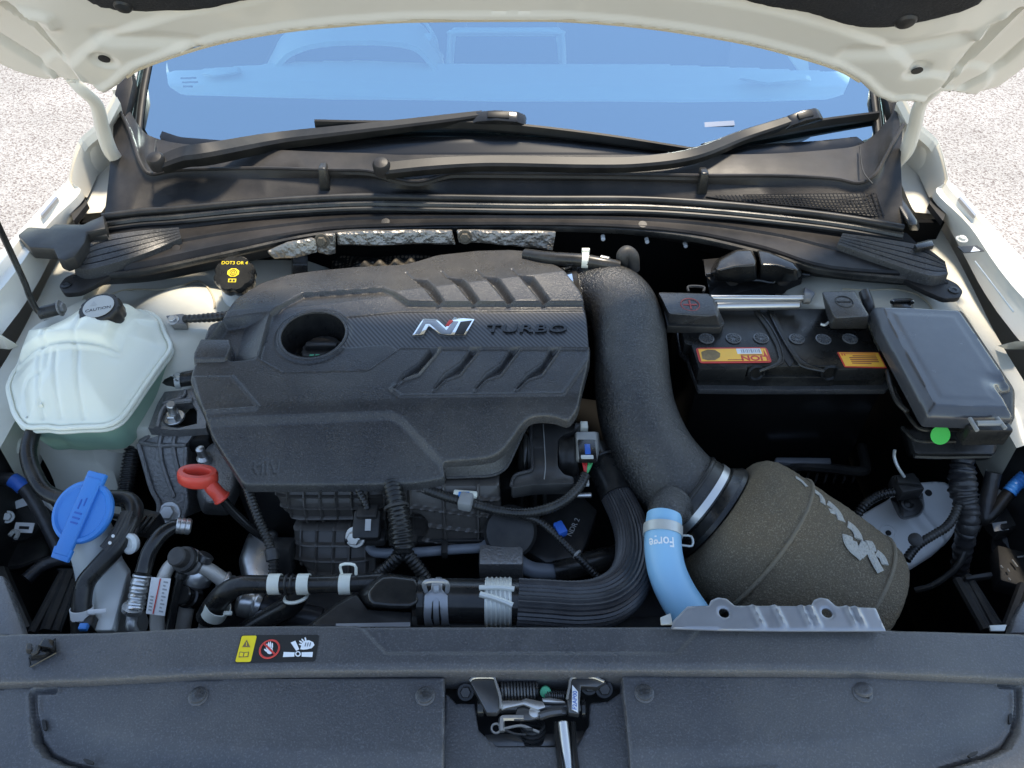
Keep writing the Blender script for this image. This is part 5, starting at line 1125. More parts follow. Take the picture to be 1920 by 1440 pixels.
# throttle motor housing with its grey plug
th = thing('throttle_actuator', 'glossy black throttle motor housing with a grey plug', 'actuator', P(*Z7((1400, 300))[0], .80))
zz = .862
Z17 = Zm(825, 750, 5.12)
def A17(z, *pts): return PZ(Z17(*pts), z)
obj('housing', prism(A17(.874, (868, 228), (1010, 222), (1350, 226), (1345, 262), (1270, 300), (1195, 322), (1140, 372), (1128, 520), (1132, 640), (1190, 712), (1285, 735), (1290, 800), (900, 812), (705, 845), (684, 828), (690, 780), (722, 724), (800, 695), (858, 682), (888, 640), (880, 450)), (0, 0, -.022), .0025, rnd=.004), MT['actuator_plastic'], th)
obj('housing_rim', tube(A17(.875, (684, 828), (692, 778), (724, 722), (800, 694), (860, 680), (886, 640), (878, 450), (868, 228)), .0022, per=4, seg=8), MT['cover_plastic'], th)
obj('front_bar', tube(A17(.868, (700, 835), (900, 806), (1090, 800), (1260, 795)), .0055, per=4, seg=10), MT['actuator_plastic'], th)
obj('seam_line', tube(A17(.8745, (990, 232), (1006, 480), (1012, 640), (1000, 760)), .0007, per=3, seg=6), MT['connector_grey'], th)
obj('motor_barrel', lathe(P(*Z17((775, 535))[0], .846), (1, 0, 0), [(.016, -.004), (.024, 0), (.030, .006), (.030, .03)], 32), MT['black_plastic'], th)
obj('barrel_ring', torus(P(*Z17((815, 535))[0], .846), (1, 0, 0), .030, .0035, 32, 8), MT['gloss_black'], th)
obj('gear_motor', corrug([(*P(*Z17((1130, 545))[0], .850), .027), (*P(*Z17((1210, 545))[0], .850), .027), (*P(*Z17((1310, 545))[0], .850), .027)], pitch=.013, depth=.06, seg=28), MT['black_plastic'], th)
obj('top_post', cyl(P(*Z17((1200, 275))[0], .866), P(*Z17((1360, 275))[0], .866), .008), MT['actuator_plastic'], th)
for x in (760, 890, 985):
    obj('support_post', prism([PY(u, v, .625) for u, v in Z17((x, 850), (x + 40, 848), (x + 40, 1035), (x, 1040))], (0, .012, 0), .001), MT['black_plastic'], th)
obj('screw_stud', cyl(P(*Z17((1310, 915))[0], .84), P(*Z17((1455, 912))[0], .84), .0035), MT['zinc_steel'], th)
pl = obj('plug', loftpoly(PZ(Z7((1528, 75), (1640, 72), (1645, 150), (1630, 212), (1535, 210)), .865), PZ(Z7((1538, 72), (1630, 70), (1632, 140), (1622, 196), (1545, 196)), .892), .003), MT['connector_grey'], th)
obj('plug_lock', box(P(*Z7((1586, 158))[0], .890), (.022, .034, .008), .0015), MT['gloss_black'], pl)
obj('lock_slot', box(P(*Z7((1588, 150))[0], .8945), (.007, .016, .003), .0005), MT['blue_dark'], pl)
obj('lock_slide', box(P(*Z7((1586, 188))[0], .8925), (.016, .006, .005), .001), MT['clamp_grey'], pl)
obj('plug_cap', box(P(*Z7((1582, 95))[0], .891), (.026, .014, .006), .0015), MT['connector_grey'], pl)
obj('corner_tab', box(P(*Z7((1572, 48))[0], .873), (.010, .012, .010), .001), MT['tank_plastic'], th)
for k, (m, du) in enumerate((('wire_red', -8), ('wire_red', 6), ('wire_green', 22), ('wire_green', 34))):
    obj('wire', tube(pxz([(*Z7((1575 + du, 205))[0], .882, .0016), (*Z7((1578 + du * .6, 230))[0], .880, .0016), (*Z7((1580 + du * .1, 262))[0], .874, .0016)]), seg=6), MT[m], th)
obj('taped_tag', box(P(*Z7((1580, 295))[0], .868), (.008, .014, .004), .001), MT['clamp_grey'], th)
h4 = harness('throttle_harness', 'black ribbed wiring loom curving from the throttle plug to the left', [(*p, z, .0066) for p, z in zip(Z7((1580, 262), (1545, 325), (1470, 390), (1380, 425), (1290, 436), (1180, 424), (1050, 390), (930, 355), (850, 325), (790, 295)), (.876, .872, .868, .864, .86, .86, .862, .864, .866, .868))], pitch=.004, depth=.10)
obj('loom_clip', box(P(*Z7((1040, 385))[0], .868), (.017, .020, .016), .003, (0, 0, -12)), MT['connector_grey'], h4)
obj('clip_head', joinme([box(P(*Z7((1038, 352))[0], .866), (.030, .008, .008), .002, (0, 0, -6))]), MT['tank_plastic'], h4)
obj('clip_blue', box(P(*Z7((1032, 352))[0], .871), (.014, .006, .004), .001), MT['blue_plastic'], h4)
h5 = harness('sensor_lead', 'thin black wiring lead running down right of the manifold', [(*p, z, .0048) for p, z in zip(Z7((1285, 448), (1360, 468), (1430, 520), (1500, 590), (1560, 650), (1620, 710), (1690, 775)), (.855, .85, .845, .838, .83, .82, .81))], pitch=.004, depth=.1)
obj('paint_tape', torus(P(*Z7((1540, 622))[0], .833), (1, -1, -.3), .0052, .0018, 18, 6), MT['connector_grey'], h5)
obj('lead_plug', box(P(*Z7((1465, 510))[0], .845), (.012, .018, .012), .002, (0, 0, 25)), MT['blue_dark'], h5)
# black rubber pipes and lettered side plate behind the loom
sp_ = thing('starter_cover', 'black lettered plastic cover low right of the manifold', 'cover', P(*Z7((1430, 600))[0], .70))
obj('plate', prism(PZ(Z7((1330, 470), (1560, 350), (1640, 420), (1560, 640), (1400, 660), (1300, 600)), .79), (0, 0, -.05), .006), MT['black_plastic'], sp_)
text('NDR 2', frame(P(*Z7((1525, 500))[0], .7915), (.5, 1, 0), (0, -.1, 1)), .010, .0003, MT['grey_print'], sp_)

# ================================================================== front hoses
hh2 = thing('heater_hose', 'black heater hose with three pale clips across the front', 'hose', P(560, 1095, .80))
rows = [(388, 1158, .79, .0135), (402, 1135, .81, .0135), (425, 1110, .832, .0128), (455, 1097, .842, .0112), (500, 1096, .845, .0105), (560, 1096, .845, .0103), (650, 1094, .845, .0103), (720, 1090, .845, .0103)]
obj('hose_body', tube(pxz(rows), seg=16), MT['rubber'], hh2)
for x in (182, 312, 500):
    obj('pale_clip', joinme([band(P(*Z7((x, 757))[0], .845), (1, .02, 0), .0108, .0135, .0014)]), MT['tank_plastic'], hh2)
for x in (235, 260):
    obj('clip_ring', torus(P(*Z7((x, 757))[0], .845), (1, 0, 0), .0108, .0016, 24, 6), MT['black_plastic'], hh2)
p = P(*Z7((512, 705))[0], .858); obj('wire_tab', tube([p + Vector((-.008, 0, -.006)), p + Vector((-.008, .004, .010)), p + Vector((.008, .004, .010)), p + Vector((.008, 0, -.006))], .0018, per=3, seg=6), MT['tank_plastic'], hh2)
c_ = obj('end_clamp', band(P(405, 1143, .806), P(402, 1135, .81) - P(388, 1158, .79), .0140, .016, .0014), MT['tank_plastic'], hh2)
obj('clamp_key', box(P(427, 1150, .81), (.010, .005, .004), .001), MT['tank_plastic'], c_)
obj('nipple', tube(pxz([(388, 1158, .79, .009), (382, 1172, .78, .006), (376, 1190, .77, .006)]), seg=12), MT['bare_aluminium'], hh2)
tb_ = thing('bypass_hose', 'black bypass hose dropping from the heater hose tee', 'hose', P(480, 1170, .74))
obj('hose_body', tube(pxz([(552, 1100, .838, .011), (556, 1118, .828, .0125), (545, 1135, .815, .0130), (515, 1152, .80, .0130), (480, 1172, .785, .0130), (450, 1190, .77, .0130)]), seg=14), MT['rubber'], tb_)
obj('collar', torus(P(555, 1120, .83), (.1, -.5, -.8), .0130, .0022, 22, 6), MT['tank_plastic'], tb_)
bh = thing('braided_hose', 'black braided hose with silver end fitting at lower left', 'hose', P(520, 1150, .70))
obj('braid', tube(pxz([(470, 1128, .785, .016), (500, 1138, .78, .0165), (540, 1150, .775, .0165), (600, 1165, .765, .0165)]), seg=18), MT['braid'], bh)
obj('end_fitting', lathe(P(446, 1124, .79), P(500, 1138, .78) - P(460, 1126, .787), [(.010, 0), (.014, .002), (.0185, .006), (.0185, .018), (.0165, .021), (.0185, .024), (.017, .03)], 24), MT['bare_aluminium'], bh)
el = thing('charge_pipe_elbow', 'black moulded plastic elbow on the radiator beside the thick hose', 'duct', P(700, 1160, .78))
up_ = PZ(Z7((548, 800), (600, 750), (650, 712), (700, 706), (828, 722), (842, 760), (842, 850), (800, 884), (700, 880), (600, 874), (560, 840)), .845)
tp_ = PZ(Z7((600, 790), (630, 752), (665, 722), (710, 718), (815, 730), (826, 760), (826, 838), (790, 860), (700, 858), (620, 850), (600, 825)), .882)
obj('elbow_body', loftpoly(up_, tp_, .010, 4), MT['gloss_black'], el)
obj('skirt', loftpoly(PZ(Z7((330, 940), (455, 842), (545, 795), (600, 868), (800, 880), (795, 950), (340, 955)), .84), PZ(Z7((352, 936), (465, 850), (548, 806), (600, 872), (796, 884), (790, 940), (350, 944)), .862), .003), MT['black_plastic'], el)
obj('collar', lathe(P(*Z7((826, 830))[0], .855), (1, 0, 0), [(.020, 0), (.0272, .001), (.0272, .008), (.022, .010)], 30), MT['gloss_black'], el)
obj('pale_strip', pxprism(Z7((455, 934), (790, 928), (790, 948), (455, 948)), .868, .002, .0), MT['bracket_grey'], el)
cph = thing('charge_hose', 'thick glossy black hose with two metal clamps in front of engine', 'hose', P(900, 1165, .80))
ax0, ax1 = P(*Z7((842, 832))[0], .855), P(*Z7((1290, 838))[0], .855)
obj('hose_body', tube([ax0, ax0.lerp(ax1, .33), ax0.lerp(ax1, .66), ax1], .0255, seg=28), MT['gloss_black'], cph)
k1 = ax0.lerp(ax1, .165)
obj('loop_clamp', band(k1, (1, 0, 0), .0256, .006, .0010), MT['bracket_grey'], cph)
def on_hose(me, c, r):
    for v_ in me.vertices:
        a = -v_.co.y / r; h = r + v_.co.z; v_.co = c + Vector((v_.co.x, -h * math.sin(a), h * math.cos(a)))
    return smooth(me, 50)
def arcp(deg): return -R(deg) * .0262
lo_ = [(-.006, arcp(-35)), (.006, arcp(-35)), (.006, arcp(2)), (.0125, arcp(16)), (.0135, arcp(60)), (.0135, arcp(150)), (-.0135, arcp(150)), (-.0135, arcp(60)), (-.0125, arcp(16)), (-.006, arcp(2))]
sl_o = [(-.004, arcp(30)), (0, arcp(22)), (.004, arcp(30)), (.0058, arcp(75)), (.004, arcp(120)), (0, arcp(126)), (-.004, arcp(120)), (-.0058, arcp(75))]
obj('clamp_strap', on_hose(hf(lo_, lambda X, Y, S: .0016 + 0 * X, .0011, .0006, .0014, holes=[sl_o]), k1, .0260), MT['bracket_grey'], cph)
e1 = k1 + Vector((0, -.003, .027))
obj('clamp_key', tube([e1 + Vector((-.011, .0, -.006)), e1 + Vector((-.013, .002, .010)), e1 + Vector((-.008, .003, .016)), e1 + Vector((.008, .003, .016)), e1 + Vector((.013, .002, .010)), e1 + Vector((.011, 0, -.006))], .0026, per=4, seg=8), MT['bracket_grey'], cph)
obj('clamp_tongue', boxf(frame(e1 + Vector((0, 0, .002)), (1, 0, 0), (0, -.8, .6)), (.006, .012, .002), .0004), MT['bracket_grey'], cph)
k2 = ax0.lerp(ax1, .77)
ob2 = obj('wide_clamp', band(k2, (1, 0, 0), .0258, .030, .0008), MT['clamp_grey'], cph)
for i in range(6):
    obj('clamp_turn', torus(k2 + Vector((-.0125 + i * .005, 0, 0)), (1, 0, 0), .0266, .0013, 40, 6), MT['clamp_grey'], ob2)
obj('clamp_screw', tube([k2 + Vector((-.020, -.006, .0275)), k2 + Vector((.0, -.012, .027)), k2 + Vector((.016, -.018, .0245))], .0035, per=4, seg=8), MT['clamp_grey'], ob2)
obj('clamp_rod', tube([k2 + Vector((-.021, .002, .027)), k2 + Vector((.0, .002, .0285)), k2 + Vector((.018, .0, .028))], .003, per=4, seg=8), MT['clamp_grey'], ob2)
# sleeved hose: woven protective sleeve with lengthwise ribs
sh = thing('sleeved_hose', 'hose in ribbed black woven sleeve bending up to the intake', 'hose', P(1150, 1165, .80))
srow = [(*Z7((1272, 842))[0], .855, .0268), (*Z7((1400, 850))[0], .853, .0272), (*Z7((1540, 858))[0], .848, .0278), (*Z7((1660, 838))[0], .842, .0280), (*Z7((1755, 770))[0], .838, .0262), (*Z7((1798, 670))[0], .835, .0240), (*Z7((1796, 560))[0], .832, .0225), (*Z7((1768, 460))[0], .832, .0212), (*Z7((1725, 370))[0], .832, .0205), (*Z7((1690, 300))[0], .832, .0205)]
spath = catmull(pxz(srow), 12)
obj('woven_sleeve', sweep(spath, 132, radfn=lambda i, f: 1 + .036 * math.cos(f * 2 * math.pi * 33) + .008 * (1 if (i + int(f * 66)) % 2 else -1), ang=70), MT['braid'], sh)
obj('bare_end', tube(pxz([(*Z7((1720, 360))[0], .834, .0215), (*Z7((1690, 290))[0], .836, .0220), (*Z7((1660, 220))[0], .84, .0215), (*Z7((1630, 160))[0], .84, .021)]), seg=24), MT['rubber'], sh)
obj('ridge_ring', torus(P(*Z7((1660, 205))[0], .842), (-.3, .9, .1), .0222, .0020, 26, 6), MT['rubber'], sh)
# radiator and fan shroud below the hoses
ra = thing('radiator', 'black radiator top tank below the front panel', 'radiator', (0, .40, .45))
obj('top_tank', box((.12, .425, .79), (.60, .055, .05), .008), MT['black_plastic'], ra)
obj('core', box((.02, .42, .58), (.80, .03, .33), .002), MT['steel_dark'], ra)
obj('fan_shroud', box((-.02, .50, .66), (.60, .06, .20), .02), MT['deep_black'], ra)

gb = thing('blocker', 'dark gearbox added to keep sun off the bay floor', 'blocker', (.25, .72, .36))  # unseen mass, added to stop sun reaching the bay floor
obj('blocker_body', loftpoly([Vector(p) for p in ((.06, .50, .37), (.52, .50, .37), (.56, .98, .37), (.06, 1.02, .37))], [Vector(p) for p in ((.08, .56, .62), (.44, .56, .60), (.48, .94, .62), (.08, .98, .66))], .03, 3), MT['shade_black'], gb)
for i in range(6): obj('blocker_rib', box((.12 + i * .06, .75, .625), (.008, .34, .02), .002), MT['shade_black'], gb)
# ================================================================== intake pipe
ip = thing('intake_pipe', 'fat black crinkle coated intake pipe right of the engine cover', 'intake pipe', P(1190, 800, .78))
irow = [(1078, 560, .880, .0470), (1110, 552, .888, .0500), (1140, 556, .895, .0520), (1164, 574, .897, .0528), (1178, 610, .895, .0530), (1183, 660, .890, .0530), (1186, 720, .882, .0530), (1196, 780, .872, .0535), (1222, 845, .858, .0545), (1262, 900, .846, .0550), (1305, 940, .838, .0550), (1335, 962, .834, .0545)]
obj('pipe', tube(pxz(irow), per=7, seg=48), MT['crinkle'], ip)
q0, q1 = P(1110, 552, .888), P(1078, 560, .880); dd = (q1 - q0).normalized()
obj('rear_coupler', cyl(q0 + dd * .012, q0 + dd * .06, .0525, 36), MT['rubber'], ip)
obj('rear_clamp', band(q0 + dd * .026, dd, .0530, .012), MT['chrome'], ip)
obj('rear_ring', torus(q0 + dd * .044, dd, .0520, .0035, 40, 8), MT['rubber'], ip)
obj('rubber_elbow', tube(pxz([(1172, 492, .935, .010), (1168, 480, .95, .0105), (1176, 473, .955, .0105), (1186, 482, .948, .0100), (1187, 505, .925, .0105)]), seg=14), MT['rubber_dusty'], ip)
obj('lower_stub', tube(pxz([(1262, 948, .874, .026), (1252, 960, .880, .0245), (1247, 978, .878, .0215)]), seg=22), MT['crinkle'], ip)
pc = thing('breather_hose', 'slim black breather hose with a pale clip behind the engine cover', 'hose', P(1080, 490, .90))
obj('hose_body', tube(pxz([(985, 478, .93, .010), (1030, 484, .94, .0102), (1090, 488, .945, .0102), (1130, 494, .945, .0095), (1160, 500, .94, .0095)]), seg=14), MT['rubber'], pc)
obj('pale_clip', joinme([band(P(1097, 488, .945), (1, -.1, 0), .0108, .010, .0014), box(P(1098, 472, .955), (.012, .004, .012), .001)]), MT['tank_plastic'], pc)
obj('steel_nipple', cyl(P(1125, 486, .94), P(1142, 490, .94), .007), MT['zinc_steel'], pc)

# ================================================================== foam cone filter
ff = thing('air_filter', 'large brown black foam cone air filter with faded white print', 'air filter', P(1540, 1100, .66))
FS = P(1340, 966, .832); FE = P(1580, 1150, .765); FA = (FE - FS).normalized()
FRO = [(.058, .004), (.066, .000), (.076, .000), (.088, .004), (.097, .011), (.1030, .022), (.1058, .038), (.1062, .060), (.1075, .064), (.1060, .068), (.1065, .09), (.1075, .12), (.1080, .15), (.1080, .176), (.1095, .180), (.1075, .184), (.105, .198), (.100, .208), (.09, .214), (.02, .216)]
def frad(h): return float(np.interp(h, [a[1] for a in FRO[3:-3]], [a[0] for a in FRO[3:-3]]))
FM = frame(FS, (0, 0, 1), FA)
def foam_mesh():
    prof = []; 
    for (r0, h0), (r1, h1) in zip(FRO[:-1], FRO[1:]):
        n = max(1, int(math.hypot(r1 - r0, h1 - h0) / .004))
        for k in range(n): prof.append((r0 + (r1 - r0) * k / n, h0 + (h1 - h0) * k / n))
    prof.append(FRO[-1]); rnd = np.random.RandomState(5); V = []; F = []; seg = 120
    for i, (r, h) in enumerate(prof):
        for j in range(seg):
            a = 2 * math.pi * j / seg; rr = r + (rnd.rand() - .5) * .0014 + .0012 * math.sin(3 * a + h * 30); V.append(FM @ Vector((rr * math.cos(a), rr * math.sin(a), h + (rnd.rand() - .5) * .0008)))
    n = len(prof)
    for i in range(n - 1):
        for j in range(seg):
            a, b = i * seg + j, i * seg + (j + 1) % seg; F.append((a, b, b + seg, a + seg))
    F.append(tuple(range((n - 1) * seg, n * seg))); return mk(V, F, 80)
fo = obj('foam_body', foam_mesh(), MT['foam'], ff)
for hh_, rr_ in ((.064, .1068), (.180, .1082)):
    obj('foam_seam', torus(FS + FA * hh_, FA, rr_, .0026, 96, 8), MT['foam_seam'], ff)
obj('rubber_flange', lathe(FS - FA * .014, FA, [(.054, -.006), (.062, -.004), (.066, .002), (.070, .006), (.070, .012), (.060, .014)], 48), MT['rubber'], ff)
obj('neck', lathe(FS - FA * .044, FA, [(.0535, 0), (.0575, .001), (.0575, .030), (.055, .032)], 48), MT['rubber'], ff)
obj('band_clamp', band(FS - FA * .026, FA, .0582, .009, .001, 48), MT['zinc_steel'], ff)
obj('end_ring', torus(FS - FA * .045, FA, .0560, .0028, 48, 8), MT['rubber'], ff)
def onfoam(u, v):
    r = ray(u, v).normalized(); o = Vector((0, 0, CAM_Z)); t = .6
    while t < 1.6:
        q = o + r * t; w = q - FS; h = w.dot(FA); rad = (w - FA * h).length
        if .004 < h < .21 and rad < frad(h) + .0006: return q, (w - FA * h).normalized()
        t += .0008
    return None
for st3, wd in (([(1062, 240), (1095, 262), (1128, 296)], .0045), ([(1172, 322), (1205, 345), (1222, 372), (1226, 400)], .006), ([(1252, 392), (1290, 425), (1320, 462), (1338, 505)], .0085), ([(1262, 440), (1300, 452)], .005),
                ([(1372, 520), (1405, 545), (1432, 582), (1440, 612)], .0085), ([(1372, 592), (1378, 630), (1402, 668), (1440, 700), (1462, 722)], .0095), ([(1440, 700), (1470, 668), (1482, 640)], .009), ([(1490, 650), (1530, 655)], .0095), ([(1505, 680), (1528, 730), (1552, 775), (1572, 808)], .0085), ([(1545, 690), (1580, 722), (1598, 765)], .0075), ([(1395, 640), (1430, 650)], .007)):
    pts = [onfoam(*p) for p in Z11(*st3)]
    if all(p is not None for p in pts):
        q = catmull([list(p[0] + p[1] * .0004) + [wd * .74] for p in pts], 6); nrm = tuple(pts[0][1])
        obj('print_stroke', sweep(q, 12, flat=.22, up=nrm), MT['foam_print'], fo)
# blue silicone hose
bl = thing('blue_hose', 'light blue silicone hose with white lettering at the intake pipe', 'hose', P(1290, 1170, .78))
brow = [(1246, 968, .884, .0212), (1243, 1000, .880, .0215), (1244, 1035, .873, .0218), (1252, 1075, .862, .0222), (1270, 1115, .850, .0226), (1296, 1155, .838, .0230), (1325, 1195, .825, .0230)]
bp_ = catmull(pxz(brow), 8)
obj('hose_body', sweep(bp_, 36), MT['blue_silicone'], bl)
bcp = P(1243, 996, .881); bdir = P(1243, 1012, .878) - P(1244, 980, .883)
cl = obj('clamp', band(bcp, bdir, .0220, .012, .0012), MT['clamp_grey'], bl)
obj('clamp_ear', tube([bcp + Vector((.021, -.003, -.004)), bcp + Vector((.033, -.006, -.002)), bcp + Vector((.033, -.016, -.006)), bcp + Vector((.021, -.014, -.008))], .0014, per=3, seg=6), MT['clamp_grey'], cl)
def wrap_text(s, c, axis, view, r, size, mat_, parent, flip, sx=1):
    cu = bpy.data.curves.new('t', 'FONT'); cu.body = s; cu.size = size; cu.align_x = 'CENTER'; cu.align_y = 'CENTER'; cu.offset = .0003; cu.resolution_u = 3
    to = link(bpy.data.objects.new('t', cu)); dg = bpy.context.evaluated_depsgraph_get(); me = bpy.data.meshes.new_from_object(to.evaluated_get(dg)); bpy.data.objects.remove(to)
    bm = bmesh.new(); bm.from_mesh(me); bmesh.ops.triangulate(bm, faces=bm.faces); bmesh.ops.subdivide_edges(bm, edges=[e for e in bm.edges if e.calc_length() > .003], cuts=2); bm.to_mesh(me); bm.free()
    axis = axis.normalized(); view = (view - axis * view.dot(axis)).normalized(); side = axis.cross(view)
    for v_ in me.vertices:
        x, y = v_.co.x * sx, v_.co.y
        if flip: x, y = -x, -y
        a = x / r; v_.co = c + axis * (-y) + (view * math.cos(a) - side * math.sin(a)) * (r + .0004)
    return obj('lettering', me, mat_, parent)
wc_ = P(1243, 1024, .8755); wrap_text('Forge', wc_, P(1246, 1045, .871) - P(1243, 1005, .879), Vector((-.25, -.55, .8)), .0218, .0165, MT['white_print'], bl, True, .8)
# pale sheet-metal bracket between filter and front panel
sm = thing('sheet_bracket', 'pale grey stamped metal bracket with two eyelets under the filter', 'bracket', P(1440, 1165, .88))
so = [(318, 1135), (330, 1090), (415, 1002), (545, 998), (558, 966), (600, 948), (652, 956), (702, 998), (930, 999), (1160, 1001), (1178, 964), (1216, 949), (1262, 957), (1312, 1002), (1550, 1012), (1612, 1150), (1000, 1150), (600, 1145)]
s2 = PZ(Z11(*so), .915)
hl_ = [circle2((P(*Z11(c)[0], .915).x, P(*Z11(c)[0], .915).y), .0055, 16) for c in ((637, 1042), (1257, 1042))]
rbs = [(810, 860), (945, 1000), (1090, 1150), (1370, 1410), (1480, 1520)]
def zs(X, Y, S):
    z = .912 + 0 * X
    for x in (830, 960, 1120, 1170, 1390, 1440): 
        a, b_ = P(*Z11((x - 25, 1000))[0], .915), P(*Z11((x + 35, 1120))[0], .915); z += ridge(X, Y, [a, b_], .0028, .0032)
    return z
obj('plate', hf([(p.x, p.y) for p in s2], zs, .0018, .0012, .002, holes=hl_, ang=40), MT['bracket_grey'], sm)
obj('end_tab', pxprism(Z11((250, 1080), (310, 1055), (325, 1118), (255, 1120)), .905, .003, .0005), MT['clamp_grey'], sm)

# ================================================================== battery
bt = thing('battery', 'black car battery with yellow and red label and six vent caps', 'battery', P(1480, 720, .68))
lid9 = [(235, 440), (240, 545), (262, 636), (300, 640), (345, 786), (632, 788), (628, 766), (1150, 768), (1165, 790), (1455, 784), (1385, 640), (1360, 620), (1330, 545), (1290, 430)]
obj('lid', pxprism(Z9(*lid9), .900, .024, .0025), MT['battery_plastic'], bt)
lo9 = [P(u, v, .876) for u, v in Z9((205, 440), (235, 640), (300, 800), (330, 850), (1420, 850), (1440, 800), (1385, 640), (1300, 440))]
obj('lid_base', prism([P(u, v, .880) for u, v in Z9((225, 440), (290, 660), (348, 830), (640, 832), (660, 836), (1140, 836), (1160, 830), (1450, 830), (1385, 660), (1310, 440))], (0, 0, -.03), .002), MT['battery_plastic'], bt)
obj('lip', prism([P(u, v, .862) for u, v in Z9((195, 440), (230, 680), (275, 730), (343, 908), (640, 912), (1446, 910), (1472, 884), (1420, 820), (1330, 440))], (0, 0, -.010), .002), MT['cover_plastic'], bt)
cs = [P(u, v, .852) for u, v in Z9((215, 440), (240, 680), (330, 886), (1435, 884), (1330, 440))]
obj('case', prism(cs, (0, 0, -.19), .004), MT['case_black'], bt)
for poly in (((690, 440), (768, 540), (820, 640), (842, 720), (828, 760), (770, 780), (700, 802), (700, 790), (760, 768), (806, 745), (815, 715), (795, 645), (742, 548), (668, 445)), ((750, 440), (800, 545), (850, 635), (920, 742), (965, 778), (1080, 802), (1080, 788), (985, 752), (945, 724), (880, 632), (832, 545), (792, 448))):
    obj('carry_strap', prism(PZ(Z9(*poly), .9030), (0, 0, -.004), .0012), MT['battery_plastic'], bt)
    obj('strap_ridge', tube(PZ(Z9(*poly[:len(poly) // 2]), .9030), .0014, per=4, seg=6), MT['gloss_black'], bt)
obj('strap_groove', prism(PZ(Z9((700, 440), (745, 440), (800, 560), (905, 740), (880, 775), (850, 740), (830, 640), (775, 540)), .9007), (0, 0, -.002), 0), MT['deep_black'], bt)
for x in (676, 1105):
    p = P(*Z9((x, 812))[0], .884); k = obj('strap_knob', lathe(p + Vector((0, .010, 0)), (0, -1, .25), [(.0125, 0), (.0125, .014), (.010, .016), (.008, .014), (.001, .014)], 24), MT['battery_plastic'], bt)
vent = None
for i, (x, y) in enumerate(((390, 611), (548, 610), (710, 609), (920, 613), (1076, 615), (1232, 612))):
    p = P(*Z9((x, y))[0], .9005)
    if vent is None:
        vent = obj('vent_cap', joinme([lathe(p, (0, 0, 1), [(.0112, 0), (.0112, .0012), (.0095, .0016), (.0088, .0004), (.001, .0004)], 24)] + [boxf(Matrix.Translation(p + Vector((0, 0, .001))) @ Matrix.Rotation(a * math.pi / 6, 4, 'Z'), (.0055, .0013, .002), .0003, off=(.0058, 0, 0)) for a in range(12)]), MT['vent_gloss'], bt); pv = p
    else: clone(vent, p - pv, bt)
# labels
L0 = [P(u, v, .9006) for u, v in Z9((350, 755), (775, 752), (742, 662), (326, 666))]
def lb2(Lq, a, b, h=.0006): return Lq[0].lerp(Lq[1], a).lerp(Lq[3].lerp(Lq[2], a), b) + Vector((0, 0, h))
la1 = obj('label', prism(round_poly(L0, .005), (0, 0, .0005), 0), MT['red_print'], bt)
def patch(name, Lq, a0, b0, a1, b1, m, par, h=.0009): return obj(name, prism([lb2(Lq, a0, b0, h), lb2(Lq, a1, b0, h), lb2(Lq, a1, b1, h), lb2(Lq, a0, b1, h)], (0, 0, .0002), 0), MT[m], par)
patch('label_field', L0, .03, .10, .97, .90, 'orange_label', la1)
obj('label_picture', prism([lb2(L0, a, b, .0012) for a, b in ((.05, .25), (.12, .15), (.22, .16), (.30, .35), (.32, .60), (.26, .82), (.16, .85), (.06, .70))], (0, 0, .0002), 0), MT['brown_print'], la1)
for k, (a, w) in enumerate(((.62, .012), (.645, .02), (.68, .008), (.70, .016), (.73, .01), (.755, .022), (.79, .01), (.815, .014), (.845, .008), (.865, .02))):
    if k == 0: patch('barcode_field', L0, .56, .56, .90, .90, 'white_label', la1, .0011)
    patch('barcode_bar', L0, a, .62, a + w, .84, 'grey_print', la1, .0014)
patch('label_line', L0, .60, .46, .90, .50, 'dull_red_print', la1, .0012)
patch('label_line', L0, .40, .16, .62, .19, 'dull_red_print', la1, .0012)
lm = frame(lb2(L0, .78, .29, .0012), L0[0] - L0[1], (0, 0, 1)); text('LION', lm, .0135, .0002, MT['red_print'], la1, sx=1.25, bold=.0004)
lt = obj('red_corner', prism([lb2(L0, a, b, .0012) for a, b in ((.92, .35), (.96, .35), (.94, .85))], (0, 0, .0002), 0), MT['red_print'], la1)
L1 = [P(u, v, .9006) for u, v in Z9((1200, 778), (1448, 784), (1400, 692), (1156, 690))]
la2 = obj('label', prism(round_poly(L1, .002), (0, 0, .0005), 0), MT['red_print'], bt)
patch('label_field', L1, .03, .05, .97, .95, 'orange_label', la2)
for b_ in (.22, .34, .46, .58, .70): patch('label_line', L1, .22 + .1 * (b_ > .6), b_, .88 - .2 * (b_ < .3), b_ + .05, 'dull_red_print', la2, .0012)
patch('label_line', L1, .05, .84, .90, .88, 'red_print', la2, .0012)
for a in (.06, .12): obj('label_mark', prism([lb2(L1, a + x, b, .0012) for x, b in ((0, .74), (.04, .74), (.02, .90))], (0, 0, .0002), 0), MT['red_print'], la2)
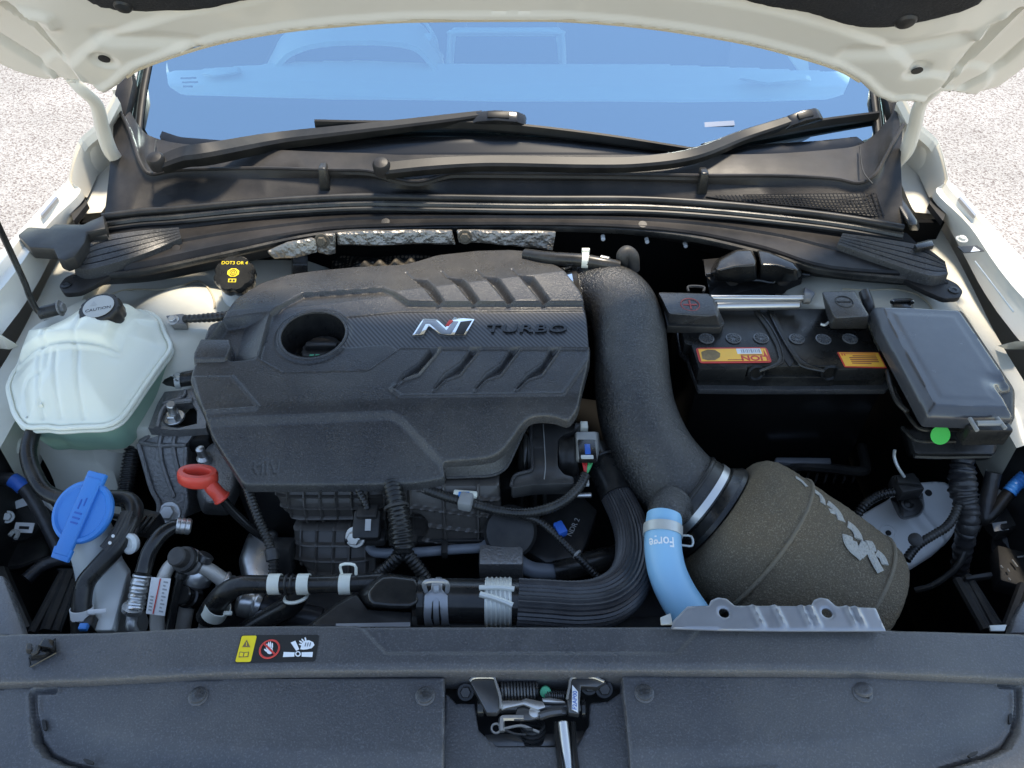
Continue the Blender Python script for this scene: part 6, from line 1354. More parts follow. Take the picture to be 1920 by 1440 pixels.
# terminal covers
tc_ = thing('terminal_cover', 'flat dark grey battery terminal cover with a red plus sign', 'terminal cover', P(1295, 590, .90), 'battery terminal covers')
obj('shell', loftpoly(PZ(Z9((100, 350), (430, 360), (500, 530), (480, 548), (150, 540), (110, 380)), .905), PZ(Z9((108, 336), (398, 344), (432, 366), (462, 470), (446, 478), (176, 470), (128, 372)), .934), .004, 3), MT['cover_plastic'], tc_)
obj('skirt', pxprism(Z9((130, 400), (440, 400), (496, 520), (478, 545), (160, 535)), .912, .014, .002), MT['black_plastic'], tc_)
pc_ = P(*Z9((294, 410))[0], .9345)
obj('sign_ring', torus(pc_, (0, -.04, 1), .0135, .0007, 36, 6), MT['dull_red_print'], tc_)
obj('sign_bar', box(pc_, (.020, .0022, .0010), 0), MT['dull_red_print'], tc_); obj('sign_bar', box(pc_, (.0022, .020, .0012), 0), MT['dull_red_print'], tc_)
tm = thing('terminal_cover', 'tall dark grey battery terminal cover with a minus sign', 'terminal cover', P(1580, 600, .90), 'battery terminal covers')
obj('shell', loftpoly(PZ(Z9((1078, 400), (1270, 400), (1338, 556), (1112, 556)), .903), PZ(Z9((1062, 332), (1262, 326), (1350, 476), (1146, 490)), .946), .004, 3), MT['cover_plastic'], tm)
pc_ = P(*Z9((1198, 392))[0], .9465); obj('sign_ring', torus(pc_, (0, 0, 1), .0125, .0007, 36, 6), MT['black_print'], tm); obj('sign_bar', box(pc_, (.020, .0020, .001), 0), MT['black_print'], tm)
obj('cable_clip', tube(PZ(Z9((1105, 515), (1085, 530), (1060, 525)), .915), .002, seg=6), MT['clamp_grey'], tm)
obj('cable', tube(pxz([(1620, 548, .93, .008), (1628, 570, .925, .008), (1632, 600, .905, .008)]), seg=10), MT['tape'], tm)
hb = thing('hold_down_bar', 'pair of bare steel rods behind the battery', 'rod', P(1430, 570, .90))
obj('thin_rod', cyl(P(1330, 558, .922), P(1508, 559, .922), .0042), MT['zinc_steel'], hb)
obj('thin_rod', cyl(P(1330, 564, .916), P(1500, 565, .916), .0030), MT['zinc_steel'], hb)
obj('rod_washer', cyl(P(1506, 559, .922), P(1519, 560, .922), .0085), MT['dirty_cast'], hb)
obj('thick_rod', cyl(P(1340, 574, .912), P(1500, 572, .912), .0068, bev=.004), MT['zinc_steel'], hb)
obj('clip_frame', tube(PZ(Z9((285, 335), (285, 305), (372, 308), (372, 335)), .925), .0022, per=4, seg=6), MT['black_plastic'], hb)
ec2 = thing('control_unit_connector', 'glossy black two part connector block behind the battery', 'connector', P(1415, 550, .85))
obj('base', loftpoly(PZ(Z9((395, 300), (925, 290), (940, 350), (400, 365)), .87), PZ(Z9((355, 140), (470, 130), (960, 170), (1000, 235), (940, 270), (420, 275), (385, 240)), .905), .004), MT['black_plastic'], ec2)
obj('shell_half', loftpoly(PZ(Z9((410, 215), (440, 150), (560, 85), (662, 82), (698, 170), (690, 275), (580, 290), (430, 270)), .905), PZ(Z9((440, 205), (465, 150), (565, 92), (655, 90), (684, 160), (672, 180), (560, 185), (470, 212)), .945), .006, 3), MT['gloss_black'], ec2)
obj('shell_half', loftpoly(PZ(Z9((704, 170), (678, 82), (760, 95), (920, 160), (965, 235), (930, 270), (800, 285), (700, 275)), .905), PZ(Z9((706, 160), (690, 92), (755, 102), (900, 165), (935, 210), (905, 208), (800, 178), (715, 178)), .945), .006, 3), MT['gloss_black'], ec2)
for x in (540, 835):
    obj('hinge_pin', lathe(P(*Z9((x, 255))[0], .905), (0, -1, .4), [(.011, 0), (.011, .008), (.006, .009)], 20, lobes=8, lobe=.001), MT['black_plastic'], ec2)
obj('front_lip', tube(PZ(Z9((390, 235), (470, 228), (560, 235), (580, 275), (620, 268), (700, 268), (780, 280), (810, 240), (880, 228), (995, 235)), .908), .0022, per=4, seg=6), MT['gloss_black'], ec2)
obj('mount_leg', loftpoly(PZ(Z9((955, 310), (1040, 345), (1000, 440), (940, 430)), .86), PZ(Z9((965, 305), (1030, 340), (1000, 380), (960, 360)), .90), .003), MT['bracket_grey'], ec2)
tr_ = thing('battery_tray', 'black battery tray edge deep behind the foam filter', 'tray', P(1530, 870, .60))
obj('tray_edge', tube(PZ(Z9((880, 1385), (930, 1360), (1100, 1370), (1290, 1390), (1325, 1360), (1300, 1240)), .70), .008, per=4, seg=8), MT['black_plastic'], tr_)
obj('clamp_plate', pxprism(Z9((795, 1305), (1120, 1308), (1125, 1340), (790, 1335)), .71, .01, .002), MT['bracket_grey'], tr_)
for i in range(7):
    obj('tray_rib', pxprism(Z9((930 + i * 55, 1395), (942 + i * 55, 1395), (930 + i * 55, 1440), (918 + i * 55, 1440)), .69, .01, .001), MT['black_plastic'], tr_)

# ================================================================== fuse box
fb = thing('fuse_box', 'large black fuse box with smooth lid and a green dot', 'fuse box', P(1780, 820, .76))
fo10 = [(160, 442), (420, 436), (680, 436), (722, 470), (1012, 892), (952, 902), (936, 918), (942, 944), (972, 978), (1014, 1072), (760, 1078), (492, 1082), (470, 1050), (205, 560)]
fo2 = round_poly([Vector((p.x, p.y, 0)) for p in PZ(Z10(*fo10), .935)], .005, 3)
dent = P(*Z10((935, 870))[0], .94)
obj('lid', hf(fo2, lambda X, Y, S: .934 - .07 * (X - .60) + .010 * lstep(.001, .011, S) + .0005 * sstep(.02, .03, S) - .004 * np.exp(-(((X - dent.x) / .018) ** 2 + ((Y - dent.y) / .012) ** 2)), .002, .0035, .016, ang=40), MT['fuse_lid'], fb)
def in10(pts, z): return PZ(Z10(*pts), z)
obj('box_body', loftpoly(in10([(180, 480), (700, 460), (1000, 900), (985, 1140), (480, 1140), (455, 1100), (190, 600)], .80), in10([(170, 460), (700, 445), (1010, 910), (1010, 1095), (485, 1100), (465, 1060), (190, 560)], .924), .005), MT['black_plastic'], fb)
obj('rim_line', tube([P(u, v, z) for (u, v), z in zip(Z10((262, 800), (300, 900), (360, 1020), (420, 1110), (475, 1145), (600, 1146), (710, 1143)), (.90, .90, .90, .90, .90, .90, .90))], .0028, per=5, seg=8), MT['battery_plastic'], fb)
obj('rim_line', tube(in10([(350, 1130), (400, 1185), (460, 1212), (660, 1212)], .885), .0028, per=5, seg=8), MT['battery_plastic'], fb)
obj('green_dot', lathe(P(*Z10((573, 1176))[0], .9), (-.05, -.75, .6), [(.0125, 0), (.0125, .0005), (.001, .0006)], 28), MT['green_dot'], fb)
for a in (((745, 1078), (790, 1150)), ((905, 1075), (955, 1138))):
    obj('latch_arm', tube(in10(a, .938), .0026, per=3, seg=8), MT['connector_grey'], fb)
obj('latch_bar', tube(in10([(785, 1108), (930, 1106)], .938), .0035, per=3, seg=8), MT['connector_grey'], fb)
obj('latch_block', box(P(*Z10((830, 1160))[0], .91), (.055, .02, .03), .003), MT['battery_plastic'], fb)
obj('latch_block', loftpoly(in10([(280, 432), (285, 392), (405, 388), (420, 432)], .915), in10([(288, 428), (292, 398), (400, 396), (408, 428)], .938), .003), MT['gloss_black'], fb)
obj('latch_handle', tube(in10([(290, 398), (300, 388), (395, 386), (408, 400)], .940), .003, per=3, seg=8), MT['gloss_black'], fb)
obj('lower_box', loftpoly(in10([(330, 1120), (900, 1120), (860, 1330), (380, 1310)], .76), in10([(380, 1140), (930, 1140), (900, 1290), (420, 1290)], .86), .006), MT['black_plastic'], fb)
obj('lower_lip', tube(in10([(420, 1300), (600, 1305), (870, 1300)], .85), .003, per=3, seg=6), MT['battery_plastic'], fb)
obj('edge_cable', tube(in10([(262, 800), (285, 900), (320, 980), (380, 1040)], .905), .0035, seg=8), MT['rubber'], fb)

# ================================================================== right front corner: looms, sensor, hoses, lamp back
tk_ = thing('taped_loom', 'thick tape wrapped wiring loom hanging below the fuse box', 'wiring', P(1800, 1080, .60))
tr0 = [(1085, 150, .83, .016), (1078, 240, .82, .019), (1080, 330, .81, .021), (1090, 420, .80, .020), (1115, 510, .79, .0170), (1118, 600, .78, .0165), (1100, 700, .76, .0155), (1078, 820, .73, .0145), (1062, 920, .70, .0135), (1055, 1010, .68, .013)]
tpath = catmull(pxz([(*Z12((a, b))[0], z, r) for a, b, z, r in tr0]), 12); rnd = random.Random(3)
wr_ = [.82 + .05 * math.sin(i * 1.1) + rnd.uniform(-.03, .05) for i in range(len(tpath))]
obj('trunk', sweep([np.r_[p[:3], p[3] * k] for p, k in zip(tpath, wr_)], 18, radfn=lambda i, f: 1 + .05 * math.sin(f * 6.28 * 3 + i * .5), ang=40), MT['tape'], tk_)
obj('branch', corrug(pxz([(*Z12((a, b))[0], z, .0062) for a, b, z in ((1050, 480, .80), (1015, 570, .79), (960, 640, .785), (880, 690, .78), (790, 745, .775), (730, 800, .77), (680, 870, .765))]), pitch=.0045), MT['rubber'], tk_)
obj('branch_clip', lathe(P(*Z12((742, 728))[0], .785), (-.3, -.4, .8), [(.008, -.004), (.009, .002), (.005, .004)], 16), MT['black_plastic'], tk_)
obj('thin_lead', tube(pxz([(*Z12((a, b))[0], z, .0042) for a, b, z in ((1110, 740, .75), (1090, 830, .74), (1040, 920, .73), (950, 1000, .72), (850, 1060, .71), (740, 1088, .70))]), seg=8), MT['rubber'], tk_)
sl2 = harness('sensor_conduit', 'black corrugated lead behind the white sheet metal at right', [(*Z12((a, b))[0], z, .0068) for a, b, z in ((610, 385, .78), (540, 395, .78), (460, 425, .775), (390, 475, .77), (340, 540, .76), (312, 610, .75))])
ss = thing('impact_sensor', 'black impact sensor bolted on the white sheet metal', 'sensor', P(1705, 960, .70))
obj('housing', loftpoly(PZ(Z12((555, 430), (800, 380), (812, 500), (780, 560), (660, 590), (625, 570)), .725), PZ(Z12((615, 425), (750, 400), (805, 490), (775, 545), (670, 572), (635, 550)), .765), .004), MT['black_plastic'], ss)
obj('bolt_dish', lathe(P(*Z12((690, 475))[0], .766), (0, -.3, .95), [(.010, 0), (.010, .002), (.007, .003), (.005, .001), (.002, .003)], 20), MT['battery_plastic'], ss)
obj('plug', box(P(*Z12((675, 350))[0], .785), (.034, .03, .022), .003, (0, 0, 10)), MT['black_plastic'], ss)
obj('plug_latch', box(P(*Z12((690, 310))[0], .80), (.030, .012, .006), .0015, (0, 0, -8)), MT['battery_plastic'], ss)
obj('wire', tube(pxz([(*Z12((598, 90))[0], .84, .0022), (*Z12((595, 140))[0], .83, .0022), (*Z12((620, 210))[0], .82, .0022), (*Z12((665, 280))[0], .805, .0022)]), seg=6), MT['clamp_grey'], ss)
bh2 = thing('lamp_hose', 'black hose with a blue sleeve at the right edge', 'hose', P(1850, 970, .70))
obj('hose_body', tube(pxz([(*Z12((a, b))[0], z, .0085) for a, b, z in ((1185, 570, .75), (1240, 580, .755), (1300, 530, .765), (1360, 455, .775), (1420, 380, .785))]), seg=12), MT['rubber'], bh2)
obj('blue_sleeve', corrug(pxz([(*Z12((a, b))[0], z, .0095) for a, b, z in ((1410, 392, .784), (1460, 335, .792), (1540, 260, .80))]), pitch=.005, depth=.06), MT['blue_plastic'], bh2)
obj('side_lead', tube(pxz([(*Z12((a, b))[0], z, .0105) for a, b, z in ((1300, 250, .80), (1270, 380, .78), (1245, 500, .765), (1235, 575, .755))]), seg=10), MT['tape'], bh2)
def lamp(label, conv, zb, s):
    t = thing('headlamp_back', label, 'headlamp', P(*conv, .55), 'backs of the headlamps'); return t
def lens(t, sg):
    obj('lens', loftpoly([Vector((sg * x, y, .68)) for x, y in ((.60, .22), (.80, .26), (.84, .48), (.62, .40))], [Vector((sg * x, y, .835)) for x, y in ((.61, .26), (.76, .30), (.80, .48), (.63, .40))], .01, 3), MT['gloss_black'], t)
lr = lamp('black back of the right headlamp with small white stamped square', (1880, 1080), .6, 1)
obj('housing', loftpoly(PZ(Z12((1180, 560), (1420, 480), (1560, 560), (1560, 1100), (1380, 1140), (1240, 900)), .56), PZ(Z12((1260, 560), (1390, 500), (1540, 560), (1540, 1000), (1400, 1020), (1280, 820)), .70), .012, 3), MT['black_plastic'], lr)
lens(lr, 1)
obj('control_module', box(P(*Z12((1350, 580))[0], .725), (.045, .045, .03), .004, (0, 0, 15)), MT['black_plastic'], lr)
obj('print_square', box(P(*Z12((1348, 632))[0], .738), (.022, .012, .001), 0, (30, 0, 8)), MT['grey_print'], lr)
obj('plug', box(P(*Z12((1430, 960))[0], .72), (.045, .06, .03), .004, (0, 0, -20)), MT['deep_black'], lr)
for k, (a, b) in enumerate((((1432, 870), (1470, 920)), ((1470, 850), (1516, 845)), ((1350, 910), (1365, 930)), ((1400, 935), (1412, 955)), ((1405, 1000), (1420, 1015)))):
    obj('plug_edge', tube(PZ(Z12(a, b), .74), .0012, per=2, seg=6), MT['connector_grey'], lr)
obj('bulb_cap', lathe(P(*Z12((1480, 720))[0], .70), (-.4, -.3, .8), [(.03, -.01), (.03, .012), (.024, .018), (.006, .02)], 28, lobes=12, lobe=.002), MT['black_plastic'], lr)
fr_ = thing('lamp_support', 'black lamp support frame with slanting struts at the right front', 'support frame', P(1850, 1170, .60))
for a, b, r in (((1040, 1010), (1240, 1370), .006), ((1080, 1000), (1265, 1360), .004), ((1110, 985), (1320, 1360), .006), ((1150, 1030), (1340, 1330), .004), ((1516, 1060), (1400, 1370), .008)):
    obj('strut', tube(PZ(Z12(a, b), .76), r, per=3, seg=8), MT['black_plastic'], fr_)
obj('top_plate', pxprism(Z12((1090, 985), (1290, 950), (1300, 985), (1110, 1010)), .77, .01, .002), MT['cowl_plastic'], fr_)
obj('end_plate', pxprism(Z12((1270, 1335), (1395, 1330), (1380, 1375), (1280, 1375)), .80, .003, .0005), MT['clamp_grey'], fr_)
obj('corner_panel', pxprism(Z12((1516, 1150), (1560, 1150), (1560, 1390), (1420, 1390), (1450, 1280)), .86, .02, .004), MT['panel_plastic'], fr_)
# left front corner
ll = lamp('black back of the left headlamp with small white label', (40, 1080), .6, 0)
obj('housing', loftpoly(PZ(Z5((-60, 560), (240, 600), (330, 760), (420, 960), (150, 1080), (-60, 1100)), .56), PZ(Z5((-60, 600), (210, 630), (280, 770), (330, 900), (130, 980), (-60, 1000)), .70), .012, 3), MT['black_plastic'], ll)
obj('bulb_cap', lathe(P(*Z5((150, 660))[0], .72), (.1, -.4, .9), [(.034, -.01), (.034, .010), (.03, .014), (.006, .015)], 30), MT['black_plastic'], ll)
lens(ll, -1)
obj('white_label', box(P(*Z5((155, 718))[0], .742), (.027, .014, .0008), 0, (25, 0, -3)), MT['white_label'], ll)
obj('label_mark', box(P(*Z5((155, 718))[0], .7426), (.014, .004, .0009), 0, (25, 0, -3)), MT['black_print'], ll)
obj('small_screw', hexbolt(P(*Z5((50, 650))[0], .75), (.3, -.4, .8), .006, .006), MT['clamp_grey'], ll)
obj('wire_loop', tube(PZ(Z5((60, 770), (90, 740), (115, 755), (100, 790)), .75), .003, seg=6), MT['clamp_grey'], ll)
for a, b, r in (((420, 1000), (210, 1400), .007), ((455, 1010), (300, 1390), .009), ((480, 1060), (360, 1390), .006), ((0, 1000), (170, 1390), .010)):
    obj('strut', tube(PZ(Z5(a, b), .74), r, per=3, seg=8), MT['black_plastic'], ll)
obj('cable', tube(PZ(Z5((170, 1050), (280, 960), (420, 920), (540, 940)), .72), .009, seg=10), MT['tape'], ll)
obj('support_plate', pxprism(Z5((345, 975), (480, 975), (520, 1020), (500, 1060), (420, 1010)), .745, .01, .003), MT['cowl_plastic'], ll)
obj('corner_panel', pxprism(Z5((-40, 1020), (20, 1020), (150, 1390), (150, 1420), (-40, 1420)), .86, .02, .004), MT['panel_plastic'], ll)
lw = thing('lamp_loom', 'black wiring loom with blue tape at the left edge', 'wiring', P(40, 900, .75))
obj('loom', tube(pxz([(*Z5((a, b))[0], z, .009) for a, b, z in ((-40, 400, .80), (60, 405, .80), (130, 440, .795), (200, 520, .785), (270, 640, .77), (330, 760, .755), (380, 860, .74))]), seg=12), MT['tape'], lw)
obj('blue_tape', tube(pxz([(*Z5((a, b))[0], z, .0105) for a, b, z in ((82, 410, .80), (118, 432, .797), (152, 462, .792))]), seg=12), MT['blue_dark'], lw)
obj('body_bridge', rails([V3(r) for r in ([(5, 950, .74), (40, 935, .75), (75, 925, .75), (95, 945, .74)], [(5, 962, .73), (40, 950, .74), (78, 942, .74), (105, 958, .73)])], .004, per=3), MT['paint_white'], body)
lc_ = harness('tower_conduit', 'black corrugated conduit descending beside the engine mount', [(*Z5((a, b))[0], z, .0115) for a, b, z in ((880, 130, .80), (850, 230, .79), (830, 340, .775), (812, 450, .76), (800, 560, .745))], pitch=.005)
ac_ = thing('compressor_plug', 'black plug connector beside the left hose sleeve', 'connector', P(270, 985, .76))
obj('plug', box(P(*Z5((930, 690))[0], .80), (.038, .030, .024), .003, (0, 0, -15)), MT['black_plastic'], ac_)
for i in range(3): obj('plug_ridge', box(P(*Z5((900 + i * 32, 690 + i * 6))[0], .813), (.004, .026, .003), .0005, (0, 0, -15)), MT['battery_plastic'], ac_)
obj('side_key', box(P(*Z5((740, 645))[0], .82), (.024, .006, .006), .001, (0, 0, -10)), MT['black_plastic'], ac_)
# ================================================================== radiator support panel
rp = thing('radiator_cover', 'long dark grey plastic panel over the radiator support', 'panel', (0, .36, .84))
bk_ = [(-260, 1194), (0, 1187), (120, 1186), (230, 1183), (330, 1177), (430, 1173), (560, 1171), (760, 1171), (1000, 1171), (1240, 1171), (1420, 1173), (1560, 1176), (1700, 1181), (1850, 1185), (2170, 1194)]
fr2 = [(2170, 1286), (1860, 1272), (1740, 1266), (1600, 1261), (1420, 1259), (1200, 1258), (960, 1258), (760, 1258), (560, 1260), (420, 1263), (280, 1270), (150, 1277), (0, 1281), (-260, 1292)]
ro_ = PZ(bk_ + fr2, .90); trp = PZ([(662, 1160), (722, 1223), (1272, 1223), (1328, 1160)], .90)
def zrp(X, Y, S):
    z = .899 - plateau(X, Y, trp, .0028, .004) + .002 * np.sin(X * 7) * 0
    yf = .346; q = np.clip(.010 - S, 0, .010) * (Y < .365)
    return z - (.010 - np.sqrt(np.maximum(.010 ** 2 - q ** 2, 0))) * .9
obj('panel', hf([(p.x, p.y) for p in ro_], zrp, .002, .002, .030, ang=60), MT['panel_plastic'], rp)
# warning sticker
def S13(*pts): return PZ(Z13(*pts), .8994)
stkr = thing('warning_sticker', 'black and yellow fan warning sticker on the radiator panel', 'sticker', P(520, 1216, .8993))
def flat(name, pts, m, par, h=0, t=.0002): return obj(name, prism([p + Vector((0, 0, h)) for p in pts], (0, 0, t), 0), MT[m], par)
bs = flat('backing', round_poly(S13((1206, 283), (1240, 140), (1643, 138), (1622, 274)), .003), 'black_print', stkr, 0, .0003)
flat('yellow_field', round_poly(S13((1210, 279), (1245, 144), (1322, 143), (1290, 278)), .002), 'yellow_print', stkr, .0004)
flat('warning_triangle', S13((1246, 203), (1288, 203), (1270, 165)), 'brown_print', stkr, .0007)
flat('warning_mark', S13((1266, 197), (1270, 197), (1271, 178), (1268, 178)), 'yellow_print', stkr, .0010)
flat('manual_symbol', S13((1228, 256), (1278, 254), (1282, 226), (1256, 230), (1234, 226)), 'brown_print', stkr, .0007)
flat('manual_page', S13((1233, 250), (1250, 252), (1253, 234), (1237, 231)), 'yellow_print', stkr, .0010)
flat('manual_page', S13((1256, 252), (1274, 249), (1277, 231), (1259, 234)), 'yellow_print', stkr, .0010)
rc0 = P(*Z13((1386, 211))[0], .9); obj('prohibition_ring', torus(rc0, (0, 0, 1), .0096, .0010, 36, 6), MT['red_print'], stkr)
flat('prohibition_bar', S13((1352, 186), (1360, 178), (1420, 238), (1412, 246)), 'red_print', stkr, .0010)
def ell(cx, cy, a, b, rot=0, n=14): return S13(*[(cx + a * math.cos(t) * math.cos(rot) - b * math.sin(t) * math.sin(rot), cy + a * math.cos(t) * math.sin(rot) + b * math.sin(t) * math.cos(rot)) for t in [2 * math.pi * i / n for i in range(n)]])
flat('hand_palm', ell(1388, 222, 17, 17), 'white_print', stkr, .0007)
for x, y, l in ((1373, 200, 15), (1382, 194, 18), (1391, 193, 19), (1401, 197, 16)): flat('hand_finger', ell(x, y, 4, l, .06), 'white_print', stkr, .0008)
flat('hand_thumb', ell(1368, 220, 11, 4.5, .7), 'white_print', stkr, .0008)
fc = (1533, 238)
flat('fan_blade', S13((1460, 228), (1516, 230), (1514, 252), (1456, 254)), 'white_print', stkr, .0007)
flat('fan_blade', S13((1552, 230), (1610, 228), (1607, 254), (1552, 252)), 'white_print', stkr, .0007)
flat('fan_blade', S13((1496, 180), (1520, 170), (1540, 214), (1524, 222)), 'white_print', stkr, .0007)
flat('fan_hub', ell(*fc, 15, 14), 'white_print', stkr, .0007); flat('fan_hub_hole', ell(*fc, 8, 8), 'black_print', stkr, .0010)
flat('hurt_hand', S13((1545, 214), (1552, 185), (1568, 170), (1590, 168), (1612, 178), (1618, 192), (1604, 208), (1580, 214), (1560, 216)), 'white_print', stkr, .0007)
for x, y, r in ((1548, 176, .5), (1558, 168, .9), (1572, 162, 1.3), (1548, 190, .2)): flat('hurt_finger', ell(x, y, 10, 4, r), 'white_print', stkr, .0008)
for x in (1568, 1580, 1592): flat('finger_line', S13((x, 200), (x + 3, 200), (x + 8, 180), (x + 5, 180)), 'black_print', stkr, .0010)
# rod clip on the panel
rc_ = thing('rod_clip', 'small black plastic prop rod clip standing on the radiator panel', 'clip', P(75, 1225, .90))
def K13(*pts, z=.90): return PZ(Z13(*pts), z)
obj('base_frame', tube(K13((155, 300), (150, 255), (285, 160), (288, 230), (155, 302), z=.902), .0012, per=1, seg=6), MT['gloss_black'], rc_)
obj('back_jaw', loftpoly(K13((200, 215), (285, 235), (288, 200), (230, 175), z=.90), K13((200, 195), (270, 205), (280, 165), (228, 148), z=.914), .001), MT['gloss_black'], rc_)
obj('front_jaw', loftpoly(K13((135, 235), (165, 240), (168, 215), (138, 212), z=.90), K13((133, 212), (163, 214), (166, 180), (137, 178), z=.915), .001), MT['rubber_dusty'], rc_)
obj('saddle', loftpoly(K13((155, 275), (235, 265), (270, 235), (160, 240), z=.898), K13((165, 245), (230, 240), (250, 222), (165, 225), z=.910), .001), MT['gloss_black'], rc_)
obj('spring_tongue', tube(K13((165, 235), (185, 225), (195, 195), z=.912), .0022, per=4, seg=6), MT['rubber_dusty'], rc_)

# ================================================================== grille top cover
gc = thing('grille_cover', 'wide grained dark grey plastic cover above the front grille', 'cover', (0, .28, .80))
zg0 = .887
fold_l = PZ(Z13((250, 540), (330, 575), (640, 650), (1000, 703), (1500, 735), (2290, 760)), zg0)
fold_r = PZ(Z15((-90, 715), (300, 705), (700, 690), (1100, 660), (1500, 590), (1760, 520)), zg0)
grv_l = PZ(Z13((282, 430), (174, 433), (178, 560), (192, 680), (240, 750), (330, 792), (420, 815), (560, 850)), zg0)
pk_l = PZ(Z13((290, 430), (174, 433), (178, 560), (192, 680), (240, 750), (330, 792), (420, 815), (560, 850), (2400, 1000), (2400, 430)), zg0)
grv_r = PZ(Z15((1800, 392), (1885, 395), (1888, 500), (1880, 620), (1840, 690), (1750, 735), (1640, 765), (1500, 805)), zg0)
notch = PZ(Z15((200, 830), (210, 815), (600, 795), (700, 792), (740, 840)), zg0)
def fold_drop(X, Y, line):
    xs = [p.x for p in line]; ys = [p.y for p in line]; yf = np.interp(X, xs, ys); q = yf - Y
    return -.32 * np.where(q > .004, q, np.where(q < -.004, 0, (q + .004) ** 2 / .016))
def zpl(X, Y, S):
    gd = pdist(X, Y, grv_l)
    return zg0 + .02 * (Y - .31) + fold_drop(X, Y, fold_l) * (sdf(X, Y, pk_l)[0] > 0) - .0045 * (1 - sstep(.0012, .0034, gd)) + .0012 * np.exp(-((gd - .0045) / .0016) ** 2)
def zpr(X, Y, S):
    gd = pdist(X, Y, grv_r); ins = X < np.interp(Y, [p.y for p in grv_r[::-1]], [p.x for p in grv_r[::-1]])
    return zg0 + .02 * (Y - .31) + fold_drop(X, Y, fold_r) * ins - .0045 * (1 - sstep(.0012, .0034, gd)) + .0012 * np.exp(-((gd - .0045) / .0016) ** 2) + ridge(X, Y, notch, .002, .002)
oL = PZ([(-260, 1302), (0, 1289), (150, 1283), (280, 1276), (420, 1272), (560, 1271), (833, 1270), (833, 1300), (832, 1380), (830, 1475), (-180, 1475)], zg0)
oR = PZ([(1166, 1266), (1420, 1267), (1600, 1267), (1740, 1271), (1860, 1277), (2170, 1294), (2090, 1475), (1188, 1475), (1176, 1360), (1168, 1300)], zg0)
pL = obj('side_panel', hf([(p.x, p.y) for p in oL], zpl, .0018, .002, .022, ang=50), MT['panel_plastic'], gc)
pR = obj('side_panel', hf([(p.x, p.y) for p in oR], zpr, .0018, .002, .022, ang=50), MT['panel_plastic'], gc)
for par, conv, pts in ((pL, Z13, ((213, 575), (232, 572), (240, 625), (222, 630))), (pL, Z13, ((425, 778), (440, 773), (480, 788), (478, 802), (440, 798))), (pR, Z15, ((1845, 530), (1860, 525), (1862, 575), (1846, 578))), (pR, Z15, ((1640, 735), (1655, 722), (1690, 714), (1690, 728), (1648, 746)))):
    obj('slot', prism(PZ(conv(*pts), zg0 + .0006), (0, 0, -.003), 0, rnd=.002), MT['deep_black'], par)
# centre tray
tr14 = [(238, 250), (330, 342), (482, 345), (496, 470), (512, 560), (655, 690), (1155, 690), (1312, 684), (1420, 515), (1422, 338), (1572, 324), (1700, 235), (1760, 640), (1790, 1050), (200, 1050)]
def ztr(X, Y, S): return .872 + .02 * (Y - .31) + .006 * sstep(.09, .075, np.abs(X - P(1003, 1380, .87).x) + 0 * X) * 0
obj('centre_tray', hf([(p.x, p.y) for p in PZ(Z14(*tr14), .872)], ztr, .002, .002, .02, ang=50), MT['panel_plastic'], gc)
# push clips
pcl = None
for (u, v, lab) in ((372, 1305, 'round black push clip on grille cover below left of warning sticker'), (797, 1305, 'round black push clip just left of the hood latch'), (1208, 1300, 'round black push clip just right of the hood latch')):
    p = P(u, v, zg0 + .0005)
    if pcl is None:
        pcl = thing('push_clip', lab, 'clip', p, 'push clips of the grille cover'); pp0 = p
        obj('collar', lathe(p, (0, 0, 1), [(.0098, -.001), (.0098, .0010), (.0088, .0016)], 28), MT['panel_plastic'], pcl)
        obj('head', lathe(p, (-.05, .12, 1), [(.0086, .0005), (.0086, .0030), (.0070, .0042), (.002, .0046)], 28), MT['cover_plastic'], pcl)
    else: clone(pcl, p - pp0, label=lab)
p = P(1617, 1299, zg0 + .0005); c4 = thing('push_clip', 'push clip with a half open tilted head at the right of grille cover', 'clip', p, 'push clips of the grille cover')
obj('collar', lathe(p, (0, 0, 1), [(.0098, -.001), (.0098, .0010), (.0088, .0016)], 28), MT['panel_plastic'], c4)
obj('head', lathe(p + Vector((.001, .002, .002)), (-.25, .45, 1), [(.0086, -.001), (.0086, .0022), (.0070, .0034), (.002, .0038)], 28), MT['panel_plastic'], c4)
obj('pry_slot', box(p + Vector((-.001, -.004, .0035)), (.011, .002, .002), .0004, (0, 0, -32)), MT['deep_black'], c4)

# ================================================================== hood latch
hlk = thing('hood_latch', 'greasy metal hood latch with springs in the front centre opening', 'latch', P(1000, 1380, .80))
def L14(z, *pts): return PZ(Z14(*pts), z)
obj('back_plate', prism(L14(.835, (250, 100), (1700, 100), (1700, 700), (250, 700)), (0, 0, -.004), 0), MT['deep_black'], hlk)
obj('side_plate', prism(L14(.882, (440, 160), (470, 135), (620, 132), (650, 160), (690, 300), (695, 380), (660, 420), (580, 420)), (0, 0, -.010), .001), MT['steel_dark'], hlk)
obj('plate_edge', tube(L14(.884, (440, 160), (480, 134), (625, 132), (652, 165), (690, 290), (694, 385)), .0014, per=4, seg=6), MT['zinc_steel'], hlk)
obj('side_plate', prism(L14(.882, (1235, 300), (1280, 130), (1440, 128), (1560, 170), (1480, 210), (1350, 200), (1335, 430), (1250, 420)), (0, 0, -.010), .001), MT['steel_dark'], hlk)
obj('plate_edge', tube(L14(.884, (1235, 310), (1255, 210), (1282, 132), (1440, 128), (1540, 165)), .0014, per=4, seg=6), MT['zinc_steel'], hlk)
lbm = L14(.884, (1275, 395), (1325, 420), (1325, 250), (1278, 195))
ll_ = obj('latch_label', prism(lbm, (0, 0, .0008), 0), MT['white_label'], hlk)
text('F2AP00', frame(lbm[0].lerp(lbm[2], .5) + Vector((0, 0, .001)), lbm[3] - lbm[0], (0, 0, 1)), .006, .0001, MT['blue_dark'], ll_)
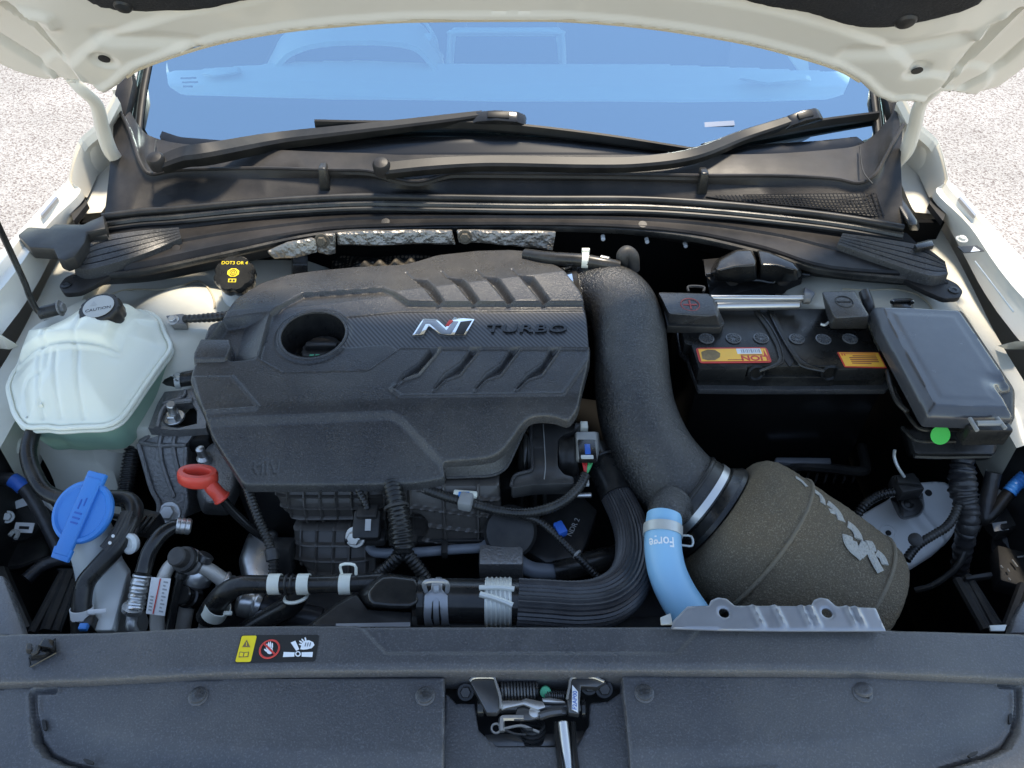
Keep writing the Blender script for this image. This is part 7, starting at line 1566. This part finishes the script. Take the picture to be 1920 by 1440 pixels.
def helix(a, b, r, turns, wr, seg=10):
    a, b = Vector(a), Vector(b); M = frame(a, (0, 0, 1), b - a); L_ = (b - a).length; n = int(turns * 14)
    return sweep([(*(M @ Vector((r * math.cos(2 * math.pi * turns * i / n), r * math.sin(2 * math.pi * turns * i / n), L_ * i / n))), wr) for i in range(n + 1)], 6)
obj('torsion_spring', helix(P(*Z14((680, 248))[0], .872), P(*Z14((990, 245))[0], .872), .0085, 12, .0013), MT['steel_dark'], hlk)
obj('spring_core', cyl(P(*Z14((670, 248))[0], .872), P(*Z14((1000, 245))[0], .872), .0060), MT['deep_black'], hlk)
obj('return_spring', helix(P(*Z14((1060, 282))[0], .870), P(*Z14((1220, 285))[0], .870), .0045, 9, .0008), MT['steel_dark'], hlk)
obj('pivot_pin', cyl(P(*Z14((500, 375))[0], .866), P(*Z14((1370, 375))[0], .866), .006), MT['steel_dark'], hlk)
obj('pin_head', cyl(P(*Z14((500, 375))[0], .866), P(*Z14((560, 375))[0], .866), .0095), MT['gloss_black'], hlk)
obj('pin_head', cyl(P(*Z14((1345, 385))[0], .866), P(*Z14((1385, 385))[0], .866), .0100), MT['gloss_black'], hlk)
obj('striker_claw', prism(L14(.880, (695, 320), (860, 318), (900, 300), (1040, 330), (1060, 375), (1000, 395), (880, 350), (740, 380), (700, 395)), (0, 0, -.004), .0006), MT['zinc_steel'], hlk)
obj('striker_claw', prism(L14(.8795, (1030, 300), (1100, 296), (1200, 315), (1225, 335), (1120, 335), (1040, 330)), (0, 0, -.005), .0006), MT['zinc_steel'], hlk)
obj('lever', prism(L14(.874, (800, 480), (830, 380), (880, 345), (1060, 380), (1140, 350), (1235, 375), (1235, 430), (1130, 440), (940, 480)), (0, 0, -.004), .0008), MT['steel_dark'], hlk)
obj('lever_rivet', lathe(P(*Z14((970, 420))[0], .874), (0, 0, 1), [(.006, 0), (.0055, .002), (.002, .003)], 16), MT['zinc_steel'], hlk)
obj('lever_finger', tube(L14(.876, (1010, 450), (1090, 425), (1190, 410)), .004, per=4, seg=8), MT['steel_dark'], hlk)
obj('lever_hook', tube(L14(.872, (705, 575), (700, 480), (730, 462), (880, 462)), .003, per=3, seg=6), MT['zinc_steel'], hlk)
obj('coil_spring', helix(P(*Z14((955, 500))[0], .862), P(*Z14((955, 650))[0], .845), .0115, 4.5, .0018), MT['steel_dark'], hlk)
obj('spring_arm', tube(L14(.868, (720, 550), (860, 525), (960, 560), (1010, 580)), .0014, per=4, seg=6), MT['zinc_steel'], hlk)
obj('spring_arm', tube(L14(.866, (680, 540), (800, 590), (900, 600)), .0012, per=4, seg=6), MT['steel_dark'], hlk)
obj('spring_hook', torus(P(*Z14((655, 548))[0], .868), (0, 0, 1), .0045, .0012, 20, 6), MT['zinc_steel'], hlk)
obj('lower_plate', prism(L14(.852, (560, 600), (680, 590), (1150, 590), (1380, 560), (1390, 690), (600, 700)), (0, 0, -.004), .001), MT['steel_dark'], hlk)
for (x, y, r) in ((500, 190, .0085), (408, 252, .0075), (1415, 195, .0085), (1538, 225, .0080)):
    obj('bolt', hexbolt(P(*Z14((x, y))[0], .868), (0, -.45, .9), r * .78, r), MT['black_metal'], hlk)
obj('green_plug', lathe(P(*Z14((1058, 248))[0], .87), (0, -.5, .8), [(.006, 0), (.0055, .004), (.001, .005)], 14), MT['green_print'], hlk)
obj('hood_cable_rod', cyl(P(*Z14((1200, 490))[0], .878), P(*Z14((1262, 1000))[0], .868), .0050), MT['zinc_steel'], hlk)
obj('rod_guide', tube(L14(.874, (1150, 500), (1165, 700), (1200, 1000)), .003, per=3, seg=6), MT['gloss_black'], hlk)
obj('rod_guide', tube(L14(.874, (1282, 500), (1292, 700), (1330, 1000)), .003, per=3, seg=6), MT['gloss_black'], hlk)
